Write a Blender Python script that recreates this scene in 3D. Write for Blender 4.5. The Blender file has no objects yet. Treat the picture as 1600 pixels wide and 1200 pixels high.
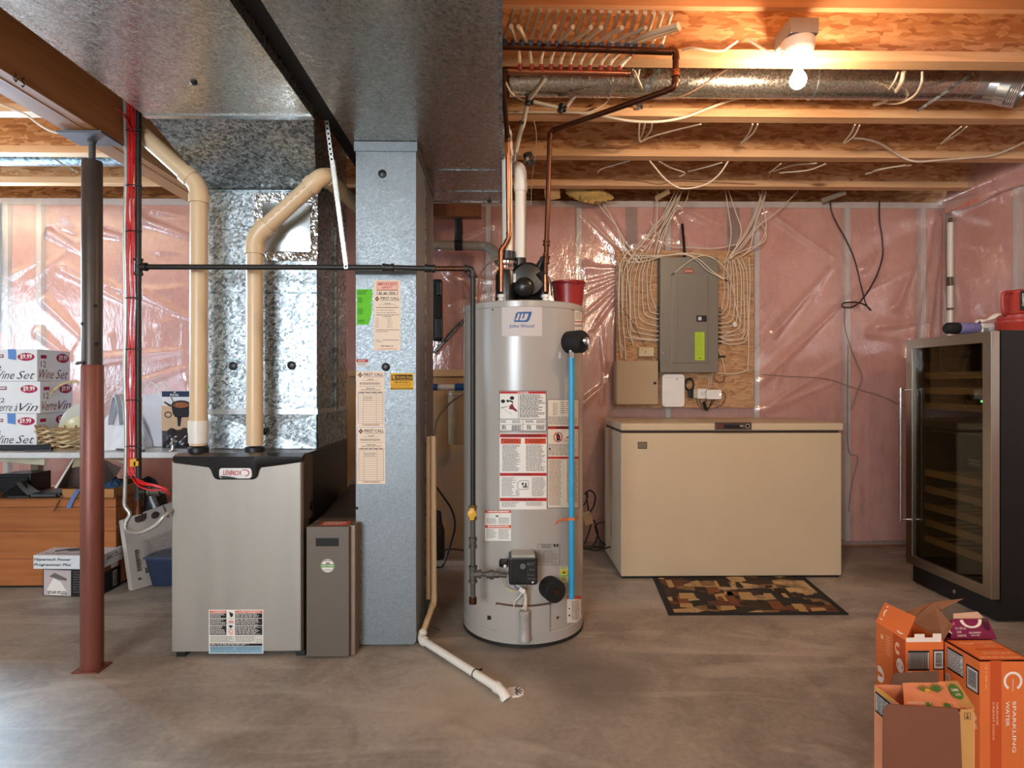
import bpy, bmesh, math, random
from mathutils import Vector, Matrix

# ---------------------------------------------------------------- camera, light, exposure
F, EYE, TH = 930.0, 1.12, math.atan(15 / 930.0)
CT, ST = math.cos(TH), math.sin(TH)
SC = bpy.context.scene
COL = SC.collection
cam_data = bpy.data.cameras.new('camera')
cam_data.sensor_fit = 'HORIZONTAL'
cam_data.sensor_width = 36.0
cam_data.lens = F * 36.0 / 1600.0
cam_data.clip_start = 0.02
cam = bpy.data.objects.new('camera', cam_data)
COL.objects.link(cam)
cam.location = (0, 0, EYE)
cam.rotation_euler = (math.pi / 2, 0, -TH)
SC.camera = cam

SC.view_settings.view_transform = 'Standard'
SC.view_settings.look = 'None'
SC.view_settings.gamma = 1.0
SC.view_settings.use_curve_mapping = False
SC.view_settings.exposure = 0.82

wd = bpy.data.worlds.new('world')
SC.world = wd
wd.use_nodes = True
wd.node_tree.nodes['Background'].inputs[0].default_value = (0.75, 0.86, 1.0, 1)
wd.node_tree.nodes['Background'].inputs[1].default_value = 1.0

def area(name, loc, look, sx, sy, power, color):
    l = bpy.data.lights.new(name, 'AREA')
    l.shape = 'RECTANGLE'; l.size = sx; l.size_y = sy; l.energy = power; l.color = color
    o = bpy.data.objects.new(name, l); COL.objects.link(o)
    o.location = loc
    o.rotation_euler = (Vector(look) - Vector(loc)).to_track_quat('-Z', 'Y').to_euler()
    return o

BULB_WATTS = 380.0          # emission strength of the bare bulb in view
FILL_BULB = 800.0           # fill bulb added behind the camera
# daylight coming in through the basement windows (back wall and behind the camera); the left lamp is added fill
area('daylight_back_window', (-3.80, 3.98, 1.84), (-3.55, 0.0, 1.2), 0.80, 0.55, 130, (0.52, 0.76, 1.0))
area('daylight_front_window', (-1.75, -2.90, 1.55), (-1.2, 2.5, 1.2), 1.7, 1.1, 95, (0.80, 0.91, 1.0))
area('fill_light_left', (-4.90, 1.60, 1.60), (-1.6, 3.2, 0.9), 1.5, 1.0, 13, (0.66, 0.84, 1.0))  # fill lamp added to brighten the left end of the back wall

# ---------------------------------------------------------------- pixel -> point on a real plane
def ray(px, py):
    u, v = (px - 800.0) / F, (600.0 - py) / F
    return Vector((u * CT + ST, -u * ST + CT, v))
def P(px, py, Y, up=0.0):
    r = ray(px, py); d = Y / r.y
    return Vector((r.x * d, Y, EYE + r.z * d + up))
def PX(px, py, X):
    r = ray(px, py); d = X / r.x
    return Vector((X, r.y * d, EYE + r.z * d))
def PZ(px, py, z):
    r = ray(px, py); d = (z - EYE) / r.z
    return Vector((r.x * d, r.y * d, z))
def xs(px, Y): return P(px, 600, Y).x
def zs(px, py, Y): return P(px, py, Y).z

# ---------------------------------------------------------------- materials
def lin(h):
    h = h.lstrip('#')
    c = [int(h[i:i + 2], 16) / 255.0 for i in (0, 2, 4)]
    return tuple(x / 12.92 if x <= 0.04045 else ((x + 0.055) / 1.055) ** 2.4 for x in c)
def sc3(c, k): return tuple(min(1.0, max(0.0, x * k)) for x in c)
MATS = {}
class N:
    def __init__(s, name):
        s.m = bpy.data.materials.new(name); s.m.use_nodes = True
        s.t = s.m.node_tree; s.n = s.t.nodes; s.l = s.t.links
        s.b = s.n['Principled BSDF']; s.out = s.n['Material Output']
        tc = s.n.new('ShaderNodeTexCoord'); s.co = tc.outputs['Object']
    def add(s, typ, **kw):
        n = s.n.new(typ)
        for k, v in kw.items(): setattr(n, k, v)
        return n
    def link(s, a, b): s.l.new(a, b)
    def mapping(s, scale=(1, 1, 1), rot=(0, 0, 0), loc=(0, 0, 0), src=None):
        m = s.add('ShaderNodeMapping')
        m.inputs['Scale'].default_value = scale; m.inputs['Rotation'].default_value = rot; m.inputs['Location'].default_value = loc
        s.link(src or s.co, m.inputs['Vector']); return m.outputs[0]
    def noise(s, scale, detail=3, rough=0.55, src=None, dist=0.0):
        n = s.add('ShaderNodeTexNoise')
        n.inputs['Scale'].default_value = scale; n.inputs['Detail'].default_value = detail
        n.inputs['Roughness'].default_value = rough; n.inputs['Distortion'].default_value = dist
        s.link(src or s.co, n.inputs['Vector']); return n.outputs[0]
    def voronoi(s, scale, src=None, out='Color', feature='F1', rnd=1.0):
        n = s.add('ShaderNodeTexVoronoi', feature=feature)
        n.inputs['Scale'].default_value = scale; n.inputs['Randomness'].default_value = rnd
        s.link(src or s.co, n.inputs['Vector']); return n.outputs[out]
    def ramp(s, fac, stops, interp='LINEAR'):
        r = s.add('ShaderNodeValToRGB'); e = r.color_ramp.elements
        r.color_ramp.interpolation = interp
        while len(e) < len(stops): e.new(0.5)
        for k, (p, c) in enumerate(stops):
            e[k].position = p; e[k].color = (*(c if isinstance(c, tuple) else (c, c, c)), 1)
        s.link(fac, r.inputs[0]); return r.outputs[0]
    def mix(s, fac, a, b, typ='MIX'):
        m = s.add('ShaderNodeMix', data_type='RGBA', blend_type=typ)
        for sock, v in ((m.inputs[0], fac), (m.inputs[6], a), (m.inputs[7], b)):
            if hasattr(v, 'links'): s.link(v, sock)
            elif isinstance(v, (int, float)): sock.default_value = v if sock == m.inputs[0] else (v, v, v, 1)
            else: sock.default_value = (*v, 1)
        return m.outputs[2]
    def bump(s, h, strength=0.3, dist=0.01):
        b = s.add('ShaderNodeBump'); b.inputs['Strength'].default_value = strength; b.inputs['Distance'].default_value = dist
        s.link(h, b.inputs['Height']); s.link(b.outputs[0], s.b.inputs['Normal']); return b.outputs[0]
    def col(s, v):
        if hasattr(v, 'links'): s.link(v, s.b.inputs['Base Color'])
        else: s.b.inputs['Base Color'].default_value = (*v, 1)
    def rough(s, v):
        if hasattr(v, 'links'): s.link(v, s.b.inputs['Roughness'])
        else: s.b.inputs['Roughness'].default_value = v
    def metal(s, v): s.b.inputs['Metallic'].default_value = v

def M(name, hexc, rough=0.5, metal=0.0, var=0.12, scale=14.0, bump=0.0, bscale=90.0, stretch=(1, 1, 1), spec=0.5, trans=0.0, rv=0.06):
    """a painted / plastic / paper surface: one colour with a gentle mottling"""
    if name in MATS: return MATS[name]
    s = N(name); c = lin(hexc)
    v = s.mapping(stretch)
    n = s.noise(scale, 4, 0.6, v)
    s.col(s.ramp(n, [(0.25, sc3(c, 1 - var)), (0.75, sc3(c, 1 + var))]))
    s.rough(s.ramp(n, [(0.2, max(0.02, rough - rv)), (0.8, min(1, rough + rv))]))
    s.metal(metal); s.b.inputs['Specular IOR Level'].default_value = spec
    if bump: s.bump(s.noise(bscale, 3, 0.6, v), bump, 0.004)
    if trans: s.b.inputs['Transmission Weight'].default_value = trans
    MATS[name] = s.m; return s.m
def ink(name, hexc):
    return M(name, hexc, 0.6, var=0.02, spec=0.25)

def galv(name, light, dark, scale=70, rough=0.34, metal=0.85, bias=0.5, fine=True):
    if name in MATS: return MATS[name]
    s = N(name)
    dv = s.noise(scale * 0.6, 2, 0.5)
    add = s.add('ShaderNodeMix', data_type='VECTOR'); add.inputs[0].default_value = 0.04
    s.link(s.co, add.inputs[4]); s.link(dv, add.inputs[5])
    v = s.voronoi(scale, add.outputs[1])
    bw = s.add('ShaderNodeSeparateColor'); s.link(v, bw.inputs[0])
    big = s.noise(2.2, 3, 0.6)
    m = s.mix(0.30, bw.outputs[0], big)
    c = s.ramp(m, [(max(0, bias - 0.28), lin(dark)), (min(1, bias + 0.25), lin(light))])
    s.col(c); s.metal(metal)
    s.rough(s.ramp(bw.outputs[1], [(0, rough - 0.08), (1, rough + 0.14)]))
    s.bump(s.noise(5.0, 2, 0.5), 0.10, 0.03)
    MATS[name] = s.m; return s.m

def wood(name, a, b, axis='X', rough=0.65, scale=1.0, knots=True):
    if name in MATS: return MATS[name]
    s = N(name)
    k = {'X': (0.9, 14, 14), 'Y': (14, 0.9, 14), 'Z': (14, 14, 0.9)}[axis]
    v = s.mapping(tuple(x * scale for x in k))
    n = s.noise(2.0, 6, 0.65, v, 0.6)
    big = s.noise(1.3, 3, 0.5)
    f = s.mix(0.35, n, big)
    c = s.ramp(f, [(0.28, lin(b)), (0.52, lin(a)), (0.78, sc3(lin(a), 1.18))])
    if knots:
        kv = s.voronoi(2.6, s.mapping({'X': (0.5, 2.5, 2.5), 'Y': (2.5, 0.5, 2.5), 'Z': (2.5, 2.5, 0.5)}[axis]), 'Distance')
        kn = s.ramp(kv, [(0.045, 1.0), (0.09, 0.0)])
        c = s.mix(kn, c, sc3(lin(b), 0.45))
    s.col(c); s.rough(rough); s.b.inputs['Specular IOR Level'].default_value = 0.3
    s.bump(n, 0.15, 0.003)
    MATS[name] = s.m; return s.m

def osb(name, light, mid, dark, scale=1.0):
    if name in MATS: return MATS[name]
    s = N(name)
    def layer(rot, sc):
        d = s.noise(6, 3, 0.6)
        add = s.add('ShaderNodeMix', data_type='VECTOR'); add.inputs[0].default_value = 0.05
        s.link(s.co, add.inputs[4]); s.link(d, add.inputs[5])
        v = s.mapping((15 * sc, 62 * sc, 62 * sc), rot, (rot[0], rot[1] * 3, rot[2]), add.outputs[1])
        c = s.voronoi(1.0, v)
        bw = s.add('ShaderNodeSeparateColor'); s.link(c, bw.inputs[0]); return bw.outputs[0], bw.outputs[1]
    a, a2 = layer((0.2, 0.45, 0.4), scale)
    b, b2 = layer((0.3, -0.6, -0.5), scale * 1.15)
    m = s.mix(s.ramp(b2, [(0.45, 0.0), (0.55, 1.0)]), a, b)
    c = s.ramp(s.mix(0.35, m, s.noise(3, 4, 0.6)), [(0.12, lin(dark)), (0.42, lin(mid)), (0.78, lin(light))])
    s.col(c); s.rough(0.75); s.b.inputs['Specular IOR Level'].default_value = 0.25
    s.bump(m, 0.4, 0.003)
    MATS[name] = s.m; return s.m

def emis(name, hexc, strength):
    if name in MATS: return MATS[name]
    s = N(name); c = lin(hexc)
    s.col((0.9, 0.9, 0.9)); s.b.inputs['Emission Color'].default_value = (*c, 1); s.b.inputs['Emission Strength'].default_value = strength
    MATS[name] = s.m; return s.m

def glass(name, tint, fac, rough=0.02):
    """thin tinted pane: mostly see-through with a fresnel mirror"""
    if name in MATS: return MATS[name]
    s = N(name); s.n.remove(s.b)
    tr = s.add('ShaderNodeBsdfTransparent'); tr.inputs[0].default_value = (*lin(tint), 1)
    gl = s.add('ShaderNodeBsdfGlossy'); gl.inputs['Roughness'].default_value = rough
    lw = s.add('ShaderNodeLayerWeight'); pw = s.add('ShaderNodeMath', operation='POWER'); pw.inputs[1].default_value = 5.0; s.link(lw.outputs['Facing'], pw.inputs[0])
    ma = s.add('ShaderNodeMath', operation='MULTIPLY_ADD'); ma.inputs[1].default_value = 0.9; ma.inputs[2].default_value = 0.02 + fac
    s.link(pw.outputs[0], ma.inputs[0])
    mx = s.add('ShaderNodeMixShader'); s.link(ma.outputs[0], mx.inputs[0]); s.link(tr.outputs[0], mx.inputs[1]); s.link(gl.outputs[0], mx.inputs[2])
    s.link(mx.outputs[0], s.out.inputs[0]); MATS[name] = s.m; return s.m

# ---------------------------------------------------------------- mesh helpers
ORG = {}
def tag(o, label=None, cat=None, group=None, kind=None):
    if label: o['label'] = label
    if cat: o['category'] = cat
    if group: o['group'] = group
    if kind: o['kind'] = kind
    return o
def thing(name, label, cat, loc, group=None):
    o = bpy.data.objects.new(name, None); COL.objects.link(o)
    o.empty_display_size = 0.05
    o.location = loc; ORG[o.name] = Vector(loc)
    return tag(o, label, cat, group)

def catmull(pts, sub=6, closed=False):
    pts = [Vector(p) for p in pts]
    if len(pts) < 3 or sub <= 1: return pts
    out = []; n = len(pts)
    for i in range(n if closed else n - 1):
        p0 = pts[(i - 1) % n] if (closed or i > 0) else pts[0] * 2 - pts[1]
        p1 = pts[i]; p2 = pts[(i + 1) % n]
        p3 = pts[(i + 2) % n] if (closed or i < n - 2) else pts[-1] * 2 - pts[-2]
        for k in range(sub):
            t = k / sub
            out.append(0.5 * ((2 * p1) + (p2 - p0) * t + (2 * p0 - 5 * p1 + 4 * p2 - p3) * t * t + (3 * p1 - p0 - 3 * p2 + p3) * t ** 3))
    if not closed: out.append(pts[-1])
    return out

TXT = {}
def text_geo(s, bold=0.0, shear=0.0):
    key = (s, bold, shear)
    if key in TXT: return TXT[key]
    c = bpy.data.curves.new('t', 'FONT'); c.body = s; c.size = 1.0; c.resolution_u = 2; c.offset = bold; c.shear = shear
    o = bpy.data.objects.new('t', c)
    me = o.to_mesh()
    vs = [(v.co.x, v.co.y) for v in me.vertices]; fs = [tuple(p.vertices) for p in me.polygons]
    o.to_mesh_clear(); bpy.data.objects.remove(o); bpy.data.curves.remove(c)
    x0 = min(v[0] for v in vs); x1 = max(v[0] for v in vs); y0 = min(v[1] for v in vs); y1 = max(v[1] for v in vs)
    vs = [((x - x0) / (x1 - x0), (y - y0) / (y1 - y0)) for x, y in vs]
    TXT[key] = (vs, fs, (x1 - x0) / max(1e-6, (y1 - y0))); return TXT[key]

class MB:
    def __init__(s): s.v = []; s.f = []; s.m = []; s.mi = 0
    def use(s, i): s.mi = i; return s
    def _add(s, vs, fs):
        k = len(s.v); s.v.extend(Vector(v) for v in vs)
        for f in fs: s.f.append(tuple(i + k for i in f)); s.m.append(s.mi)
        return s
    def box(s, x0, x1, y0, y1, z0, z1, rot=0.0, about=None):
        vs = [(x, y, z) for z in (z0, z1) for y in (y0, y1) for x in (x0, x1)]
        if rot:
            c = Vector(about) if about else Vector(((x0 + x1) / 2, (y0 + y1) / 2, 0)); R = Matrix.Rotation(rot, 3, 'Z')
            vs = [R @ (Vector(v) - c) + c for v in vs]
        return s._add(vs, [(0, 2, 3, 1), (4, 5, 7, 6), (0, 1, 5, 4), (2, 6, 7, 3), (0, 4, 6, 2), (1, 3, 7, 5)])
    def obox(s, c, ax, ay, az, hx, hy, hz):
        c = Vector(c); ax = Vector(ax).normalized() * hx; ay = Vector(ay).normalized() * hy; az = Vector(az).normalized() * hz
        vs = [c + ax * i + ay * j + az * k for k in (-1, 1) for j in (-1, 1) for i in (-1, 1)]
        return s._add(vs, [(0, 2, 3, 1), (4, 5, 7, 6), (0, 1, 5, 4), (2, 6, 7, 3), (0, 4, 6, 2), (1, 3, 7, 5)])
    def hexa(s, b, t):
        """two quads (bottom, top) in matching order"""
        return s._add(list(b) + list(t), [(3, 2, 1, 0), (4, 5, 6, 7), (0, 1, 5, 4), (1, 2, 6, 5), (2, 3, 7, 6), (3, 0, 4, 7)])
    def sheet(s, quad, th):
        q = [Vector(p) for p in quad]; n = (q[1] - q[0]).cross(q[3] - q[0]).normalized() * th
        return s.hexa(q, [p + n for p in q])
    def prism(s, poly, d):
        n = len(poly); a = [Vector(p) for p in poly]; d = Vector(d)
        return s._add(a + [p + d for p in a], [tuple(range(n - 1, -1, -1)), tuple(range(n, 2 * n))] + [(i, (i + 1) % n, n + (i + 1) % n, n + i) for i in range(n)])
    def tube(s, pts, r, n=8, sub=1, caps=True, closed=False, flat=None):
        pts = catmull(pts, sub, closed) if sub > 1 else [Vector(p) for p in pts]
        m = len(pts); rr = r if isinstance(r, (list, tuple)) else None
        k0 = len(s.v); prev = None
        for i, p in enumerate(pts):
            a = pts[(i - 1) % m] if (closed or i > 0) else p; b = pts[(i + 1) % m] if (closed or i < m - 1) else p
            t = (b - a)
            t = t.normalized() if t.length > 1e-9 else Vector((0, 0, 1))
            if prev is None:
                u = t.orthogonal().normalized()
            else:
                u = prev - t * prev.dot(t)
                u = u.normalized() if u.length > 1e-6 else t.orthogonal().normalized()
            prev = u; w = t.cross(u)
            R = rr[min(len(rr) - 1, i)] if rr else r
            for j in range(n):
                an = 2 * math.pi * j / n
                s.v.append(p + (u * math.cos(an) + w * math.sin(an)) * R)
        for i in range(m if closed else m - 1):
            for j in range(n):
                a = k0 + i * n; b = k0 + ((i + 1) % m) * n
                s.f.append((a + j, a + (j + 1) % n, b + (j + 1) % n, b + j)); s.m.append(s.mi)
        if caps and not closed:
            s.f.append(tuple(k0 + j for j in range(n - 1, -1, -1))); s.m.append(s.mi)
            s.f.append(tuple(k0 + (m - 1) * n + j for j in range(n))); s.m.append(s.mi)
        return s
    def cyl(s, a, b, r, n=16, r2=None):
        return s.tube([a, b], [r, r if r2 is None else r2], n)
    def lathe(s, prof, c, axis=(0, 0, 1), n=32, caps=True):
        c = Vector(c); ax = Vector(axis).normalized(); u = ax.orthogonal().normalized(); w = ax.cross(u)
        k0 = len(s.v)
        for r, h in prof:
            for j in range(n):
                an = 2 * math.pi * j / n
                s.v.append(c + ax * h + (u * math.cos(an) + w * math.sin(an)) * max(r, 1e-5))
        for i in range(len(prof) - 1):
            for j in range(n):
                a = k0 + i * n; b = a + n
                s.f.append((a + j, a + (j + 1) % n, b + (j + 1) % n, b + j)); s.m.append(s.mi)
        if caps:
            s.f.append(tuple(k0 + j for j in range(n - 1, -1, -1))); s.m.append(s.mi)
            s.f.append(tuple(k0 + (len(prof) - 1) * n + j for j in range(n))); s.m.append(s.mi)
        return s
    def ball(s, c, r, n=16, k=10, sz=1.0):
        return s.lathe([(r * math.sin(math.pi * i / k), -r * sz * math.cos(math.pi * i / k)) for i in range(k + 1)], c, n=n)
    def quad(s, *q): return s._add(q, [tuple(range(len(q)))])
    def grid(s, fn, nu, nv):
        k = len(s.v)
        for j in range(nv + 1):
            for i in range(nu + 1): s.v.append(Vector(fn(i / nu, j / nv)))
        for j in range(nv):
            for i in range(nu):
                a = k + j * (nu + 1) + i; s.f.append((a, a + 1, a + nu + 2, a + nu + 1)); s.m.append(s.mi)
        return s
    def build(s, name, mats, parent=None, label=None, cat=None, group=None, kind=None, smooth=None, bevel=0.0, bseg=2, loc=None):
        if not isinstance(mats, (list, tuple)): mats = [mats]
        org = ORG[parent.name] if parent is not None else (Vector(loc) if loc is not None else Vector((0, 0, 0)))
        me = bpy.data.meshes.new(name)
        me.from_pydata([tuple(v - org) for v in s.v], [], s.f)
        me.polygons.foreach_set('material_index', s.m)
        for m in mats: me.materials.append(m)
        bm = bmesh.new(); bm.from_mesh(me)
        if bevel:
            bmesh.ops.remove_doubles(bm, verts=bm.verts, dist=1e-6)
            es = [e for e in bm.edges if len(e.link_faces) == 2 and e.calc_face_angle(0) > 0.5]
            bmesh.ops.bevel(bm, geom=es, offset=bevel, segments=bseg, affect='EDGES', profile=0.5, clamp_overlap=True)
        bmesh.ops.recalc_face_normals(bm, faces=bm.faces)
        bm.to_mesh(me); bm.free()
        if smooth is not None:
            me.polygons.foreach_set('use_smooth', [True] * len(me.polygons))
            me.set_sharp_from_angle(angle=math.radians(smooth))
        me.update()
        o = bpy.data.objects.new(name, me); COL.objects.link(o)
        if parent is not None: o.parent = parent
        else: o.location = org
        ORG[o.name] = org
        return tag(o, label, cat, group, kind)

# flat print laid on a real surface; fn(x, y, h) -> point h metres proud of it
class Print(MB):
    def __init__(s, fn, slab=0.0): super().__init__(); s.fn = fn; s.slab = slab
    def rect(s, x0, y0, x1, y1, mi, layer=0, nx=1):
        s.mi = mi; h = 0.0007 + 0.0005 * layer
        if s.slab: nx = max(1, math.ceil((x1 - x0) / s.slab))
        for i in range(nx):
            a = x0 + (x1 - x0) * i / nx; b = x0 + (x1 - x0) * (i + 1) / nx
            s.quad(s.fn(a, y1, h), s.fn(b, y1, h), s.fn(b, y0, h), s.fn(a, y0, h))
        return s
    def poly(s, pts, mi, layer=0):
        s.mi = mi; h = 0.0007 + 0.0005 * layer
        if s.slab:      # on a curved face: cut into upright strips that follow the curve
            lo, hi = min(q[0] for q in pts), max(q[0] for q in pts); n = max(1, math.ceil((hi - lo) / s.slab))
            for i in range(n):
                a, b = lo + (hi - lo) * i / n, lo + (hi - lo) * (i + 1) / n; q = list(pts)
                for lim, sg in ((a, 1), (b, -1)):
                    out = []
                    for k in range(len(q)):
                        u, w = q[k], q[(k + 1) % len(q)]; iu, iw = (u[0] - lim) * sg >= 0, (w[0] - lim) * sg >= 0
                        if iu: out.append(u)
                        if iu != iw: t = (lim - u[0]) / (w[0] - u[0]); out.append((lim, u[1] + (w[1] - u[1]) * t))
                    q = out
                    if len(q) < 3: break
                if len(q) >= 3: s.quad(*[s.fn(x, y, h) for x, y in q])
            return s
        s.quad(*[s.fn(x, y, h) for x, y in pts]); return s
    def ellipse(s, cx, cy, rx, ry, mi, layer=0, n=20):
        return s.poly([(cx + rx * math.cos(2 * math.pi * i / n), cy + ry * math.sin(2 * math.pi * i / n)) for i in range(n)], mi, layer)
    def ring(s, cx, cy, rx, ry, w, mi, layer=0, n=24, a0=0.0, a1=2 * math.pi):
        s.mi = mi; h = 0.0007 + 0.0005 * layer
        for i in range(n):
            a = a0 + (a1 - a0) * i / n; b = a0 + (a1 - a0) * (i + 1) / n
            q = [(cx + rx * math.cos(a), cy + ry * math.sin(a)), (cx + rx * math.cos(b), cy + ry * math.sin(b)),
                 (cx + (rx - w) * math.cos(b), cy + (ry - w) * math.sin(b)), (cx + (rx - w) * math.cos(a), cy + (ry - w) * math.sin(a))]
            s.quad(*[s.fn(x, y, h) for x, y in q])
        return s
    def frame(s, x0, y0, x1, y1, w, mi, layer=0, nx=1):
        s.rect(x0, y0, x1, y0 + w, mi, layer, nx); s.rect(x0, y1 - w, x1, y1, mi, layer, nx)
        s.rect(x0, y0, x0 + w, y1, mi, layer); s.rect(x1 - w, y0, x1, y1, mi, layer); return s
    def text(s, t, x0, y0, x1, y1, mi, layer=1, bold=0.0, shear=0.0, rot=0):
        """fits the ink of t into the box (y down); rot=1 reads upwards, rot=-1 downwards"""
        vs, fs, _ = text_geo(t, bold, shear); s.mi = mi; h = 0.0007 + 0.0005 * layer
        out = []
        for a, b in vs:
            if rot == 1: x, y = x0 + (x1 - x0) * (1 - b), y1 + (y0 - y1) * a
            elif rot == -1: x, y = x0 + (x1 - x0) * b, y0 + (y1 - y0) * a
            else: x, y = x0 + (x1 - x0) * a, y1 + (y0 - y1) * b
            out.append(s.fn(x, y, h))
        return s._add(out, fs)
    def rows(s, x0, y0, x1, y1, n, mi, layer=1, seed=1, fill=0.5, ragged=0.3, word=0.12):
        """rows of print too fine to read"""
        rnd = random.Random(seed); step = (y1 - y0) / n
        for k in range(n):
            y = y0 + step * k; end = x1 - (x1 - x0) * rnd.random() * ragged; x = x0
            while x < end - 1e-6:
                w = (x1 - x0) * word * (0.5 + rnd.random()); b = min(end, x + w)
                s.rect(x, y, b, y + step * fill, mi, layer); x = b + (x1 - x0) * word * 0.22
        return s
    def bars(s, x0, y0, x1, y1, mi, layer=1, seed=3, vertical=True, n=14):
        rnd = random.Random(seed); L = (x1 - x0) if vertical else (y1 - y0); t = 0.0
        while t < 1.0:
            w = (0.3 + rnd.random()) / n; b = min(1, t + w * 0.6)
            if vertical: s.rect(x0 + L * t, y0, x0 + L * b, y1, mi, layer)
            else: s.rect(x0, y0 + L * t, x1, y0 + L * b, mi, layer)
            t += w
        return s
def onY(Y):      # a face that looks at the camera, y = Y
    return lambda x, y, h: P(x, y, Y) - Vector((0, h, 0))
def onQuad(p00, p10, p01):   # u to the right along p00->p10, v downwards along p00->p01, both 0..1
    p00, p10, p01 = Vector(p00), Vector(p10), Vector(p01); n = (p10 - p00).cross(p01 - p00).normalized()
    if n.dot(Vector((0, 0, EYE)) - p00) < 0: n = -n
    return lambda u, v, h: p00 + (p10 - p00) * u + (p01 - p00) * v + n * h
# ---------------------------------------------------------------- shared materials
def concrete():
    s = N('concrete')
    big = s.noise(0.9, 5, 0.62, None, 0.8)
    mid = s.noise(3.4, 5, 0.65, None, 0.6)
    fine = s.noise(45, 3, 0.6)
    arc = s.noise(1.6, 3, 0.5, s.mapping((0.5, 2.2, 1), (0, 0, 0.7)), 2.2)
    c = s.ramp(big, [(0.30, lin('#766A5E')), (0.48, lin('#A29586')), (0.72, lin('#B5A99B'))])
    c = s.mix(s.ramp(mid, [(0.44, 0.0), (0.66, 0.8)]), c, lin('#7A6D60'))
    c = s.mix(s.ramp(arc, [(0.54, 0.0), (0.68, 0.6)]), c, lin('#C0B4A5'))
    c = s.mix(0.18, c, s.ramp(fine, [(0.3, lin('#5E554C')), (0.7, lin('#BDB2A4'))]))
    # pale worn dish round the floor drain and a dark damp stain beside the tank
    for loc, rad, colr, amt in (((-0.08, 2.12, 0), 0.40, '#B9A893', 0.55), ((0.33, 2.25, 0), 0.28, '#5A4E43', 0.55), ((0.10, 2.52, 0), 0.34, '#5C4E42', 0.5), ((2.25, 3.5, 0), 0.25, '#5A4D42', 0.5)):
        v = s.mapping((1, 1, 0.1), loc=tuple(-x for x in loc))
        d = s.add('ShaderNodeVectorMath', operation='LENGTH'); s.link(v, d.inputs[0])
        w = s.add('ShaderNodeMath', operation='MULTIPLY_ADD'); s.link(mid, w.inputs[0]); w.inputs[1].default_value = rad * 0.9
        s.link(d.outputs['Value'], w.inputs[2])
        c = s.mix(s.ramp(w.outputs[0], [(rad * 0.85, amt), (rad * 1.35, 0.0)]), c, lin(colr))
    s.col(c)
    s.rough(s.ramp(big, [(0.3, 0.42), (0.7, 0.62)]))
    s.bump(s.mix(0.5, fine, mid), 0.12, 0.004)
    return s.m
CONCRETE = concrete()
def pink():
    s = N('pink_fibre')
    a = s.noise(2.0, 5, 0.6, s.mapping((1, 1, 0.7)), 0.7); b = s.noise(11, 5, 0.65, s.mapping((1, 1, 0.6)), 0.8); f = s.noise(70, 3, 0.6)
    m = s.mix(0.4, a, b); m = s.mix(0.15, m, f)
    s.col(s.ramp(m, [(0.30, lin('#B0604A')), (0.48, lin('#DA8A70')), (0.62, lin('#E29C85')), (0.80, lin('#E8B7A4'))]))
    s.rough(0.95); s.b.inputs['Specular IOR Level'].default_value = 0.1
    s.bump(s.mix(0.5, b, f), 0.5, 0.02)
    return s.m
PINK = pink()
def film():
    s = N('clear_poly'); s.n.remove(s.b)
    bm = s.add('ShaderNodeBump'); bm.inputs['Strength'].default_value = 0.42; bm.inputs['Distance'].default_value = 0.012
    a = s.noise(5, 4, 0.6, s.mapping((1.6, 1, 0.8), (0, 0.5, 0)), 1.5); b = s.noise(16, 3, 0.6, s.mapping((1.8, 1, 0.5), (0, -0.7, 0)), 1.0)
    s.link(s.mix(0.35, a, b), bm.inputs['Height'])
    tr = s.add('ShaderNodeBsdfTransparent'); tr.inputs[0].default_value = (0.97, 0.955, 0.95, 1)
    df = s.add('ShaderNodeBsdfDiffuse'); df.inputs[0].default_value = (0.82, 0.80, 0.80, 1)
    gl = s.add('ShaderNodeBsdfGlossy'); gl.inputs['Roughness'].default_value = 0.14; gl.inputs[0].default_value = (1, 1, 1, 1)
    s.link(bm.outputs[0], gl.inputs['Normal'])
    lw = s.add('ShaderNodeLayerWeight'); s.link(bm.outputs[0], lw.inputs['Normal']); pw = s.add('ShaderNodeMath', operation='POWER'); pw.inputs[1].default_value = 4.0; s.link(lw.outputs['Facing'], pw.inputs[0])
    ma = s.add('ShaderNodeMath', operation='MULTIPLY_ADD'); s.link(pw.outputs[0], ma.inputs[0]); ma.inputs[1].default_value = 0.9; ma.inputs[2].default_value = 0.13; ma.use_clamp = True
    m1 = s.add('ShaderNodeMixShader'); m1.inputs[0].default_value = 0.21; s.link(tr.outputs[0], m1.inputs[1]); s.link(df.outputs[0], m1.inputs[2])
    m2 = s.add('ShaderNodeMixShader'); s.link(ma.outputs[0], m2.inputs[0]); s.link(m1.outputs[0], m2.inputs[1]); s.link(gl.outputs[0], m2.inputs[2])
    s.link(m2.outputs[0], s.out.inputs[0]); return s.m
FILM = film()
OSB = osb('osb_board', '#DDAF80', '#C48C5A', '#A06A42')
OSBD = osb('osb_dark', '#C2905F', '#A26C3C', '#7A4E2C', 1.0)  # darker tone of strand board, for the rim board
OSBPANEL = osb('osb_backing_board', '#C49C76', '#B3875E', '#946A48', 1.6)
FLANGE = wood('joist_flange_wood', '#DDB083', '#BC8656', 'X')
BEAMW = wood('beam_wood', '#B67C4C', '#8A5630', 'Y', 0.6)
BEAMD = wood('dark_board', '#6B4627', '#3C2614', 'Y', 0.6)
PINE = wood('pale_pine', '#D2AE80', '#B58B5B', 'X')
BROWNSTUD = wood('brown_stud', '#8C5A3C', '#6A4028', 'Z')
STEELSTUD = M('steel_stud', '#D2C6BC', 0.55, 0.0)
DRYWALL = M('plain_wall', '#CFC8BE', 0.9, bump=0.1)
WHITE = M('white_plastic', '#E4E0D8', 0.35, var=0.04)
BLACK = M('black_plastic', '#17171A', 0.38, var=0.1)
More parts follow.
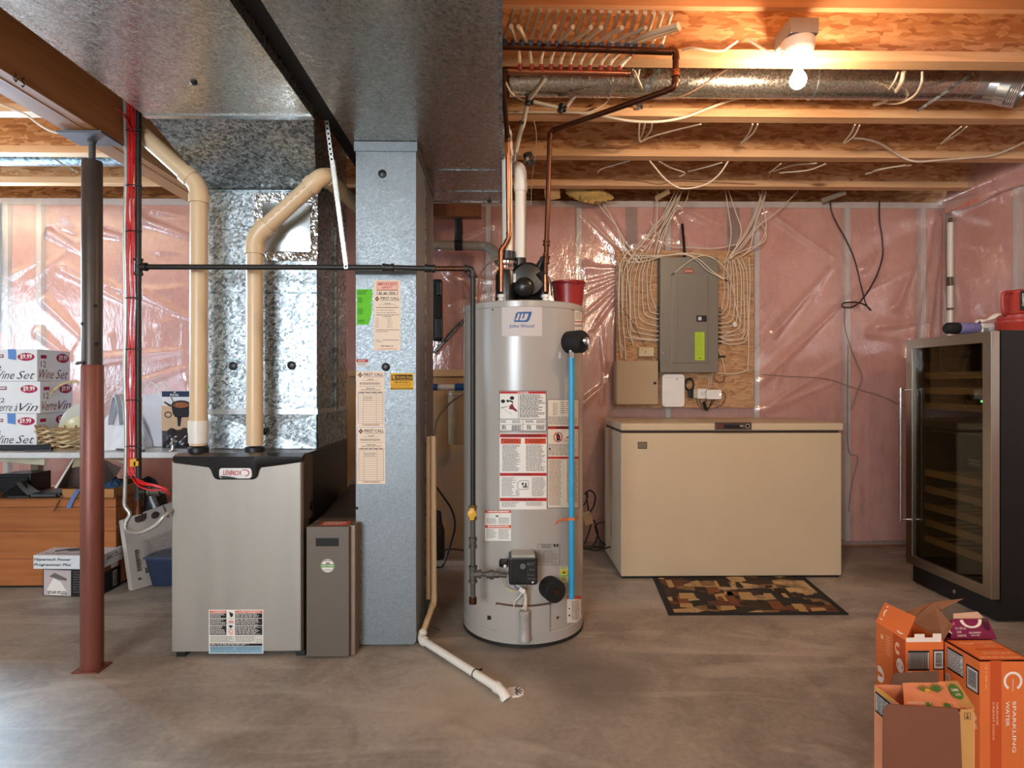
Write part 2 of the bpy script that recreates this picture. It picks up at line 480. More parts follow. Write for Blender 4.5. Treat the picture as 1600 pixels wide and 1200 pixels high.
BLACKM = M('matt_black', '#0E0E0F', 0.7, var=0.1)
PVCW = M('pvc_white', '#E3DCCF', 0.32, var=0.05, scale=5)
PVCT = M('pvc_tan', '#D9BA92', 0.35, var=0.06, scale=5)
PVCBEIGE = M('pvc_beige', '#D0AE84', 0.4, var=0.06, scale=5)
CABLEW = M('cable_white', '#DCCBB4', 0.5, var=0.05)
CABLEG = M('pex_grey', '#B9AFA0', 0.45, var=0.06)
GALV = galv('galvanised', '#A9B4B8', '#5C666A', 60, 0.36)
GALVP = galv('galvanised_spangle', '#CBD3D6', '#6B7376', 95, 0.33, 0.85)
GALVDULL = galv('galvanised_dull', '#B4AFA6', '#98948C', 120, 0.30, 0.9)
GALVDROP = galv('galvanised_fine', '#8C9294', '#787F82', 220, 0.45, 0.6)
DUCTSHINY = galv('duct_steel', '#D6D0C6', '#A29C92', 150, 0.27, 0.95)
FOIL = M('foil', '#D8D8D6', 0.16, 1.0, 0.05, bump=0.9, bscale=26)
SMOOTHSTEEL = M('smooth_sheet', '#C4CACC', 0.24, 0.95, 0.05, scale=3)
CHROME = M('chrome', '#C9C7C2', 0.16, 1.0, 0.03)
STEELBR = M('brushed_steel', '#A59B8C', 0.34, 1.0, 0.05, 30, stretch=(1, 1, 60))
IRON = M('black_iron', '#26231F', 0.45, 0.3, 0.25, 30)
IRONG = M('grey_iron', '#55504A', 0.5, 0.4, 0.25, 30)
COPPER = M('copper', '#A86A4C', 0.3, 1.0, 0.25, 9)
COPPERD = M('copper_tarnished', '#5A3726', 0.4, 0.9, 0.35, 9)
BRASS = M('yellow_enamel', '#D9A22B', 0.4)
PAPER = ink('paper_white', '#E6E0D6')
PAPERT = ink('paper_cream', '#EBD3BB')
INK = ink('ink_black', '#1D1B1C')
INKG = ink('ink_grey', '#6E6762')
RED = ink('ink_red', '#B4302B')
ORANGE = ink('ink_orange', '#D2502E')
GREENT = ink('ink_green', '#63C021')
BLUEI = ink('ink_blue', '#2F5F93')

# ---------------------------------------------------------------- room shell
XL, XR, YF, YB, ZC = -5.0, 3.10, -3.0, 4.16, 2.611
MB().box(XL - .1, XR + .2, YF - .1, YB + .15, -0.12, 0).build('floor', CONCRETE, kind='structure')
ceil = MB().box(XL, XR + .1, YF, YB + .1, ZC, ZC + .02).build('ceiling', OSB, kind='structure')
JZ = 2.37
joist_y = [2.310 + 0.488 * k for k in range(-4, 4)]
for y in joist_y:
    j = MB().box(XL, XR + .1, y - .005, y + .005, JZ + .036, ZC - .036).build('joist', OSB, ceil)
    MB().box(XL, XR + .1, y - .032, y + .032, JZ, JZ + .038).build('flange', FLANGE, j)
    MB().box(XL, XR + .1, y - .032, y + .032, ZC - .038, ZC).build('flange', FLANGE, j)
MB().box(XL, XR + .1, YB + .02, YB + .05, JZ, ZC).build('rim_board', OSBD, ceil)
# built-up beam under the joists
beam = MB().box(-1.591, -1.548, YF, YB - .02, 2.092, JZ - .002).build('beam', BEAMW, ceil)
MB().box(-1.637, -1.593, YF, YB - .02, 2.090, JZ - .002).build('ply', BEAMW, beam)
MB().box(-1.683, -1.639, YF, YB - .02, 2.094, JZ - .002).build('ply', BEAMW, beam)
pr = Print(lambda x, y, h: PX(x, y, -1.548) + Vector((h, 0, 0)))
pr.text('\u2193', 19, 112, 29, 131, 0, 1, 0.02) if False else None
pr.poly([(23.2, 113), (24.6, 113), (24.9, 127), (23.5, 126)], 0); pr.poly([(19.5, 121), (24.3, 130), (23.9, 126), (20.3, 119.5)], 0); pr.poly([(28.6, 123.5), (24.3, 130), (24.1, 126.5), (27.8, 121.8)], 0)
pr.text('S', 33, 121, 38.5, 136.5, 0, 0, 0.01)
pr.build('pencilled_mark', [INK], beam)

# walls
wb = MB().box(XL, XR + .2, YB, YB + .08, 0, JZ).build('wall_back', CONCRETE, kind='structure')
wr = MB().box(XR, XR + .08, YF, YB, 0, JZ).build('wall_right', CONCRETE, kind='structure')
MB().box(XL - .08, XL, YF, YB, 0, ZC).build('wall_left', M('grey_foundation', '#7E7B76', .9), kind='structure')
MB().box(XL, XR, YF - .08, YF, 0, ZC).build('wall_front', DRYWALL, kind='structure')
YS = 4.055
WIN = (-4.25, -3.40, 1.55, 2.16)
stud_px = [-132, -78, 8, 60, 200, 340, 480, 620, 763, 905, 1044, 1183, 1325, 1443]
stud_x = [xs(p, YS) for p in stud_px]
for x in stud_x:
    if WIN[0] < x < WIN[1]: continue
    MB().box(x - .017, x + .017, YS, YB, 0.04, JZ - .04).build('stud', STEELSTUD, wb)
for x in (xs(987, YS), xs(1147, YS)):
    MB().box(x - .04, x + .04, YS + .004, YB, 1.9, JZ - .04).build('stud', BROWNSTUD, wb)
MB().box(XL, XR, YS, YB, JZ - .04, JZ).build('top_plate', STEELSTUD, wb)
MB().box(XL, XR, YS, YB, 0, .04).build('bottom_plate', BROWNSTUD, wb)
def batt(parent, x0, x1, z0, z1, fn, seed):
    rnd = random.Random(seed); ph = [rnd.uniform(0, 6.28) for _ in range(6)]
    def f(u, v):
        x = x0 + (x1 - x0) * u; z = z0 + (z1 - z0) * v
        e = min(1, min(u, 1 - u) / 0.12) ** 0.5 if 0 < u < 1 else 0.0
        b = 0.022 * e + 0.010 * e * (math.sin(9 * x + 5 * z + ph[0]) * math.sin(6 * z + ph[1]) + 0.6 * math.sin(17 * x - 9 * z + ph[2]) * math.sin(14 * z + 6 * x + ph[3]))
        return fn(x, z, b)
    MB().grid(f, 14, 40).build('insulation_batt', PINK, parent, smooth=60)
sx = sorted(stud_x)
edges = [XL] + sx + [XR]
for k in range(len(edges) - 1):
    a, b = edges[k] + .02, edges[k + 1] - .02
    if b - a < 0.06: continue
    if a < WIN[1] and b > WIN[0]:
        batt(wb, a, b, .04, WIN[2] - .06, lambda x, z, h: (x, YS + .035 - h, z), k); continue
    batt(wb, a, b, .04, JZ - .04, lambda x, z, h: (x, YS + .035 - h, z), k)
XS = XR - .07
ry = [YS - 0.03 - 0.56 * k for k in range(0, 7)]
for y in ry[1:]:
    MB().box(XS, XR, y - .02, y + .02, .04, JZ - .04).build('stud', STEELSTUD, wr)
MB().box(XS, XR, YF, YS, JZ - .04, JZ).build('top_plate', STEELSTUD, wr)
for k in range(6):
    batt(wr, ry[k + 1] + .02, ry[k] - .02, .04, JZ - .04, lambda y, z, h: (XS + .03 - h, y, z), 40 + k)
# loose insulation stuffed over the right-hand plate, behind the same clear sheet
def rimb(u, v):
    y = 1.2 + (YS - .05 - 1.2) * u
    return (XS - .02 + .10 * v - .05 * math.sin(v * 3.14) * (1 + .3 * math.sin(9 * y)), y, JZ - .10 + .30 * v + .01 * math.sin(13 * y))
MB().grid(rimb, 40, 8).build('insulation_batt', PINK, wr, smooth=60)

# clear sheet stapled over studs and insulation, with its folds
rnd = random.Random(5)
folds = []
def fold(x0, y0, x1, y1, w=0.012, h=0.012): folds.append((P(x0, y0, 4.03), P(x1, y1, 4.03), w, h))
for x0, y0, x1, y1 in ((968, 420, 912, 418), (966, 428, 910, 442), (966, 436, 908, 462), (966, 446, 916, 490), (968, 455, 925, 515), (964, 410, 948, 370), (975, 405, 905, 330), (985, 395, 930, 330), (990, 380, 1060, 400), (1010, 365, 1120, 388),
                       (1065, 330, 1110, 352), (1060, 320, 1130, 350), (1000, 400, 960, 352), (1170, 540, 1200, 500), (1160, 560, 1205, 515), (945, 575, 938, 500), (940, 630, 946, 560), (950, 590, 955, 640)):
    fold(x0, y0, x1, y1, 0.010, 0.014)
for x0, y0, x1, y1 in ((1190, 595, 1318, 474), (1188, 640, 1322, 560), (1200, 640, 1300, 600), (1330, 470, 1380, 430), (1350, 420, 1372, 395), (1375, 510, 1455, 500), (1420, 560, 1462, 330), (1440, 600, 1470, 380), (1400, 480, 1440, 380),
                       (75, 362, 128, 395), (95, 420, 195, 472), (68, 470, 140, 540), (150, 440, 210, 460), (215, 340, 300, 372), (225, 460, 300, 500), (150, 360, 196, 372), (160, 560, 300, 545), (60, 520, 110, 560), (215, 600, 300, 570),
                       (700, 420, 750, 480), (690, 380, 770, 350), (900, 640, 945, 600), (1200, 330, 1300, 400), (1210, 520, 1300, 420)):
    fold(x0, y0, x1, y1, 0.020, 0.021)
for _ in range(60):
    x, z = rnd.uniform(-3.3, 2.9), rnd.uniform(0.9, 2.3); L = rnd.uniform(.10, .45); an = rnd.gauss(0.7, 0.6) * rnd.choice((1, 1, -1))
    folds.append((Vector((x, 4.03, z)), Vector((x + L * math.cos(an), 4.03, z + L * math.sin(an))), rnd.uniform(.008, .022), rnd.uniform(.004, .011)))
import numpy as np
def sheet(x0, x1, z0, z1, step, foldset, seed):
    nx, nz = int((x1 - x0) / step), int((z1 - z0) / step)
    X, Z = np.meshgrid(np.linspace(x0, x1, nx + 1), np.linspace(z0, z1, nz + 1))
    r = np.random.RandomState(seed)
    Hh = np.zeros_like(X)
    for _ in range(16):
        kx, kz = r.uniform(-7, 7), r.uniform(-5, 5); Hh += .0016 * np.sin(kx * X + kz * Z + r.uniform(0, 6.28))
    for (ax, az, bx, bz, w, h) in foldset:
        dx, dz = bx - ax, bz - az; L2 = dx * dx + dz * dz
        t = np.clip(((X - ax) * dx + (Z - az) * dz) / L2, 0, 1)
        d = np.sqrt((X - ax - t * dx) ** 2 + (Z - az - t * dz) ** 2)
        Hh += h * np.exp(-(d / (w * (1.4 - 0.9 * t))) ** 2) * (1 - 0.6 * t)
    faces = [(j * (nx + 1) + i, j * (nx + 1) + i + 1, (j + 1) * (nx + 1) + i + 1, (j + 1) * (nx + 1) + i) for j in range(nz) for i in range(nx)]
    return X.ravel(), Z.ravel(), Hh.ravel(), faces
def sheet_obj(vs, faces, parent):
    me = bpy.data.meshes.new('vapour_barrier'); me.from_pydata(vs, [], faces); me.materials.append(FILM)
    me.polygons.foreach_set('use_smooth', [True] * len(me.polygons)); me.update()
    o = bpy.data.objects.new('vapour_barrier', me); COL.objects.link(o); o.parent = parent; ORG[o.name] = Vector((0, 0, 0)); return o
fs = [(a.x, a.z, b.x, b.z, w, h) for a, b, w, h in folds]
X, Z, Hh, faces = sheet(-3.36, XS - .01, 0.02, JZ - .005, 0.013, fs, 2)
sheet_obj([(x, 4.040 - h, z) for x, z, h in zip(X, Z, Hh)], faces, wb)
fr = []
for _ in range(40):
    y, z = rnd.uniform(1.4, 3.9), rnd.uniform(1.2, 2.3); L = rnd.uniform(.1, .5); an = rnd.gauss(1.2, 0.6)
    fr.append((y, z, y + L * math.cos(an), z + L * math.sin(an), rnd.uniform(.01, .02), rnd.uniform(.006, .013)))
fr += [(1.0, JZ - .11, 4.0, JZ - .11, .02, .02), (1.0, JZ - .05, 4.0, JZ - .02, .03, .02)]
X, Z, Hh, faces = sheet(0.6, 4.03, 0.02, JZ + .15, 0.016, fr, 3)
sheet_obj([(XS - .022 - h - .05 * max(0, min(1, (z - JZ + .1) / .1)), y, z) for y, z, h in zip(X, Z, Hh)], faces, wr)

# basement windows
def window(name, x0, x1, z0, z1, y, facing, mull):
    m = MB(); t = .035; d = .05 * facing
    ya, yb = sorted((y, y + d))
    m.box(x0, x1, ya, yb, z0, z0 + t); m.box(x0, x1, ya, yb, z1 - t, z1); m.box(x0, x0 + t, ya, yb, z0 + t, z1 - t); m.box(x1 - t, x1, ya, yb, z0 + t, z1 - t)
    w = m.build(name, WHITE, kind='structure', loc=(x0, y, z0))
    step = (x1 - x0) / mull
    for k in range(mull):
        a = x0 + step * k
        MB().box(a + t * .6, a + step - t * .6, y + d * .35, y + d * .45, z0 + t, z1 - t).build('pane', emis('daylight_pane', '#DCEBFF', 3.0), w)
        if k: MB().box(a - .015, a + .015, ya, yb, z0 + t, z1 - t).build('mullion', WHITE, w)
window('window_1', WIN[0], WIN[1], WIN[2], WIN[3], 4.10, -1, 2)
window('window_2', -2.65, -0.85, 0.95, 2.15, YF, 1, 2)
m = MB(); m.box(XL, XL + .05, .80, 2.40, 1.06, 1.10); m.box(XL, XL + .05, .80, 2.40, 2.10, 2.14); m.box(XL, XL + .05, .80, .84, 1.10, 2.10); m.box(XL, XL + .05, 2.36, 2.40, 1.10, 2.10)
w3 = m.build('fill_window', WHITE, kind='structure', loc=(XL, 1.6, 1.06)); MB().box(XL + .02, XL + .026, .835, 2.365, 1.095, 2.105).build('pane', emis('fill_pane_left', '#DCEBFF', 1.2), w3)  # window added on the unseen left wall to brighten the back left
tr = MB().box(WIN[0] - .08, WIN[1] + .035, 4.03, 4.09, WIN[2] - .08, WIN[2]); tr.box(WIN[1], WIN[1] + .045, 4.03, 4.09, WIN[2], JZ - .04); tr.box(WIN[0] - .08, WIN[1] + .04, 4.03, 4.09, WIN[3], WIN[3] + .06)
tr.build('trim_1', M('blue_white_buck', '#B8C6D0', 0.5), kind='structure')
# ---------------------------------------------------------------- supply trunk, transition and plenum
t = thing('supply_trunk_duct', 'wide spangled sheet metal duct running overhead from the furnace plenum', 'duct', (-1.05, 2.3, 2.15))
MB().box(-1.372, -.733, YF + .05, 2.315, 2.15, 2.345).build('trunk', DUCTSHINY, t)
MB().box(-1.376, -.729, 2.295, 2.325, 2.146, 2.349).build('drive_cleat', SMOOTHSTEEL, t)
m = MB(); x0, x1 = -1.312, -.832
A = [(-1.37, 2.325, 2.15), (-.735, 2.325, 2.15), (x1, 2.68, 1.99), (x0, 2.68, 1.99)]
B = [(-1.37, 2.325, 2.345), (-.735, 2.325, 2.345), (x1, 3.19, 2.345), (x0, 3.19, 2.345)]
m._add(A + B + [(x1, 3.19, 1.99), (x0, 3.19, 1.99)], [(0, 1, 2, 3), (0, 4, 5, 1), (0, 3, 9, 7, 4), (1, 5, 6, 8, 2), (4, 7, 6, 5), (7, 9, 8, 6), (3, 2, 8, 9)])
m.build('transition', GALVP, t)
plug = lambda c, ax, par, r=.011: MB().lathe([(r, 0), (r, .006), (r * .6, .010), (0.001, .010)], c, ax, 14).build('plug', BLACK, par, smooth=40)
MB().box(-.7285, -.6525, YF + .05, 3.3, 2.195, 2.205).build('gap_shade_strip', BLACKM, t)  # black strip added to stand for the shade in the gap between trunks
plug(PZ(303, 128, 2.15), (0, 0, -1), t)

t = thing('furnace_plenum', 'tall spangled galvanised plenum with foil taped patch above the furnace', 'plenum', (-1.07, 2.9, .83))
YP = 2.68
MB().box(x0, x1, YP, 3.19, 1.005, 1.988).build('casing', GALVP, t)
MB().box(x0 - .004, x1 + .006, YP - .006, 3.196, .985, 1.008).build('cleat', SMOOTHSTEEL, t)
m = MB(); zc0, zc1 = .832, .985; yc = YP - .004; xm, zm = (x0 + x1) / 2, (zc0 + zc1) / 2
for q in (((x0, yc, zc0), (x1, yc, zc0)), ((x1, yc, zc0), (x1, yc, zc1)), ((x1, yc, zc1), (x0, yc, zc1)), ((x0, yc, zc1), (x0, yc, zc0))):
    m.quad(q[0], q[1], (xm, yc + .012, zm))
m.box(x0, x1, yc + .014, 3.19, zc0, zc1)
for sx_ in (0,):
    ya, yb2 = yc, 3.19; ym = (ya + yb2) / 2
    for q in (((x1, ya, zc0), (x1, yb2, zc0)), ((x1, yb2, zc0), (x1, yb2, zc1)), ((x1, yb2, zc1), (x1, ya, zc1)), ((x1, ya, zc1), (x1, ya, zc0))):
        m.quad((q[0][0] + .006,) + q[0][1:], (q[1][0] + .006,) + q[1][1:], (x1 - .004, ym, zm))
m.build('coil_case', GALVP, t)
for y0_, y1_ in ((298, 301), (358, 360), (456, 459), (562, 564)):
    MB().box(x0 - .002, x1 + .002, YP - .003, YP + .002, zs(400, y1_, YP), zs(400, y0_, YP)).build('seam', GALV, t)
# smooth patch with its crumpled foil tape border
r0, r1 = P(398, 302, YP), P(497, 408, YP)
def foilf(u, v):
    rr = random.Random(int(u * 1000) * 7919 + int(v * 1000))
    return (r0.x + (r1.x - r0.x) * u, YP - .004 - rr.random() * .005, r0.z + (r1.z - r0.z) * v)
MB().grid(foilf, 40, 40).build('foil_tape', FOIL, t)
r0, r1 = P(411, 318, YP), P(486, 394, YP)
def bulge(u, v): return (r0.x + (r1.x - r0.x) * u, YP - .010 - .014 * math.sin(u * 3.14) * math.sin(v * 3.14), r0.z + (r1.z - r0.z) * v)
MB().grid(bulge, 12, 12).build('access_patch', SMOOTHSTEEL, t, smooth=60)
for px, py in ((364.5, 572), (456, 571)): plug(P(px, py, YP), (0, -1, 0), t, .019)
plug(P(412, 674, YP - .004), (0, -1, 0), t, .015)
MB().box(x1 + .001, x1 + .012, 2.95, 2.99, zs(545, 640, 3), zs(545, 360, 3)).build('corner_strip', GALV, t)

# ---------------------------------------------------------------- return trunk and return drop
t = thing('return_trunk_duct', 'large dull sheet metal return duct hanging overhead across the top centre', 'duct', (-.33, 2.0, 2.15))
XD0, XD1 = -.648, -.012
MB().box(XD0, XD1, YF + .05, 3.38, 2.15, 2.345).build('trunk', GALVDULL, t)
MB().box(XD1, XD1 + .012, YF + .05, 3.385, 2.146, 2.17).build('side_lip', GALV, t)
MB().box(XD0 - .004, XD1 + .002, 3.365, 3.39, 2.146, 2.349).build('end_cleat', GALVDULL, t)
MB().box(XD0, XD1, 3.18, 3.186, 2.147, 2.15).build('seam', GALV, t)
MB().box(XD0 + .12, XD1 - .02, 2.865, 2.871, 2.147, 2.15).build('seam', GALV, t)
plug(PZ(764, 313, 2.15), (0, 0, -1), t, .012)

t = thing('return_drop_duct', 'tall flat faced galvanised return duct standing right of the furnace, covered with service tags', 'duct', (-.5, 2.85, 0))
YR = 2.54; xa, xb = xs(556, YR), xs(650, YR)
m = MB(); ch = .012
m.prism([(xa + ch, YR, .012), (xb - ch, YR, .012), (xb, YR, .024), (xb, YR, 2.115), (xa, YR, 2.115), (xa, YR, .024)], (0, .63, 0))
m.build('casing', GALVDROP, t)
MB().box(xa - .006, xb + .006, YR - .008, YR + .64, 2.108, 2.148).build('collar', GALVDROP, t)
MB().box(xa - .002, xb + .002, YR - .004, YR + .004, zs(600, 429, YR), zs(600, 423, YR)).build('seam', M('seam_grey', '#565B5D', 0.6, 0.4), t)
MB().box(xa + .001, xa + .024, YR - .006, YR + .002, zs(560, 1006, YR), zs(560, 815, YR)).build('flange_strip', galv('rusty_flange', '#A89A84', '#6E5D48', 160, 0.5, 0.5), t)
MB().box(xb - .001, xb + .004, YR + .30, YR + .32, .02, 2.11).build('seam', GALV, t)
for px, py in ((597.5, 272), (603, 573.5)): plug(P(px, py, YR), (0, -1, 0), t, .0175)
plug(P(557.5, 794, YR), (0, -1, 0), t, .006)
f = onY(YR)
# green tag, torn on its right edge
p = Print(f)
p.poly([(557.5, 452), (581.5, 452), (581.5, 471), (578, 472.5), (581, 475), (581, 490), (576, 507.5), (557.5, 507.5)], 0, 0)
p.poly([(581.5, 471), (578, 472.5), (581, 475), (581, 490), (576, 507.5), (582, 507.5), (582, 471)], 2, 0)
p.rows(559, 454, 576, 461, 3, 1, 1, 4); p.rows(559.5, 465, 567, 474, 4, 1, 1, 5); p.rows(559.5, 482, 569, 492, 5, 1, 1, 6); p.rows(560, 500, 571, 505, 2, 1, 1, 7)
p.build('green_tag', [GREENT, ink('ink_dark_green', '#2C6A12'), GALVDROP], t, label='torn lime green tag')
def diamond(p, cx, cy, r, mi, mj, L):
    for k, (dx, dy) in enumerate(((0, -.5), (.5, 0), (0, .5), (-.5, 0))):
        a, b = cx + dx * r, cy + dy * r; q = r * .42
        p.poly([(a, b - q), (a + q, b), (a, b + q), (a - q, b)], mi if k % 2 else mj, L)
    p.poly([(cx, cy - r * .16), (cx + r * .16, cy), (cx, cy + r * .16), (cx - r * .16, cy)], 0, L + 1)
REDD = ink('ink_maroon', '#7E2A2A')
# upper service tag
p = Print(f)
p.rect(584, 437.5, 626, 547.5, 0)
p.frame(589, 440.5, 621.5, 453, .5, 2, 1); p.rect(589, 440.5, 621.5, 453, 4, 0.4)
p.text('IMPORTANT!', 591, 442, 620, 446, 2, 1.2, .01); p.text('SAFETY', 597, 447.4, 613, 451, 2, 1.2, .01)
p.frame(589, 453.5, 621.5, 460.6, .6, 1, 1); p.text('05', 592, 456, 596.5, 460, 1, 1.3, .03); p.text('MAY', 599.5, 456.6, 605.5, 459.8, 1, 1.3, .03); p.text('2025', 608, 456, 617.5, 459.6, 1, 1.3, .02)
diamond(p, 589.3, 467, 4.2, 2, 1, 1); p.text('FIRST CALL', 595, 464, 624, 468, 1, 1, .012); p.rows(595, 469, 624, 470.3, 1, 3, 1, 3, .6, 0, .05)
p.text('URGENT', 600, 473.6, 611, 475, 1, 1, .02); p.rows(592, 475.6, 619, 476.6, 1, 3, 1, 2, .6, 0)
p.rows(588, 480, 623, 484, 1, 1, 1, 21, .25, 0, .08); p.rows(588, 484.5, 620, 492, 2, 3, 1, 22, .2, .1); p.rows(588, 491.6, 624, 495, 1, 1, 1, 23, .25, 0, .1); p.rows(599, 494.2, 612, 495.2, 1, 1, 1, 9, .8, 0)
p.rows(586.5, 498, 592, 514, 5, 3, 1, 24, .18, .1, .9); p.rows(605, 498, 614, 514, 5, 3, 1, 25, .18, .4, .5)
p.rect(587, 515, 624, 515.6, 1, 1); p.rows(587, 517.5, 612, 519, 1, 3, 1, 26, .6); p.rect(587, 531, 594, 531.5, 1, 1); p.rect(597.5, 531, 623.5, 531.6, 1, 1); p.rows(587, 533.5, 598, 535, 1, 3, 1, 27, .5, 0)
p.text('780-460-0110', 595, 539.8, 614.5, 541.8, 1, 1, .02); p.rows(590, 544.6, 620, 546, 1, 5, 1, 28, .6, 0, .08)
p.build('service_tag', [PAPERT, INK, RED, INKG, ink('pink_panel', '#EDB6A4'), ORANGE], t, label='cream service tag headed IMPORTANT SAFETY')
# small red notice
p = Print(f); p.rect(557, 561.5, 575, 572.5, 0); p.rect(557, 561.5, 575, 566, 1, 1); p.text('NOTICE', 560, 562.6, 571, 565, 0, 2, .02); p.rows(558.5, 567, 574, 571.5, 3, 2, 1, 8)
p.build('notice_sticker', [PAPER, RED, INKG], t)
# two tall maintenance tags
def tall_tag(y0, y1, dx, name_label, seed):
    p = Print(f); a, b = 557 + dx, 601 + dx
    p.rect(a, y0, b, y1, 0); s = (y1 - y0)
    diamond(p, a + 5.8, y0 + 5.8, 4.3, 2, 1, 1); p.text('FIRST CALL', a + 11.5, y0 + 3, a + 42, y0 + 7.5, 1, 1, .012); p.rows(a + 11.5, y0 + 8.6, a + 42, y0 + 9.8, 1, 3, 1, seed, .6, 0, .05)
    p.text('URGENT', a + 17, y0 + 12.2, a + 27, y0 + 13.8, 1, 1, .02); p.rows(a + 9, y0 + 14.4, a + 35, y0 + 15.2, 1, 3, 1, seed + 1, .5, 0)
    p.rows(a + 5, y0 + 18, a + 40, y0 + 21.5, 2, 1, 1, seed + 2, .45, .15, .1); p.rows(a + 4, y0 + 23, a + 40, y0 + 24, 1, 3, 1, seed + 3, .5, 0)
    p.text('SERVICES', a + 15, y0 + 26, a + 29, y0 + 27.6, 1, 1, .02); p.rows(a + 7, y0 + 28.4, a + 40, y0 + 31, 2, 3, 1, seed + 4, .4, .1)
    p.frame(a + 2.5, y0 + 32, b - 2.5, y1 - 5, .45, 3, 1)
    n = 15; 
    for k in range(1, n):
        yy = y0 + 32 + (y1 - 5 - y0 - 32) * k / n; p.rect(a + 2.5, yy, b - 2.5, yy + .3, 3, 1)
    p.rect(a + 10.5, y0 + 32, a + 10.8, y1 - 5, 3, 1); p.rect(b - 13, y0 + 32, b - 12.7, y1 - 5, 3, 1)
    p.rows(a + 4, y0 + 33, b - 4, y0 + 35, 1, 1, 1, seed + 5, .5, 0, .16); p.rows(a + 11.5, y0 + 40, b - 14, y0 + 48, 3, 1, 1, seed + 6, .22, .4, .2)
    p.rows(a + 9, y1 - 3.6, b - 8, y1 - 1.8, 1, 2, 1, seed + 7, .6, 0, .07)
    p.build('maintenance_tag', [PAPERT, INK, REDD, INKG], t, label=name_label)
tall_tag(580, 667, 0, 'upper tall lined maintenance tag', 31)
tall_tag(668, 756, 1, 'lower tall lined maintenance tag', 51)
# yellow business sticker
p = Print(f); p.rect(610, 583, 646, 609, 0); p.rect(611.5, 585.5, 644.5, 594.5, 1, 1); p.poly([(612.5, 584.8), (618, 586.5), (618, 593.5), (612.5, 592.2)], 0, 2); p.frame(613, 586, 617.5, 592, .8, 1, 3)
p.text('Breathe Easy', 620, 587.4, 644, 591.6, 0, 2, .014); p.rows(620, 592.3, 643, 593.6, 1, 0, 2, 12, .7, 0, .05)
p.text('780-410-0211', 615.5, 596, 640.5, 598.8, 1, 1, .02); p.rows(611.5, 600, 644, 605, 3, 2, 1, 13, .35, .1, .07); p.rect(610.8, 605.8, 644.5, 608.2, 1, 1); p.rows(613, 606.3, 643, 607.9, 1, 0, 2, 14, .6, 0, .07)
p.build('business_sticker', [ink('amber', '#DDA622'), ink('brown_ink', '#3B2A14'), ink('amber_dark', '#8A651A')], t, label='amber business sticker with a phone number')

# dark bracket seen past the return drop
t = thing('wall_bracket', 'slim black bracket on the pink wall, right of the tagged return duct', 'bracket', P(682, 532, 3.99))
m = MB(); a, b = P(676, 533, 3.96), P(691, 437, 3.96); m.box(a.x, b.x, 3.93, 3.99, a.z, b.z); m.build('body', BLACKM, t, bevel=.012)
a, b = P(680, 497, 3.92), P(692, 530, 3.92); MB().box(a.x, b.x, 3.90, 3.935, b.z, a.z).build('lower_block', BLACK, t, bevel=.008)
a, b = P(682, 440, 3.92), P(690, 462, 3.92); MB().box(a.x, b.x, 3.91, 3.935, b.z, a.z).build('upper_block', BLACK, t, bevel=.006)

# ---------------------------------------------------------------- furnace
YN = 2.457
fx0, fx1 = -1.354, -.822; fz1 = .829
t = thing('furnace', 'silver fronted upright gas furnace with black top brow beside the return duct', 'furnace', ((fx0 + fx1) / 2, 2.8, 0))
DARKSTEEL = M('dark_painted_steel', '#2F2D2B', 0.35, 0.35, 0.15, 3)
SILVER = M('silver_paint', '#A39C92', 0.40, 0.45, 0.05, 2.5, stretch=(4, 1, .5))
MB().box(fx0 + .004, fx1 - .004, YN + .085, 3.19, .03, fz1 - .004).build('cabinet', DARKSTEEL, t, bevel=.004)
MB().box(fx0 + .002, fx1 + .001, YN + .012, YN + .085, .022, fz1 - .002).build('door_frame', M('bronze_steel', '#6B5C50', 0.4, 0.5), t, bevel=.004)
MB().box(fx0, fx1 - .004, YN, YN + .03, .022, zs(375, 721, YN)).build('front_panel', SILVER, t, bevel=.005)
# curved black brow, with the badge drop in its middle
zt = lambda y: zs(375, y, YN)
prof = [(-.004, 709.5), (0, 712), (.0, 0)]
low = [(272.5, 723), (300, 726.5), (327, 730), (330.5, 735), (334, 744), (337, 747.5), (341, 749), (396, 749), (400, 747.5), (403, 744), (405, 736), (408, 730.5), (440, 726.5), (474, 721.5)]
m = MB(); n = len(low); front = []
for k, (px, py) in enumerate(low):
    u = k / (n - 1); top = 709.5
    bow = .012 * (1 - ((px - 373) / 100) ** 2)
    xx = xs(px, YN)
    m.v += [Vector((xx, YN + .03, zt(top) + .002)), Vector((xx, YN - .010 - bow, zt(top + 3))), Vector((xx, YN - .012 - bow * .6, zt((top + py) / 2))), Vector((xx, YN - .004, zt(py)))]
for k in range(n - 1):
    for j in range(3): m.f.append((k * 4 + j, k * 4 + j + 1, k * 4 + j + 5, k * 4 + j + 4)); m.m.append(0)
m.f.append((0, 1, 2, 3)); m.m.append(0); m.f.append(tuple((n - 1) * 4 + j for j in range(4))); m.m.append(0)
m.build('brow', M('gloss_black', '#131315', 0.22, var=.05), t, smooth=35)
MB().box(fx0 + .002, fx1, YN + .02, 3.19, fz1 - .004, fz1 + .001).build('top_panel', M('top_grey', '#6E6A66', 0.3, 0.5), t)
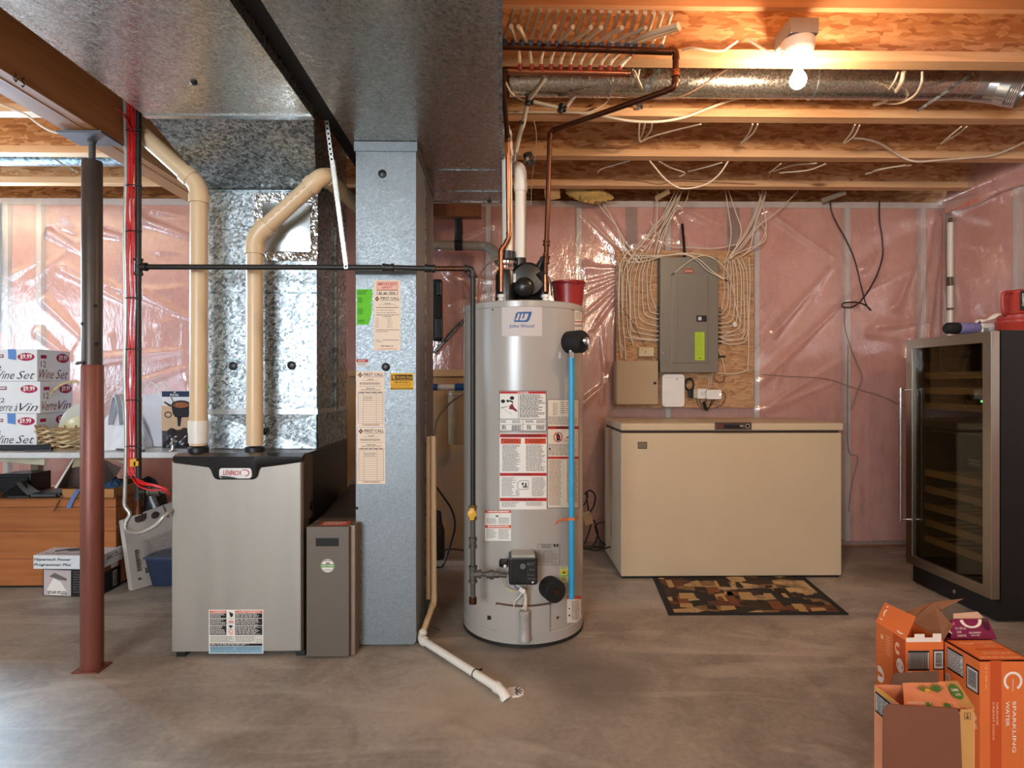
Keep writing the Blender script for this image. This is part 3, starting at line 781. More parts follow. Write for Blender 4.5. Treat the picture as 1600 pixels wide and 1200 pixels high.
# badge
bf = onY(YN - .020)
def rr(x0, y0, x1, y1, r, n=6):
    out = []
    for cx, cy, a0 in ((x1 - r, y0 + r, -90), (x1 - r, y1 - r, 0), (x0 + r, y1 - r, 90), (x0 + r, y0 + r, 180)):
        out += [(cx + r * math.cos(math.radians(a0 + 90 * i / n)), cy + r * math.sin(math.radians(a0 + 90 * i / n))) for i in range(n + 1)]
    return out
p = Print(bf); m = MB(); m.prism([bf(x, y, 0) for x, y in rr(342.5, 731.5, 393, 747.5, 4.5)], (0, .012, 0)); p._add(m.v, m.f)
p.poly([(343, 743.5), (352, 743.8), (362, 745), (372, 747.2), (362, 747.6), (347, 747.6)], 2, 1)
p.text('LENNOX', 348.5, 734.8, 378, 742.5, 1, 1, .012, .12)
p.ring(381, 739, 9, 5.6, 1.4, 1, 1, 16, -1.9, 1.3)
p.build('badge', [M('badge_silver', '#D9D6D2', 0.3, .2), RED, BLACK], t, label='silver oval name badge')
# warning label
lf = onY(YN)
p = Print(lf); p.rect(326.5, 952.5, 411.5, 1021, 0)
p.rect(328, 954, 354, 957.8, 2, 1); p.rect(367.5, 954, 410, 957.8, 2, 1); p.text('WARNING', 333, 954.8, 352, 957.2, 0, 2, .02); p.text('AVERTISSEMENT', 372.5, 954.8, 407.5, 957.2, 0, 2, .02)
p.poly([(330.5, 957.2), (332.6, 957.2), (331.5, 955)], 0, 2); p.poly([(369.2, 957.2), (371.5, 957.2), (370.3, 955)], 0, 2)
for y0_, y1_ in ((958.2, 965.6), (966.4, 976.8), (977.6, 992)):
    p.rect(328, y0_, 354, y1_, 1, 1); p.rect(367.5, y0_, 410, y1_, 1, 1)
    k = max(3, int((y1_ - y0_) / 1.7)); p.rows(329, y0_ + .6, 353, y1_ - .4, k, 0, 2, int(y0_), .4, .35); p.rows(368.5, y0_ + .6, 409, y1_ - .4, k, 0, 2, int(y0_) + 3, .4, .3)
p.poly([(358, 955.5), (361, 957), (364.5, 958.5), (364, 963), (360.5, 964.5), (359, 960)], 1, 1)
p.rect(355.5, 966, 366, 966.4, 1, 1); p.rect(355.5, 973.5, 366, 973.9, 1, 1); p.rect(355.5, 982.5, 366, 982.9, 1, 1)
for q in (357.5, 360, 362.5): p.poly([(q, 972.8), (q + 2.4, 972.8), (q + 1.2, 968 - (q == 360))], 2, 1)
p.poly([(356.5, 979), (359, 976.5), (363, 977), (365.5, 979.5), (362.5, 979), (361.5, 981.5), (359.5, 981.5), (359, 979)], 1, 1)
p.ring(360.8, 987.5, 4, 4, .9, 2, 1, 18); p.poly([(358.5, 985.5), (363, 989.5), (362.3, 990.3), (357.8, 986.3)], 2, 1)
p.rect(328, 993, 410, 1004.5, 4, 1); p.rows(329, 994, 365, 1004, 5, 3, 2, 71, .35, .15); p.rows(368, 994, 400, 1004, 5, 3, 2, 72, .35, .2); p.frame(401, 999, 409, 1003.6, .4, 3, 2)
p.rect(328, 1005.2, 410, 1009, 1, 1); p.rows(329, 1006, 395, 1008.5, 2, 0, 2, 75, .4, .2); p.rect(328, 1009.6, 410, 1020, 5, 1); p.rows(330, 1010.3, 366, 1016, 3, 3, 2, 76, .35, .1); p.rows(370, 1010.3, 408, 1016, 3, 3, 2, 77, .35, .1); p.rows(332, 1017.3, 400, 1019, 1, 3, 2, 78, .5, .1)
p.build('warning_label', [PAPER, INK, ORANGE, INKG, ink('label_grey', '#D3CCC2'), ink('label_blue', '#7CA5B8')], t, label='bilingual warning label')
for px in (280, 468):
    x = xs(px, YN); MB().box(x - .018, x + .018, YN + .01, YN + .06, 0, .024).build('foot', BLACK, t)
MB().lathe([(.021, 0), (.021, .006), (.012, .008), (.001, .008)], PX(485, 790, fx1 + .001), (1, 0, 0), 16).build('grommet', BLACK, t, smooth=40)
MB().box(fx1 - .01, fx1 + .004, YN + .082, YN + .125, .55, fz1 - .01).build('side_strip', M('side_bronze', '#6E5E50', .4, .5), t)

# filter cabinet between furnace and return drop
t = thing('filter_cabinet', 'narrow taupe filter cabinet with a slot, between furnace and return duct', 'cabinet', (-.71, 2.7, 0))
yf = 2.44; a, b = xs(478.5, yf), xs(545.5, yf)
MB().box(a, b, yf, yf + .02, .006, .5375).build('front_panel', M('taupe_paint', '#65594E', 0.45, .25, .05, 3), t, bevel=.003)
MB().box(a + .004, b + .020, yf + .02, 2.535, .004, .5375).build('body', M('galv_brown_reflection', '#8A7462', 0.4, .6), t, bevel=.002)  # brown stands in for the warm reflection on plain galvanised steel
MB().box(a + .004, xa - .004, 2.535, 3.17, .004, .5375).build('rear_body', M('galv_brown_reflection', '#8A7462', 0.4, .6), t)
m = MB(); m.prism([(a + .01, 2.60, .538), (a + .01, 3.1, .538), (a + .01, 3.1, .60)], (xa - a - .02, 0, 0)); m.build('boot', M('boot_dark', '#4E443C', .4, .6), t)
ff = onY(yf)
p = Print(ff); p.rect(493.5, 840.5, 529.5, 853.5, 0); p.build('filter_slot', [BLACKM], t)
MB().box(xs(493.5, yf), xs(529.5, yf), yf - .003, yf + .001, zs(500, 842, yf), zs(500, 840.3, yf)).build('slot_lip', BLACK, t)
p = Print(ff); p.ellipse(512, 884, 10.5, 10.5, 0, 0, 28); p.ring(512, 884, 9.8, 9.8, .6, 2, 1, 28); p.rect(500, 881.5, 524, 886.5, 1, 1); p.text('CERTIFIED', 501.5, 882.8, 522.5, 885.2, 0, 2, .02); p.rows(506, 875.5, 518, 878, 1, 2, 1, 4, .6, 0, .2); p.rows(507, 889.5, 517, 891.5, 1, 2, 1, 5, .6, 0, .2)
p.poly([(508, 881), (510, 879), (514, 878.6), (516.5, 880.6), (515, 881.2)], 2, 1)
p.build('round_sticker', [PAPER, ink('sticker_green', '#4F8A35'), INKG], t, label='round green and white sticker')
p = Print(lambda u, v, h: Vector((a + .045 + .115 * u, yf + .022 + .07 * (1 - v), .5375 + h))); p.rect(0, 0, 1, 1, 0); p.rows(.08, .15, .92, .9, 4, 1, 1, 3)
p.build('top_sticker', [ORANGE, PAPER], t, label='orange and white sticker')

# ---------------------------------------------------------------- pvc vent pipes of the furnace
def elbow(par, a, c, b, r, mat, name='elbow', grow=1.18):
    """socketed bend through a -> c -> b"""
    a, c, b = Vector(a), Vector(c), Vector(b)
    pts = [a + (c - a) * 0.0, a + (c - a) * 0.45]
    for i in range(1, 8):
        tt = i / 8; p0, p2 = a + (c - a) * .45, b + (c - b) * .45
        pts.append(p0 * (1 - tt) ** 2 + c * 2 * tt * (1 - tt) + p2 * tt ** 2)
    pts += [b + (c - b) * .45, b]
    m = MB(); m.tube(pts, r * 1.08, 18)
    for e, d in ((a, (c - a)), (b, (c - b))):
        d = d.normalized(); m.cyl(e, e + d * r * 1.0, r * grow, 18)
    return m.build(name, mat, par, smooth=40)
def run(par, a, b, r, mat, name='pipe'):
    return MB().cyl(a, b, r, 20).build(name, mat, par, smooth=40)
YV = 2.54; RV = .0345
t = thing('vent_pipe', 'tan plastic furnace vent pipe at the left rear, bending up past the wooden beam', 'pipe', P(310, 703, YV))
p0, p1, p2 = P(310, 703, YV), P(311, 300, YV), P(214, 202, 2.50)
bend = P(311, 290, YV)
run(t, p0 + Vector((0, 0, .02)), (bend.x, YV, bend.z - .07), RV, PVCT)
d2 = (p2 - bend).normalized()
elbow(t, (bend.x, YV, bend.z - .075), bend, bend + d2 * .075, RV, PVCT)
run(t, bend + d2 * .07, p2, RV, PVCT)
MB().cyl(p0 + Vector((0, 0, .03)), P(310, 657, YV), RV * 1.12, 20).build('coupling', PVCW, t, smooth=40)
MB().cyl(P(310, 676, YV), P(310, 658, YV), RV * 1.17, 20).build('coupling', PVCW, t, smooth=40)
MB().lathe([(RV * 1.2, 0), (RV * 1.2, .022), (RV * 1.02, .026)], (p0.x, YV, fz1), (0, 0, 1), 20).build('rubber_collar', BLACK, t, smooth=40)
t = thing('vent_pipe', 'tan plastic furnace vent pipe rising in front of the plenum, with a diagonal jog', 'pipe', P(398, 703, YV))
YV2 = 2.56
p0, c1, c2 = P(398, 703, YV2), P(398, 370, YV2), P(505, 273, YV2)
dd = (c2 - c1).normalized(); c3 = Vector((-.70, 3.05, 1.99)); d3 = (c3 - c2).normalized()
run(t, p0 + Vector((0, 0, .02)), c1 - Vector((0, 0, .07)), RV, PVCT)
elbow(t, c1 - Vector((0, 0, .075)), c1, c1 + dd * .075, RV, PVCT)
run(t, c1 + dd * .07, c2 - dd * .08, RV, PVCT)
elbow(t, c2 - dd * .085, c2, c2 + d3 * .06, RV, PVCT)
run(t, c2 + d3 * .06, c3, RV, PVCT)
MB().lathe([(RV * 1.2, 0), (RV * 1.2, .02), (RV * 1.02, .024)], (p0.x, YV2, fz1), (0, 0, 1), 20).build('rubber_collar', BLACK, t, smooth=40)
p = Print(lambda x, y, h: P(x, y, YV2) + Vector((0, -RV * .99 - h, 0))); 
for k in range(7):
    u = .2 + .09 * k; x = 398 + 107 * u; y = 371 - 97 * u; p.poly([(x, y), (x + 4, y - 3.6), (x + 4.2, y - 2.9), (x + .2, y + .7)], 0, 0)
p.build('pipe_print', [INKG], t)

# ---------------------------------------------------------------- perforated hanger strap
t = thing('hanger_strap', 'perforated white metal strap hanging from overhead and carrying the gas pipe', 'strap', P(540, 417, 2.45))
def strap(par, a, b, w=.017, th=.0012, hole=.021):
    a, b = Vector(a), Vector(b); d = (b - a); L = d.length; d.normalize(); side = Vector((1, 0, 0)); side = (side - d * side.dot(d)).normalized(); nrm = d.cross(side)
    m = MB(); n = int(L / hole)
    for k in range(n):
        c = a + d * (hole * (k + .5)); r = w * .30
        ring = [c + side * (r * math.cos(j * math.pi / 3)) + d * (r * math.sin(j * math.pi / 3)) for j in range(6)]
        out = [c + side * (w * .5) + d * 0, c + side * (w * .42) + d * hole * .5, c - side * (w * .42) + d * hole * .5, c - side * (w * .5), c - side * (w * .42) - d * hole * .5, c + side * (w * .42) - d * hole * .5]
        for j in range(6): m.quad(out[j], out[(j + 1) % 6], ring[(j + 1) % 6], ring[j])
    return m.build('strap', M('strap_white', '#D8D8D2', .4, .3), par)
strap(t, P(507, 165, 2.44), P(541, 422, 2.438)); strap(t, P(520, 250, 2.47), P(542, 420, 2.466))

# ---------------------------------------------------------------- gas line
YG = 2.45; RG = .0108
t = thing('gas_pipe', 'black iron gas pipe crossing in front of the ducts to the water heater', 'pipe', P(215, 800, YG))
gv = xs(216.5, YG)
run(t, P(216.5, 100, YG), P(216.5, 410, YG), RG, IRON); run(t, P(216.5, 424, YG), P(216.5, 762, YG), RG, IRON)
c = P(216.5, 417, YG)
def tee(par, c, ax, side, r, mat, L=.034):
    c, ax, side = Vector(c), Vector(ax).normalized(), Vector(side).normalized(); m = MB()
    m.cyl(c - ax * L, c + ax * L, r * 1.35, 14); m.cyl(c - ax * L, c - ax * L * .7, r * 1.6, 14); m.cyl(c + ax * L * .7, c + ax * L, r * 1.6, 14)
    m.cyl(c, c + side * L, r * 1.35, 14); m.cyl(c + side * L * .7, c + side * L, r * 1.6, 14); return m.build('tee', mat, par, smooth=40)
tee(t, c, (0, 0, 1), (1, 0, 0), RG, IRON)
ce = P(739, 420, YG)
run(t, c + Vector((.03, 0, 0)), P(596, 418, YG), RG, IRON); run(t, P(614, 418, YG), P(665, 419.5, YG), RG * .97, IRON); run(t, P(679, 420, YG), P(728, 420, YG), RG * .95, COPPERD)
def coupl(par, a, b, r, mat):
    a, b = Vector(a), Vector(b); d = b - a; m = MB(); m.cyl(a, b, r * 1.35, 14); m.cyl(a, a + d * .22, r * 1.6, 14); m.cyl(b - d * .22, b, r * 1.6, 14); return m.build('coupling', mat, par, smooth=40)
coupl(t, P(598, 418, YG), P(615, 418.5, YG), RG, IRON); coupl(t, P(664, 419, YG), P(680, 420, YG), RG, IRON)
elbow(t, ce + Vector((-.034, 0, 0)), ce, ce + Vector((0, 0, -.034)), RG, IRON, grow=1.55)
vx = ce.x
run(t, ce - Vector((0, 0, .03)), P(739, 792, YG), RG, IRON)
zz = lambda y: zs(739, y, YG)
MB().cyl((vx, YG, zz(813)), (vx, YG, zz(840)), RG, 14).build('pipe', IRONG, t, smooth=40)
m = MB(); m.cyl((vx, YG, zz(812)), (vx, YG, zz(789)), RG * 1.25, 14); m.cyl((vx, YG, zz(795)), (vx, YG, zz(790)), RG * 1.6, 8); m.cyl((vx, YG, zz(812)), (vx, YG, zz(807)), RG * 1.6, 8); m.ball((vx, YG, zz(801)), RG * 1.5, 12, 8)
v = m.build('shutoff_valve', M('valve_brass', '#7D6A3C', .4, .7), t, smooth=40)
m = MB(); cc = Vector((vx - .003, YG - .022, zz(801))); m.lathe([(.017, 0), (.019, .004), (.017, .009), (.006, .011), (.001, .011)], cc, (0, -1, 0), 12); m.obox(cc + Vector((0, -.004, 0)), (1, 0, 0), (0, 1, 0), (0, 0, 1), .009, .005, .024); m.build('valve_handle', BRASS, v, smooth=40)
coupl(t, (vx, YG, zz(840)), (vx, YG, zz(856)), RG, IRONG)
MB().cyl((vx, YG, zz(856)), (vx, YG, zz(884)), RG, 14).build('pipe', IRONG, t, smooth=40)
ct = Vector((vx, YG, zz(897))); tee(t, ct, (0, 0, 1), (1, 0, 0), RG * 1.05, IRONG)
run(t, ct - Vector((0, 0, .03)), (vx, YG, zz(938)), RG, IRONG)
MB().cyl((vx, YG, zz(933)), (vx, YG, zz(943)), RG * 1.5, 14).build('drip_cap', COPPERD, t, smooth=40)
run(t, ct + Vector((.03, 0, 0)), P(792, 899, YG), RG * .9, IRONG)
m = MB(); a = P(760, 898, YG); m.cyl(a, a + Vector((.022, 0, 0)), RG * 1.45, 8); m.cyl(a + Vector((.013, 0, 0)), a + Vector((.030, 0, 0)), RG * 1.9, 8); m.cyl(a + Vector((.03, 0, 0)), a + Vector((.05, 0, 0)), RG * 1.35, 8); m.build('union', IRONG, t, smooth=30)
# lower left end: tee, furnace branch and drip leg
c = P(216.5, 768, YG); tee(t, c, (0, 0, 1), (1, 0, 0), RG, IRON)
run(t, c - Vector((0, 0, .03)), P(216.5, 800, YG), RG * 1.1, COPPERD); MB().cyl(P(216.5, 790, YG), P(216.5, 803, YG), RG * 1.5, 12).build('drip_cap', COPPERD, t, smooth=40)
run(t, c + Vector((.03, 0, 0)), Vector((fx0 - .002, YG, c.z)), RG * .95, IRONG); coupl(t, P(232, 768, YG), P(252, 768, YG), RG * 1.1, IRONG)

# red thermostat / alarm cables tied to the gas pipe
t = thing('red_cable_bundle', 'bundle of glossy red cables zip tied to the black vertical gas pipe', 'cables', P(208, 760, YG))
REDC = M('red_jacket', '#C41A1E', 0.28, var=.08)
rnd = random.Random(11)
zlist = [100, 160, 205, 250, 291, 330, 362, 420, 467, 510, 546, 590, 625, 660, 700, 735]
for k in range(5):
    off = -.0115 - .0068 * k; yo = -.004 - .006 * (k % 2)
    pts = [P(216.5, y, YG) + Vector((off + rnd.uniform(-.0022, .0022) - (.003 if y in (330, 420, 510, 590, 660) and k > 2 else 0), yo + rnd.uniform(-.002, .002), 0)) for y in zlist]
    if k < 3: pts += [P(214 + 2 * k, 750, YG - .012), P(222 + 3 * k, 757 - k, YG - .02), P(240, 759 - k, YG - .02), P(258, 765 - k, YG - .01), Vector((fx0 - .003, YG - .0, zs(272, 772 - k, YG)))]
    else: pts += [P(211 - k, 748, YG - .01), P(218, 760, YG - .03), P(236, 766, YG - .028), P(255, 766, YG - .02), Vector((fx0 - .003, YG - .004, zs(272, 768 + k, YG)))]
    MB().tube(pts, .0034, 8, 3).build('cable', REDC, t, smooth=60)
for y in (205, 291, 362, 466, 546, 625, 697, 745):
    c = P(213, y, YG); m = MB()
    ring = [c + Vector((.031 * math.cos(q) - .010, .017 * math.sin(q) - .002, .001 * math.sin(3 * q))) for q in [2 * math.pi * i / 18 for i in range(18)]]
    m.tube(ring, .0021, 6, closed=True); m.obox(c + Vector((.018, -.012, 0)), (1, 0, .1), (0, 1, 0), (0, 0, 1), .010, .004, .0035)
    m.build('zip_tie', BLACK, t, smooth=40)
m = MB(); c = P(208, 723, YG - .022); m.obox(c, (1, 0, .12), (0, 1, 0), (0, 0, 1), .013, .003, .016); m.obox(c + Vector((.012, 0, -.004)), (1, 0, .12), (0, 1, 0), (0, 0, 1), .010, .003, .010)
m.build('yellow_tag', BRASS, t, bevel=.002)
MB().tube([P(0, 76, 1.95) + Vector((.02, 0, .0)), P(60, 108, 2.1), P(112, 146, 2.28), P(160, 163, 2.38), P(190, 175, 2.42), P(206, 205, 2.43)], .0032, 7, 4).build('cable', REDC, t, smooth=60)

t = thing('flex_conduit', 'corrugated grey metal conduit beside the red cables, looping to the furnace', 'conduit', P(204, 830, YG))
pts = [P(205, y, YG - .004) + Vector((-.022 + .003 * math.sin(y * .03), 0, 0)) for y in (140, 190, 250, 310, 370, 430, 500, 580, 660, 720, 770, 790)] + [P(203, 803, YG - .006), P(197, 816, YG - .01), P(196, 827, YG - .02), P(205, 832, YG - .03), P(222, 831, YG - .04), P(244, 820, YG - .04), P(258, 805, YG - .03), P(272, 795, YG + .02), P(279, 794, YG + .06)]
pts = catmull(pts, 40); 
# evenly spaced ribs
cum = [0.0]
for i in range(1, len(pts)): cum.append(cum[-1] + (pts[i] - pts[i - 1]).length)
even = []; i = 0; step = .0032; k = 0
while k * step < cum[-1]:
    while cum[i + 1] < k * step: i += 1
    tt = (k * step - cum[i]) / max(1e-9, cum[i + 1] - cum[i]); even.append(pts[i].lerp(pts[i + 1], tt)); k += 1
MB().tube(even, [(.0090 if k % 2 else .0072) for k in range(len(even))], 9).build('conduit', M('conduit_grey', '#B9B6AE', .35, .6), t, smooth=60)

# ---------------------------------------------------------------- steel jack post
YJ = 2.37; jx = xs(144, YJ)
t = thing('jack_post', 'rust brown adjustable steel post holding up the wooden beam', 'post', (jx, YJ, 0))
RUST = M('rust_primer', '#7A4436', 0.42, .25, .22, 5, bump=.15, bscale=40, stretch=(2, 2, .6)); GUN = M('gunmetal', '#4A403A', 0.4, .45, .25, 6)
zj = zs(144, 570, YJ); ztop = zs(144, 252, YJ)
MB().lathe([(.0385, .004), (.0395, .006), (.0395, zj - .004), (.037, zj)], (jx, YJ, 0), n=32).build('lower_tube', RUST, t, smooth=40)
MB().lathe([(.0355, zj - .05), (.0355, ztop - .004), (.034, ztop), (.012, ztop)], (jx, YJ, 0), n=32).build('upper_tube', GUN, t, smooth=40)
MB().lathe([(.0115, ztop - .01)] + [(.0115 + .0012 * (k % 2), ztop + .004 * k) for k in range(22)], (jx, YJ, 0), n=14).build('screw', IRONG, t, smooth=30)
MB().lathe([(.016, ztop + .074), (.016, ztop + .086)], (jx, YJ, 0), n=6).build('nut', IRONG, t)
MB().box(jx - .085, jx + .085, YJ - .075, YJ + .055, 2.079, 2.088).build('top_plate', M('plate_grey', '#6A6E72', .45, .4), t)
MB().box(jx - .05, jx + .05, YJ - .045, YJ + .045, 0, .006).build('base_plate', RUST, t)
for px, py in ((155, 479), (137, 507), (156, 538)):
    an = math.asin(max(-.99, min(.99, (xs(px, YJ) - jx) / .0355))); c = Vector((jx + .0350 * math.sin(an), YJ - .0350 * math.cos(an), zs(px, py, YJ)))
    MB().lathe([(.0075, 0), (.0075, .0018), (.001, .0018)], c, (math.sin(an), -math.cos(an), 0), 14).build('pin_hole', BLACKM, t)
c = Vector((xs(138, YJ), YJ - .035, zj + .004)); MB().tube([c + Vector((-.02, .0, 0)), c + Vector((-.005, -.012, .002)), c + Vector((.012, -.008, .004))], .006, 10).build('pin', IRONG, t, smooth=40)
# ---------------------------------------------------------------- water heater
TY, TR, TZ = 2.80, .2785, 1.477
TX = xs(817.5, TY)
t = thing('water_heater', 'tall grey tank water heater with a blue discharge pipe and warning labels', 'water heater', (TX, TY, 0))
TANKM = M('tank_grey', '#A8A198', 0.25, .0, .01, 3, spec=.6, rv=.008)
def tank(px, py, h=0.0, R=TR):
    r = ray(px, py); R = R + h
    a = r.x * r.x + r.y * r.y; b = -2 * (r.x * TX + r.y * TY); c = TX * TX + TY * TY - R * R
    D = max(0.0, b * b - 4 * a * c); d = (-b - math.sqrt(D)) / (2 * a)
    return Vector((r.x * d, r.y * d, EYE + r.z * d))
tf = lambda x, y, h: tank(x, y, h)
def nrm(p): return Vector((p.x - TX, p.y - TY, 0)).normalized()
zr = .062
MB().lathe([(TR - .004, .012), (TR + .001, .016), (TR + .001, zr - .004), (TR - .003, zr), (TR, zr + .004), (TR, TZ - .03), (TR + .0025, TZ - .028), (TR + .0025, TZ - .004), (TR - .003, TZ), (.02, TZ + .006)], (TX, TY, 0), n=96).build('jacket', TANKM, t, smooth=30)
MB().lathe([(TR - .006, 0), (TR + .003, .002), (TR + .003, .014), (TR - .006, .014)], (TX, TY, 0), n=96).build('base_ring', M('base_black', '#2B2825', .5, .3), t, smooth=30)
for py, nm in ((473, 0),):
    for px in (770, 895):
        c = tank(px, 484); MB().lathe([(.004, 0), (.004, .002), (.001, .003)], c, nrm(c), 8).build('screw', IRONG, t)
# name panel
p = Print(tf, 5.0); p.rect(784, 478.5, 847, 525, 0, 0, 16)
p.poly([(803, 503), (806, 490), (809, 487.5), (831, 487), (830.6, 490), (827, 500), (824, 503.2)], 1, 1)
for a, b in ((809.5, 3.2), (815.0, 3.2), (820.5, 3.2)):
    p.poly([(a, 490), (a + b, 490), (a + b - 3.3, 500.5), (a - 3.3, 500.5)], 0, 2)
p.poly([(806.4, 497), (809.2, 497), (808.0, 500.5), (805.4, 500.5)], 0, 2); p.poly([(823, 490), (826, 490), (823.3, 498.5), (820, 500.5), (815, 500.5), (815.8, 498), (820.6, 497.6)], 0, 2)
p.text('John Wood', 795.5, 506.5, 834.5, 513.5, 1, 1, .006)
p.build('name_panel', [ink('panel_pale', '#C9BDB8'), BLUEI], t, label='pale name panel with blue emblem')
# danger label
p = Print(tf, 5.0); p.rect(780, 610.5, 853.5, 673.5, 0, 0, 20); p.frame(780, 610.5, 853.5, 673.5, .7, 1, 1, 20); p.rect(781, 611.5, 853, 615, 2, 1, 20); p.text('DANGER', 812, 612, 826, 614.6, 0, 2, .02); p.poly([(808.5, 614.5), (811, 614.5), (809.7, 612)], 0, 2)
p.rect(780, 654.5, 853.5, 655.4, 1, 1, 20); p.rect(809.8, 615, 810.4, 654.5, 1, 1); p.rect(816.8, 655, 817.4, 673.5, 1, 1)
for x, y, r in ((786, 627, 3.4), (800, 622, 3.6), (793.5, 626.5, 2.4)): p.ellipse(x, y, r, r * .85, 1, 1, 12)
p.poly([(796, 625), (801, 626.5), (802, 630), (800, 630), (799, 628), (796, 628)], 1, 1); p.poly([(797, 633), (801, 630.5), (803, 636), (808, 641), (808, 644), (801, 640), (795, 639)], 3, 1); p.poly([(782, 637), (796, 634), (796, 634.5), (784, 638), (800, 647), (799.5, 647.3)], 4, 1)
p.rows(812, 616.5, 852, 653, 17, 1, 1, 101, .5, .3, .09); p.rows(782, 657, 790.5, 661, 2, 1, 1, 102, .5, .1); p.rows(800, 657, 814, 661.5, 3, 1, 1, 103, .5, .1); p.rows(821, 657, 834, 661, 2, 1, 1, 104, .5, .1); p.rows(838, 657, 852, 661.5, 3, 1, 1, 105, .5, .1)
p.rect(781, 663, 853, 663.4, 4, 1, 20); p.rows(784, 664.5, 791.5, 671.5, 4, 1, 1, 106, .6, .1, .5); p.rows(799.5, 664.5, 815, 673, 5, 1, 1, 107, .6, .15, .2); p.rows(823, 664.5, 830, 671.5, 4, 1, 1, 108, .6, .1, .5); p.rows(838, 664.5, 852, 671.5, 4, 1, 1, 109, .6, .15, .2)
p.build('danger_label', [PAPER, INK, RED, REDD, INKG], t, label='hot water danger label with tap drawing')
# lighting instruction label
p = Print(tf, 5.0); p.rect(780.5, 677, 854, 796, 0, 0, 20); p.rect(781, 678, 854, 683.5, 2, 1, 20); p.rows(785, 679, 850, 683, 2, 1, 2, 111, .5, .1, .06)
p.rect(782.5, 685, 814, 693.5, 3, 1, 8); p.rect(820, 685, 853, 693.5, 3, 1, 8); p.rows(788, 686.5, 813, 692.5, 3, 1, 2, 112, .4, .3); p.rows(826, 686.5, 852, 692.5, 3, 1, 2, 113, .4, .3); p.poly([(784, 688), (786.6, 688), (785.3, 685.6)], 1, 2); p.poly([(821.5, 688), (824, 688), (822.7, 685.6)], 1, 2)
p.rows(785, 695, 813.5, 737, 21, 4, 1, 114, .5, .3, .1); p.rows(822, 695, 853, 737, 21, 4, 1, 115, .5, .25, .1)
p.rect(781, 739, 854, 743.6, 2, 1, 20); p.rows(802, 740, 832, 743, 2, 1, 2, 116, .45, .05)
p.rows(784, 746, 806, 776, 16, 4, 1, 117, .45, .3, .12); p.rows(831, 746, 853, 776, 16, 4, 1, 118, .45, .25, .12); p.rows(806, 766, 812, 776, 5, 4, 1, 119, .45, .2, .3)
p.poly([(808.5, 754), (813, 750.5), (824, 750.5), (826, 752), (826, 763), (824, 764.8), (811, 765), (808.5, 763)], 5, 1); p.poly([(809.3, 754.4), (813.2, 751.2), (823.8, 751.2), (825.3, 752.4), (825.3, 762.6), (823.6, 764), (811.3, 764.3), (809.3, 762.6)], 0, 2)
p.rect(815.5, 754, 818, 758, 1, 3); p.ellipse(821.5, 757, 1.2, 3, 1, 3, 10); p.rect(817, 759, 824, 762, 5, 3)
p.rect(781, 778, 854, 783, 2, 1, 20); p.rows(800, 779, 838, 782.6, 2, 1, 2, 120, .45, .05); p.rows(784, 784.5, 812, 793, 5, 4, 1, 121, .45, .3, .1); p.rows(822, 784.5, 850, 791, 4, 4, 1, 122, .45, .2, .1)
p.build('instruction_label', [PAPER, INK, RED, ORANGE, INKG, INKG], t, label='lighting instructions label with red headings')
# flammable vapour label, right of it
p = Print(tf, 5.0); p.rect(855.5, 624, 904.5, 794, 0, 0, 18); p.frame(855.5, 624, 904.5, 794, .6, 1, 1, 18)
p.rows(864, 630, 872, 650, 8, 4, 1, 131, .35, .3, .5); p.rows(876, 628, 900, 648, 6, 4, 1, 132, .25, .5, .3); p.rows(857, 651, 903, 664, 8, 4, 1, 133, .45, .2, .1)
p.rect(856, 666, 904, 670.5, 2, 1, 18); p.rect(856, 666, 904, 666.6, 1, 2, 18); p.rows(868, 667.5, 892, 669.8, 1, 1, 2, 134, .8, 0, .1)
p.ring(872, 683, 7, 8.2, 1.3, 2, 2, 22); p.poly([(869, 679), (872, 676.5), (875, 681), (876, 688), (870, 689)], 1, 1); p.poly([(867, 678), (868, 677), (877.5, 688.5), (876.5, 689.5)], 2, 2)
p.poly([(882, 686), (888, 681), (893, 677.5), (892, 682), (888, 684)], 2, 1); p.rows(880, 687, 890, 691, 3, 4, 1, 135, .4, .2, .3)
p.rows(857, 694, 903, 712, 9, 4, 1, 136, .45, .2, .1); p.poly([(857.5, 702), (860.5, 702), (859, 699)], 1, 2); p.rect(856, 713.5, 904, 717, 2, 1, 18)
p.rows(858, 719, 878, 790, 34, 3, 1, 137, .45, .15, .15); p.rows(886, 719, 903, 786, 32, 3, 1, 138, .45, .15, .15)
p.build('vapour_label', [ink('paper_warm', '#DCCDB8'), INK, RED, ink('ink_brown', '#86684F'), INKG], t, label='flammable vapour warning label')
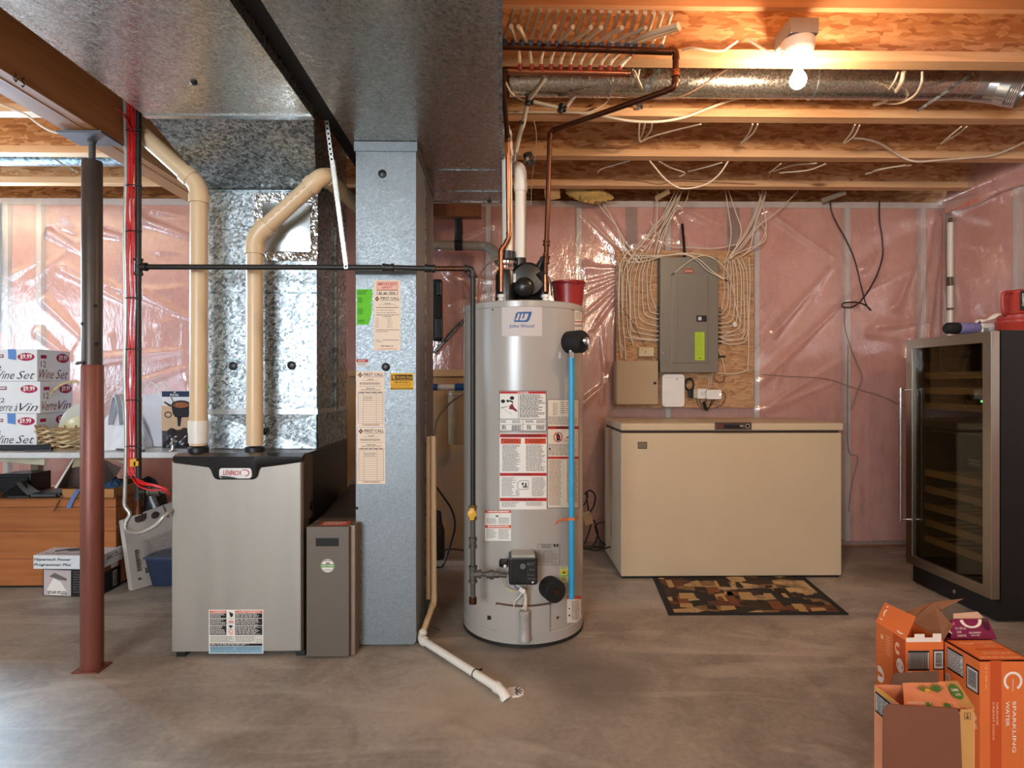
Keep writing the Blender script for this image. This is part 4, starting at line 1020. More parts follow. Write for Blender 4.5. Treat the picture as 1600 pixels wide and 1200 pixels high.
# small labels
p = Print(tf, 5.0); p.rect(758, 797.5, 798.5, 845, 0, 0, 10); p.rect(758, 797.5, 798.5, 801.5, 1, 1, 10); p.rect(758, 820.5, 798.5, 825, 1, 1, 10); p.rows(762, 798.4, 796, 801, 1, 0, 2, 141, .7, .05, .1); p.rows(762, 821.6, 796, 824.4, 1, 0, 2, 142, .7, .05, .1)
p.poly([(774, 804), (776, 806), (778, 804.5), (779, 808), (777, 807), (775.5, 808.5)], 2, 1); p.rows(760, 810, 777, 819, 5, 3, 1, 143, .4, .2); p.rows(779, 809, 797, 819, 6, 3, 1, 144, .4, .2); p.rows(760, 827, 776, 842, 7, 3, 1, 145, .4, .3); p.rows(779, 827, 797, 843, 9, 3, 1, 146, .4, .2)
p.build('hazard_label', [PAPER, ORANGE, INK, INKG], t, label='small white hazard label with two red bands')
p = Print(tf, 5.0); p.rect(840, 850, 874.5, 883, 0, 0, 10); p.frame(840, 850, 874.5, 883, .4, 1, 1, 10); p.rows(846, 851.5, 862, 857, 4, 1, 1, 151, .4, .1); p.ellipse(866.5, 852.5, 1.5, 2.4, 1, 1, 10); p.ellipse(871, 852.5, 1.5, 2.4, 1, 1, 10); p.rows(841.5, 860, 873, 881, 12, 2, 1, 152, .4, .3, .14); p.rect(850, 859.5, 850.3, 880, 2, 1)
p.build('rating_plate', [ink('plate', '#A19A90'), INK, INKG], t, label='silver rating plate')
p = Print(tf, 5.0); p.rect(875, 885.5, 887.5, 910, 0, 0, 3); p.rect(876, 891, 887, 897, 2, 1, 3); p.poly([(879, 896), (881.2, 892), (883, 896)], 1, 2); p.rect(875, 898.5, 887.5, 900, 3, 1, 3); p.rows(876.5, 886.5, 886, 890, 3, 1, 1, 155, .4, .2, .3); p.rows(876.5, 901, 886, 909, 4, 1, 1, 156, .4, .2, .3)
p.build('yellow_label', [ink('label_yellow', '#DDD88E'), INK, ink('yellow_strong', '#D9C331'), GREENT], t)
p = Print(tf, 5.0); p.rect(886, 931, 908, 973, 0, 0, 10); p.rect(886, 931, 908, 936, 1, 1, 10); p.poly([(888, 952), (891, 952), (889.5, 949)], 2, 1); p.poly([(888, 963), (891.5, 963), (889.7, 959)], 2, 1); p.rows(893.5, 939, 906, 969, 14, 3, 1, 157, .4, .25, .25)
p.build('hazard_label', [PAPER, ORANGE, INK, INKG], t, label='small white label with orange band near the floor')
for y0_, y1_ in ((485, 507), (511, 527)):
    p = Print(tf, 5.0); p.rect(898, y0_, 909, y1_, 0, 0, 6); p.rect(898, y0_ + 17, 909, y0_ + 18.5, 1, 1, 6); p.rows(899, y0_ + 3, 908, y0_ + 15, 6, 2, 1, 9, .35, .2, .3); p.build('side_label', [PAPER, RED, INKG], t)
# blower assembly on top
def top(px, py, Y): return P(px, py, Y)
BLG = M('blower_black', '#1C1A19', 0.3, 0, .1)
YBW = 2.76
bl = MB(); c = top(824, 440, YBW)
bl.lathe([(.03, -.055), (.072, -.05), (.084, -.03), (.086, 0), (.084, .03), (.07, .052), (.02, .056)], c, (0, -1, 0), 36)
bl.lathe([(.12, 0), (.12, .012), (.09, .035), (.05, .05)], (c.x + .01, YBW + .03, TZ + .003), (0, 0, 1), 28)
o = bl.build('blower_housing', BLG, t, smooth=35)
MB().lathe([(.046, .05), (.046, .078), (.040, .096), (.026, .107), (.001, .111)], top(818, 453, YBW), (0, -1, 0), 28).build('motor', BLG, o, smooth=40)
MB().tube([top(843, 425, YBW - .05), top(850, 440, YBW - .035), top(850, 456, YBW - .03), top(846, 466, YBW - .02)], .022, 14, 4).build('outlet_shroud', BLG, o, smooth=40)
MB().cyl(top(812, 424, YBW), top(812, 404, YBW), .030, 24).build('outlet_collar', BLG, o, smooth=40)
MB().lathe([(.048, -.02), (.05, .0), (.05, .14), (.044, .162), (.034, .166)], (top(791, 440, YBW).x, YBW - .02, TZ), (0, 0, 1), 28).build('intake_drum', BLG, t, smooth=40)
zc = zs(791, 412, YBW - .02); MB().lathe([(.0515, 0), (.0535, .001), (.0535, .011), (.0515, .012)], (top(791, 440, YBW).x, YBW - .02, zc - .006), (0, 0, 1), 28, caps=False).build('clamp_band', CHROME, t, smooth=40)
MB().lathe([(.036, 0), (.036, .035)], (top(793, 400, YBW).x, YBW - .02, zs(793, 407, YBW)), (0, 0, 1), 24).build('rubber_coupling', BLACK, t, smooth=40)
p = Print(lambda x, y, h: P(x, y, YBW - .058 - h)); p.rect(799.5, 428, 806, 441, 0); p.rows(800.2, 429, 805.5, 440, 5, 1, 1, 3, .4, .3, .4); p.build('blower_label', [PAPER, INKG], t)
# temperature and pressure valve with its foam collar and blue discharge pipe
c = tank(889, 535); n = (nrm(c) + Vector((.15, -.35, 0))).normalized()
v = MB().lathe([(.047, -.01), (.049, .0), (.049, .075), (.045, .083), (.012, .084)], c, n, 32).build('relief_valve', BLACKM, t, smooth=40)
e = c + n * .086
m = MB(); m.lathe([(.017, 0), (.018, .012), (.012, .02), (.001, .021)], e + Vector((.004, 0, .002)), n, 16); m.build('valve_stem', CHROME, v, smooth=40)
m = MB(); m.obox(e + n * .02 + Vector((.008, 0, -.012)), (1, 0, 0), n, (0, 0, 1), .003, .003, .018); m.build('test_lever', CHROME, v)
bx = P(893, 600, 2.555)
m = MB(); m.cyl((bx.x, 2.555, zs(893, 549, 2.555)), (bx.x, 2.555, zs(893, 560, 2.555)), .0125, 8); m.cyl((bx.x, 2.555, zs(893, 540, 2.555)), (bx.x, 2.555, zs(893, 549, 2.555)), .010, 12); m.build('union_nut', CHROME, v, smooth=30)
BLUEP = M('blue_pipe', '#2E9BC4', 0.35, 0, .04)
MB().cyl((bx.x, 2.555, zs(893, 559, 2.555)), (bx.x, 2.555, zs(893, 935, 2.555)), .0125, 18).build('discharge_pipe', BLUEP, t, smooth=40, label='bright blue discharge pipe')
m = MB(); pts = [tank(868, 819, .001), tank(873, 814, .004), tank(881, 811, .012), P(887, 811.5, 2.541), P(898, 811, 2.541), tank(904, 807, .003)]
for a, b in zip(pts[:-1], pts[1:]): m.quad(a + Vector((0, 0, .006)), b + Vector((0, 0, .006)), b - Vector((0, 0, .006)), a - Vector((0, 0, .006)))
m.build('orange_tape', M('tape_orange', '#C4683A', .5), t)
# lower foam disc and gas control
c = tank(858, 917); n = (nrm(c) + Vector((.1, -.15, -.05))).normalized()
d = MB().lathe([(.047, -.01), (.048, 0), (.048, .06), (.045, .064), (.012, .064)], c, n, 32).build('lower_insulation_disc', BLACKM, t, smooth=40)
MB().lathe([(.010, 0), (.010, .004), (.006, .004), (.005, -.006)], c + n * .064, n, 12, caps=False).build('bore', COPPER, d)
g0, g1 = P(795, 915, 2.44), P(840, 870, 2.44)
gv_ = MB().box(g0.x, g1.x, 2.44, 2.535, g0.z, g1.z).build('gas_control', M('control_black', '#141416', .3), t, bevel=.010, bseg=3)
MB().box(P(799, 0, 2.435).x, P(836, 0, 2.435).x, 2.437, 2.52, zs(815, 872, 2.435), zs(815, 867.5, 2.435)).build('control_lid', M('control_grey', '#9E9890', .4), gv_, bevel=.002)
m = MB(); m.cyl(P(817, 885, 2.44), P(817, 885, 2.431), .014, 14)
m.box(P(822, 0, 2.44).x, P(838, 0, 2.44).x, 2.434, 2.441, zs(830, 911, 2.44), zs(830, 877, 2.44)); m.build('knob_panel', BLACK, gv_, bevel=.002)
p = Print(onY(2.434)); p.rows(823, 880, 837, 884, 2, 0, 0, 5, .4, .3, .3); p.rows(827, 889, 836, 892, 2, 0, 0, 6, .4, .2, .3); p.rect(825, 904, 838, 904.7, 0); p.rows(824, 898, 837, 900, 1, 0, 0, 6, .4, .2, .3); p.rect(831, 908.5, 833.5, 911, 1)
p.build('control_print', [INKG, WHITE], gv_)
m = MB(); m.lathe([(.016, 0), (.018, .01), (.018, .03), (.012, .034)], P(793, 880, 2.47), (-1, -.2, .1), 14); m.build('gas_inlet_elbow', BLACK, gv_, smooth=40); MB().ball(P(789, 884, 2.455), .008, 10, 6).build('inlet_cap', WHITE, gv_, smooth=60)


wires = [([(784, 903), (787, 915), (797, 922), (808, 924), (816, 921)], 'wire_yellow', '#C9B987'), ([(802, 912), (806, 918), (811, 921), (817, 920)], 'wire_violet', '#6E5E86'), ([(806, 913), (812, 917), (818, 922)], 'wire_white', '#DCD5C8'),
         ([(816, 922), (820, 932), (820, 942), (817, 952)], 'wire_white', '#DCD5C8'), ([(818, 922), (812, 932), (804, 940), (803, 948)], 'wire_white', '#DCD5C8'), ([(824, 913), (825, 930), (824, 945), (823, 954)], 'wire_copper', '#9A6A4A'), ([(819, 921), (822, 934), (821, 954)], 'wire_white', '#DCD5C8')]
for pts, nm, hx in wires:
    MB().tube([P(x, y, 2.478 + .012 * math.sin(i)) for i, (x, y) in enumerate(pts)], .0028, 6, 5).build('wire', M(nm, hx, .5), t, smooth=60)
MB().obox(P(816, 922, 2.475), (1, 0, -.6), (0, 1, 0), (.6, 0, 1), .012, .006, .009).build('wire_connector', WHITE, t, bevel=.002)
# burner access door and its tube
m = MB()
def arcplate(x0, x1, y0, y1, h, sagt, sagb, nx=14):
    g = [[tank(x0 + (x1 - x0) * i / nx, (y0 + sagt * math.sin(math.pi * i / nx)) if j == 1 else (y1 + sagb * math.sin(math.pi * i / nx)), h) for i in range(nx + 1)] for j in (0, 1)]
    g2 = [[p_ - nrm(p_) * (h - .0005) for p_ in row] for row in g]
    for i in range(nx):
        m.quad(g[0][i], g[0][i + 1], g[1][i + 1], g[1][i]); m.quad(g[1][i], g[1][i + 1], g2[1][i + 1], g2[1][i]); m.quad(g[0][i], g[0][i + 1], g2[0][i + 1], g2[0][i])
    for i in (0, nx): m.quad(g[0][i], g[1][i], g2[1][i], g2[0][i])
arcplate(776.5, 859, 944.5, 988, .011, 4.5, 7); m.build('access_door', TANKM, t)
m = MB(); arcplate(774.5, 861, 941.5, 945.0, .005, 4.5, 4.5); m.build('door_gap', M('gap_dark', '#5A3A2A', .7), t)  # dark brown strip along the top edge of the access door
MB().lathe([(.022, 0), (.024, .004), (.024, .018), (.0225, .02), (.0225, .11), (.024, .112), (.024, .128), (.021, .131)], (P(819.5, 980, 2.49).x, 2.495, zs(819, 1003, 2.495)), (0, 0, 1), 22).build('sight_tube', M('tube_grey', '#A39C94', .35), t, smooth=40)
MB().box(*(lambda q: (q.x - .01, q.x + .01, q.y - .004, q.y + .01, q.z - .008, q.z + .008))(tank(765, 965))).build('vent_slot', BLACK, t)
c = tank(871, 965); MB().lathe([(.006, 0), (.006, .003), (.001, .004)], c, nrm(c), 10).build('screw', COPPER, t)
for px in (783, 852):
    q = P(px, 463, 2.70); m = MB(); m.lathe([(.017, -.014), (.017, .012), (.013, .013), (.013, .022), (.019, .023), (.019, .036), (.012, .037)], (q.x, 2.70, TZ + .012), (0, 0, 1), 12); m.build('nipple', WHITE, t, smooth=30)

# red pail on the tank top
q = P(888, 470, 2.86)
t = thing('red_pail', 'dark red plastic pail standing on top of the water heater', 'pail', (q.x, 2.86, TZ + .006))
MB().lathe([(.066, 0), (.078, .125), (.0785, .127), (.076, .125), (.064, .004), (.001, .003)], (q.x, 2.86, TZ + .006), n=36).build('bucket', M('red_plastic', '#8E2420', .35), t, smooth=40)
MB().lathe([(.078, 0), (.083, .001), (.083, .008), (.078, .009)], (q.x, 2.86, TZ + .006 + .118), n=36, caps=False).build('rim', M('red_plastic', '#8E2420', .35), t, smooth=40)
MB().tube([(q.x - .078, 2.855, TZ + .115), (q.x - .03, 2.775, TZ + .118), (q.x + .03, 2.775, TZ + .118), (q.x + .078, 2.855, TZ + .115)], .003, 8, 5).build('bail', M('red_plastic', '#8E2420', .35), t, smooth=60)

# copper risers
t = thing('copper_riser', 'bright copper hot water pipe rising from the left of the tank top to the manifold', 'pipe', P(783, 455, 2.70))
k = P(783, 455, 2.70)
pts = [(783, 456, 2.70), (783, 402, 2.70)]
run(t, P(783, 456, 2.70), P(783, 396, 2.70), .0108, COPPER); run(t, P(784, 392, 2.70), P(794, 374, 2.70), .0108, COPPER); run(t, P(795, 368, 2.70), P(793, 214, 2.66), .0108, COPPER)
elbow(t, P(783, 399, 2.70), P(783, 391, 2.70), P(787, 385, 2.70), .0108, COPPER); elbow(t, P(791, 379, 2.70), P(795, 373, 2.70), P(795, 363, 2.70), .0108, COPPER)
run(t, P(793, 216, 2.66), P(785, 120, 2.30), .0108, COPPERD); 
MB().cyl(P(793, 222, 2.66), P(792.6, 210, 2.65), .0135, 14).build('coupling', COPPERD, t, smooth=40)
elbow(t, P(786, 128, 2.32), P(785, 111, 2.28), P(795, 110, 2.28), .0108, COPPERD)
t = thing('copper_riser', 'dark copper cold water pipe rising right of the tank, then running diagonally overhead', 'pipe', P(852, 455, 2.70))
run(t, P(852, 456, 2.70), P(852, 428, 2.70), .0108, COPPER); run(t, P(852, 430, 2.70), P(852.5, 396, 2.70), .0112, COPPERD); run(t, P(853.5, 398, 2.70), P(859, 212, 2.68), .0112, COPPERD)
coupl(t, P(853, 412, 2.70), P(853.5, 400, 2.70), .0105, COPPERD); coupl(t, P(853.5, 384, 2.70), P(854, 376, 2.70), .0105, COPPERD)
m = MB(); m.cyl(P(838, 428, 2.74), P(849, 402, 2.71), .013, 12); m.cyl(P(842, 420, 2.73), P(846, 410, 2.72), .018, 12); m.build('check_valve', BLACK, t, smooth=40)
MB().tube([P(847, 420, 2.70), P(853, 428, 2.69), P(860, 440, 2.69), P(862, 462, 2.70)], .0035, 7, 5).build('sensor_wire', BLACK, t, smooth=60)
elbow(t, P(859, 218, 2.68), P(860, 206, 2.68), P(868, 203, 2.66), .0112, COPPERD); run(t, P(866, 203, 2.665), P(1044, 141, 2.21), .0112, COPPERD)
elbow(t, P(1040, 142, 2.22), P(1054, 137, 2.19), P(1055, 125, 2.19), .0112, COPPERD); run(t, P(1055, 127, 2.19), P(1056, 86, 2.19), .0112, COPPERD)
elbow(t, P(1056, 92, 2.19), P(1056, 79, 2.19), P(1046, 79, 2.19), .0112, COPPERD)
coupl(t, P(1055.5, 120, 2.19), P(1055.5, 111, 2.19), .0105, COPPER)

# white vent and intake pipes of the water heater
t = thing('vent_pipe', 'white plastic intake pipe left of the blower outlet, behind the copper riser', 'pipe', P(793, 398, 2.74))
run(t, P(793, 398, 2.74), P(792, 240, 2.74), .024, PVCW); elbow(t, P(792, 244, 2.74), P(792, 222, 2.74), P(790, 208, 2.80), .025, PVCW); run(t, P(790, 212, 2.78), P(789, 200, 2.84), .024, PVCW)
t = thing('vent_pipe', 'white plastic exhaust pipe standing on the black blower, curving back at its top', 'pipe', P(813, 404, YBW))
run(t, P(813, 405, YBW), P(813.5, 292, YBW), .0265, PVCW); elbow(t, P(813.5, 296, YBW), P(813.5, 262, YBW), P(803, 262, 2.95), .027, PVCW); run(t, P(805, 262, 2.91), P(797, 262, 3.2), .0265, PVCW)
MB().cyl(P(813.5, 300, YBW), P(813.5, 292, YBW), .031, 20).build('coupling', PVCW, t, smooth=40)

# condensate line and floor drain
t = thing('condensate_pipe', 'white plastic drain pipe angling across the concrete to the floor drain', 'pipe', P(677, 940, 2.75))
RC = .0135
a, b = P(677, 681, 2.75), P(678, 940, 2.75); c = PZ(657, 998, .026); dn = PZ(783, 1078, .026)
run(t, a, b, RC, PVCBEIGE); ab = (c - b).normalized(); elbow(t, b + Vector((0, 0, .03)), b, b + ab * .03, RC, PVCBEIGE); run(t, b + ab * .02, c - ab * .02, RC, PVCBEIGE)
cd = (dn - c).normalized(); elbow(t, c - ab * .035, c, c + cd * .035, RC * 1.1, PVCW, grow=1.35); run(t, c + cd * .03, dn, RC * 1.15, PVCW)
elbow(t, dn - cd * .03, dn + cd * .004, dn + cd * .02 + Vector((.008, -.006, -.024)), RC * 1.2, PVCW, grow=1.25)
for q in (.72,):
    cc = c.lerp(dn, q); u = Vector((0, 0, 1)); w = cd.cross(u).normalized(); u = w.cross(cd)
    m = MB(); m.tube([cc + (u * math.sin(j) + w * math.cos(j)) * (RC * 1.25) for j in [2 * math.pi * i / 16 for i in range(16)]], .0022, 6, closed=True); m.obox(cc - w * .02 + u * .008, w, u, cd, .012, .003, .002); m.build('zip_tie', BLACK, t)
cc = P(673, 982, 2.64); MB().obox(cc + Vector((.02, 0, 0)), (1, 0, -.4), (0, 1, 0), (0, 0, 1), .02, .003, .003).build('zip_tie', BLACK, t)
MB().tube([a + Vector((.004, 0, -.01)), P(682, 660, 2.78), P(692, 642, 2.85), P(708, 626, 2.95), P(724, 616, 3.1)], .005, 8, 6).build('drain_hose', M('hose_brown', '#6E5744', .4), t, smooth=60)
MB().box(a.x - .030, a.x - .014, 2.74, 2.76, .13, a.z - .002).build('stay', PVCBEIGE, t)
cd_ = PZ(804, 1082, 0)
t = thing('floor_drain', 'white slotted floor drain cover at the end of the condensate pipe', 'drain', cd_)
MB().lathe([(.036, 0), (.036, .003), (.033, .005), (.001, .005)], cd_, n=10).build('cover', WHITE, t)
for k in range(5):
    an = -1.2 + .6 * k; d = Vector((math.cos(an), math.sin(an), 0)); MB().obox(cd_ + d * .018 + Vector((0, 0, .0052)), d, (-d.y, d.x, 0), (0, 0, 1), .011, .0022, .0006).build('slot', BLACKM, t)
# ---------------------------------------------------------------- electrical board, panel and cables
YBD = 3.985
t = thing('backing_board', 'tan strand board fixed to the pink wall behind the electrical panel', 'board', P(1070, 635, 4.0))
a, b = P(963, 637, YBD), P(1178, 392, YBD)
MB().box(a.x, b.x, YBD, YBD + .012, a.z, b.z).build('board', OSBPANEL, t)
YPN = 3.90
PANELG = M('panel_grey', '#7A7468', 0.42, .15, .03, 3)
t = thing('electrical_panel', 'grey steel electrical panel with a lime label and fans of white cables', 'panel', P(1077, 582, 3.94))
q = lambda x, y: P(x, y, YPN)
a, b = q(1031.5, 582), q(1122, 402)
MB().box(a.x + .004, b.x - .004, YPN + .008, YBD, a.z + .004, b.z - .004).build('box', M('panel_box', '#6E695F', .45, .2), t)
MB().box(a.x, b.x, YPN - .004, YPN + .008, a.z, b.z).build('cover', PANELG, t, bevel=.003)
c, d = q(1048.5, 567), q(1107.5, 428)
dr = MB().box(c.x, d.x, YPN - .010, YPN - .004, c.z, d.z).build('door', PANELG, t, bevel=.003)
for x in (1058, 1105): 
    e = q(x, 500); MB().box(e.x - .001, e.x + .001, YPN - .0115, YPN - .0095, c.z + .02, d.z - .02).build('door_crease', M('crease', '#66614F', .5), dr)
e, f_ = P(1088, 502.5, YPN - .012), P(1104, 493, YPN - .012); m = MB(); m.box(e.x, f_.x, YPN - .016, YPN - .010, e.z, f_.z); m.build('latch', BLACK, dr, bevel=.001)
e, f_ = P(1091, 500.5, YPN - .018), P(1096, 495, YPN - .018); MB().box(e.x, f_.x, YPN - .019, YPN - .016, e.z, f_.z).build('latch_slide', M('latch_grey', '#C9C6BE', .4), dr)
p = Print(onY(YPN - .010)); p.rect(1085.5, 518.5, 1101, 563, 0); p.frame(1085.5, 518.5, 1101, 563, .4, 1, 1); p.rows(1087, 520.5, 1099.5, 557, 14, 1, 1, 5, .25, .3, .14); p.rect(1091, 559.3, 1096, 560.2, 2, 1)
p.build('lime_label', [ink('lime', '#AFC93A'), ink('lime_dark', '#7E9A2E'), INK], dr, label='lime green printed label')
p = Print(onY(YPN - .004)); p.poly([(1067, 423.5), (1069, 420), (1082.5, 419.5), (1084.5, 423), (1083, 427), (1068.5, 427)], 0, 0); p.rect(1070, 422.5, 1082, 424.5, 1, 1); p.build('emblem', [ink('emblem_red', '#9A5844'), ink('emblem_pale', '#C9A58C')], t)
for x, y in ((1036.5, 491), (1036, 552), (1117, 491), (1116, 552), (1049.5, 452), (1049.5, 545)):
    MB().lathe([(.004, 0), (.004, .002), (.001, .003)], P(x, y, YPN - .004), (0, -1, 0), 8).build('screw', CHROME, t)
rnd = random.Random(21)
def cable(par, pts, r=.0036, mat=None, Y=3.96, name='cable', sub=5, jit=.0):
    q_ = []
    for k in pts:
        yy = k[2] if len(k) > 2 else Y
        q_.append(P(k[0] + rnd.uniform(-jit, jit), k[1] + rnd.uniform(-jit, jit), yy))
    return MB().tube(q_, r, 7, sub).build(name, mat or CABLEW, par, smooth=60)
# left fan: each drops, sweeps down and turns into a knockout
ky = [481, 491, 499, 508, 517, 524, 531, 533]
for k in range(8):
    x = 1018 - 6.2 * k; yk = ky[k]
    topx = 1022 - k * 4
    cable(t, [(topx, 400 - k, 3.955), (x, 424, 3.962), (x - 1.5, 450 + 3 * k, 3.965), (x, yk - 16 + k * .5, 3.965), (x + 5 + k * .8, yk - 4, 3.962), (1025, yk, 3.955), (1033, yk, 3.95)], .0034, jit=1.2)
# right fan
for k in range(8):
    x = 1131 + 5.2 * k; yk = 483 + 7.2 * k
    cable(t, [(1134 + k * 3.5, 408 - k * .6, 3.955), (x, 425, 3.962), (x + 1, 455, 3.965), (x, yk - 14, 3.965), (x - 4 - k * .6, yk - 3, 3.962), (1128, yk, 3.955), (1120, yk, 3.95)], .0034, jit=1.2)
# runs up into the joists, left side
ups_l = [[(1062, 296, 4.0), (1050, 320), (1030, 350), (1005, 378), (985, 402), (975, 420)], [(1065, 298, 4.0), (1055, 322), (1036, 352), (1014, 380), (996, 406)], [(1060, 300, 4.0), (1040, 335), (1022, 352), (1000, 384), (980, 395), (970, 425)],
         [(1064, 302, 4.0), (1046, 330), (1030, 365), (1022, 400)], [(1066, 300, 4.0), (1052, 335), (1036, 365), (1026, 398)], [(932, 302, 4.0), (950, 330), (966, 360), (975, 395), (985, 412)], [(935, 306, 4.0), (955, 336), (972, 368), (978, 390), (1000, 412)],
         [(930, 310, 4.0), (944, 330), (962, 352), (980, 382), (1005, 410)], [(1078, 297, 4.0), (1070, 318), (1050, 335), (1038, 365), (1030, 395)], [(1056, 298, 4.0), (1030, 345), (1010, 370), (992, 386), (974, 402), (968, 430), (968, 520), (975, 548)],
         [(905, 330, 4.0), (930, 352), (955, 378), (975, 392), (1000, 410)], [(1027, 300, 4.0), (1027, 345), (1020, 375), (1008, 398)]]
for q_ in ups_l: cable(t, q_, .0034, Y=3.95, jit=1.0)
ups_r = [[(1133, 298, 4.0), (1140, 335), (1143, 365), (1138, 395), (1130, 412)], [(1138, 298, 4.0), (1150, 330), (1158, 360), (1150, 385)], [(1196, 297, 4.0), (1186, 330), (1175, 360), (1155, 385), (1135, 408)], [(1193, 297, 4.0), (1182, 332), (1168, 362), (1148, 390), (1132, 412)],
         [(1190, 298, 4.0), (1178, 335), (1160, 370), (1140, 402)], [(1248, 298, 4.0), (1215, 330), (1185, 355), (1165, 380), (1142, 405)], [(1186, 300, 4.0), (1196, 345), (1190, 375), (1165, 398), (1150, 404)], [(1197, 300, 4.0), (1190, 325), (1180, 350), (1172, 388), (1160, 400)],
         [(1188, 348, 4.0), (1196, 360), (1192, 378), (1160, 392), (1140, 404)]]
for q_ in ups_r: cable(t, q_, .0034, Y=3.95, jit=1.0)
# loops over the top of the panel
cable(t, [(975, 408), (1000, 410), (1030, 402, 3.93), (1060, 396, 3.90), (1090, 397, 3.885), (1115, 404, 3.885), (1136, 424, 3.92), (1146, 455, 3.95), (1150, 480, 3.955), (1157, 505, 3.955)], .0036)
cable(t, [(985, 405), (1035, 400, 3.92), (1070, 397, 3.885), (1093, 406, 3.88), (1112, 423, 3.88), (1135, 438, 3.88)], .0034)
cable(t, [(990, 400), (1040, 399, 3.92), (1072, 398, 3.885), (1090, 408, 3.88), (1105, 422, 3.88), (1130, 436, 3.88)], .0034)
cable(t, [(1051, 429, 3.885), (1068, 415, 3.88), (1086, 403, 3.875), (1102, 399, 3.885), (1118, 405, 3.9), (1130, 415, 3.93)], .0034)
MB().obox(P(1134.5, 438, 3.88), (1, 0, -.5), (0, 1, 0), (.5, 0, 1), .010, .004, .004).build('cable_end', BLACK, t); MB().obox(P(1052, 428, 3.884), (1, 0, .7), (0, 1, 0), (-.7, 0, 1), .010, .004, .004).build('cable_end', BLACK, t)
MB().tube([P(1066, 350, 4.0), P(1068, 375, 3.97), P(1070, 403, 3.94)], .009, 10, 4).build('service_cable', BLACK, t, smooth=60)
cable(t, [(1016, 345, 3.99), (1040, 382), (1080, 387), (1118, 388), (1150, 382)], .0034, Y=3.97)
# loose runs low on the left and right
cable(t, [(968, 410), (966, 470), (968, 530), (972, 560, 3.95)], .0034); cable(t, [(972, 415), (972, 480), (976, 530), (978, 562, 3.95)], .0034); cable(t, [(980, 414), (984, 470), (985, 520), (990, 540)], .0034)
cable(t, [(963, 468), (985, 500), (1008, 540), (1030, 565)], .0022, M('thin_dark', '#4A3A34', .5))
cable(t, [(1170, 402), (1172, 440), (1170, 500), (1169, 570), (1163, 580), (1145, 584), (1120, 583)], .0036)
cable(t, [(1122, 545), (1128, 560), (1132, 575), (1133, 583)], .0030); cable(t, [(1157, 505), (1152, 515), (1135, 522), (1128, 530)], .0034); cable(t, [(1120, 532), (1140, 538), (1160, 536), (1168, 530)], .0036); cable(t, [(1120, 526), (1140, 531), (1158, 529), (1166, 515)], .0036)
for k in range(9):
    for sgn, xk in ((-1, 1029), (1, 1124)):
        yk = (481 + 6.6 * k) if sgn < 0 else (482 + 6.8 * k)
        a = P(xk, yk, 3.95); MB().obox(a, (1, 0, 0), (0, 1, 0), (0, 0, 1), .012, .006, .0035).build('cable_clamp', BLACK, t)
MB().obox(P(1128, 557, 3.96), (1, 0, 0), (0, 1, 0), (0, 0, 1), .022, .006, .006).build('cable_staple', BLACK, t)
MB().obox(P(1148, 507, 3.95), (1, 0, .3), (0, 1, 0), (-.3, 0, 1), .012, .004, .015).build('cable_tag', WHITE, t)

YW = 3.93
t = thing('junction_box', 'small cream junction box left of the electrical panel base', 'box', P(1010, 558, YBD))
a, b = P(998.5, 557, 3.945), P(1022, 542.5, 3.945); MB().box(a.x, b.x, 3.945, YBD, a.z, b.z).build('body', M('cream_box', '#C9B48E', .45), t, bevel=.003); c = P(1008.5, 550, 3.945); MB().lathe([(.004, 0), (.004, .002), (.001, .003)], c, (0, -1, 0), 8).build('screw', COPPERD, t)
t = thing('media_box', 'square tan low voltage cabinet mounted left below the electrical panel', 'cabinet', P(995, 633, YBD))
a, b = P(963, 632.5, 3.90), P(1028.5, 563.5, 3.90); MB().box(a.x, b.x, 3.90, YBD, a.z, b.z).build('body', M('tan_paint', '#AD9473', .5, 0, .03, 3), t, bevel=.003)
MB().box(a.x + .004, b.x - .004, 3.894, 3.90, a.z + .004, b.z - .004).build('door', M('tan_paint', '#AD9473', .5, 0, .03, 3), t, bevel=.002); MB().lathe([(.010, 0), (.010, .003), (.006, .004), (.001, .004)], P(1023, 598.5, 3.894), (0, -1, 0), 16).build('lock', BLACK, t, smooth=40)
t = thing('modem', 'white rounded modem mounted under the electrical panel', 'modem', P(1052, 636, YBD))
m = MB(); f4 = lambda x, y: P(x, y, 3.925); m.prism([f4(x, y) for x, y in rr(1035, 584.5, 1070, 636, 5.5)], (0, .055, 0)); m.build('body', WHITE, t, bevel=.004)
p = Print(onY(3.925)); p.rect(1056, 592, 1059.5, 592.8, 0); p.poly([(1037, 589.6), (1068, 589.6), (1068, 590.1), (1037, 590.1)], 1); p.build('status_light', [INK, ink('seam_pale', '#BDB5AB')], t)
t = thing('cable_coil', 'small black coil of cable hanging beside the white modem', 'cable', P(1078, 612, 3.96))
for k in range(3): MB().tube([P(1077 + (7 - k * .5) * math.cos(j), 601 + (10.5 - k) * math.sin(j), 3.955 - .006 * k) for j in [2 * math.pi * i / 20 for i in range(20)]], .004, 7, closed=True).build('loop', BLACK, t, smooth=60)
MB().tube([P(1074, 610, 3.955), P(1078, 618, 3.955), P(1082, 622, 3.955)], .0035, 7, 4).build('tail', BLACK, t, smooth=60)
t = thing('outlet_box', 'white duplex outlet box right of the modem', 'outlet', P(1098, 623, YBD))
a, b = P(1090, 623, 3.95), P(1106, 607.5, 3.95); MB().box(a.x, b.x, 3.95, YBD, a.z, b.z).build('body', WHITE, t, bevel=.002)
p = Print(onY(3.95)); p.rect(1095.5, 613, 1096.2, 615.5, 0); p.rect(1099.5, 613, 1100.2, 615.5, 0); p.ellipse(1097.8, 617.5, .8, .8, 0, 0, 8); p.build('socket', [INK], t)
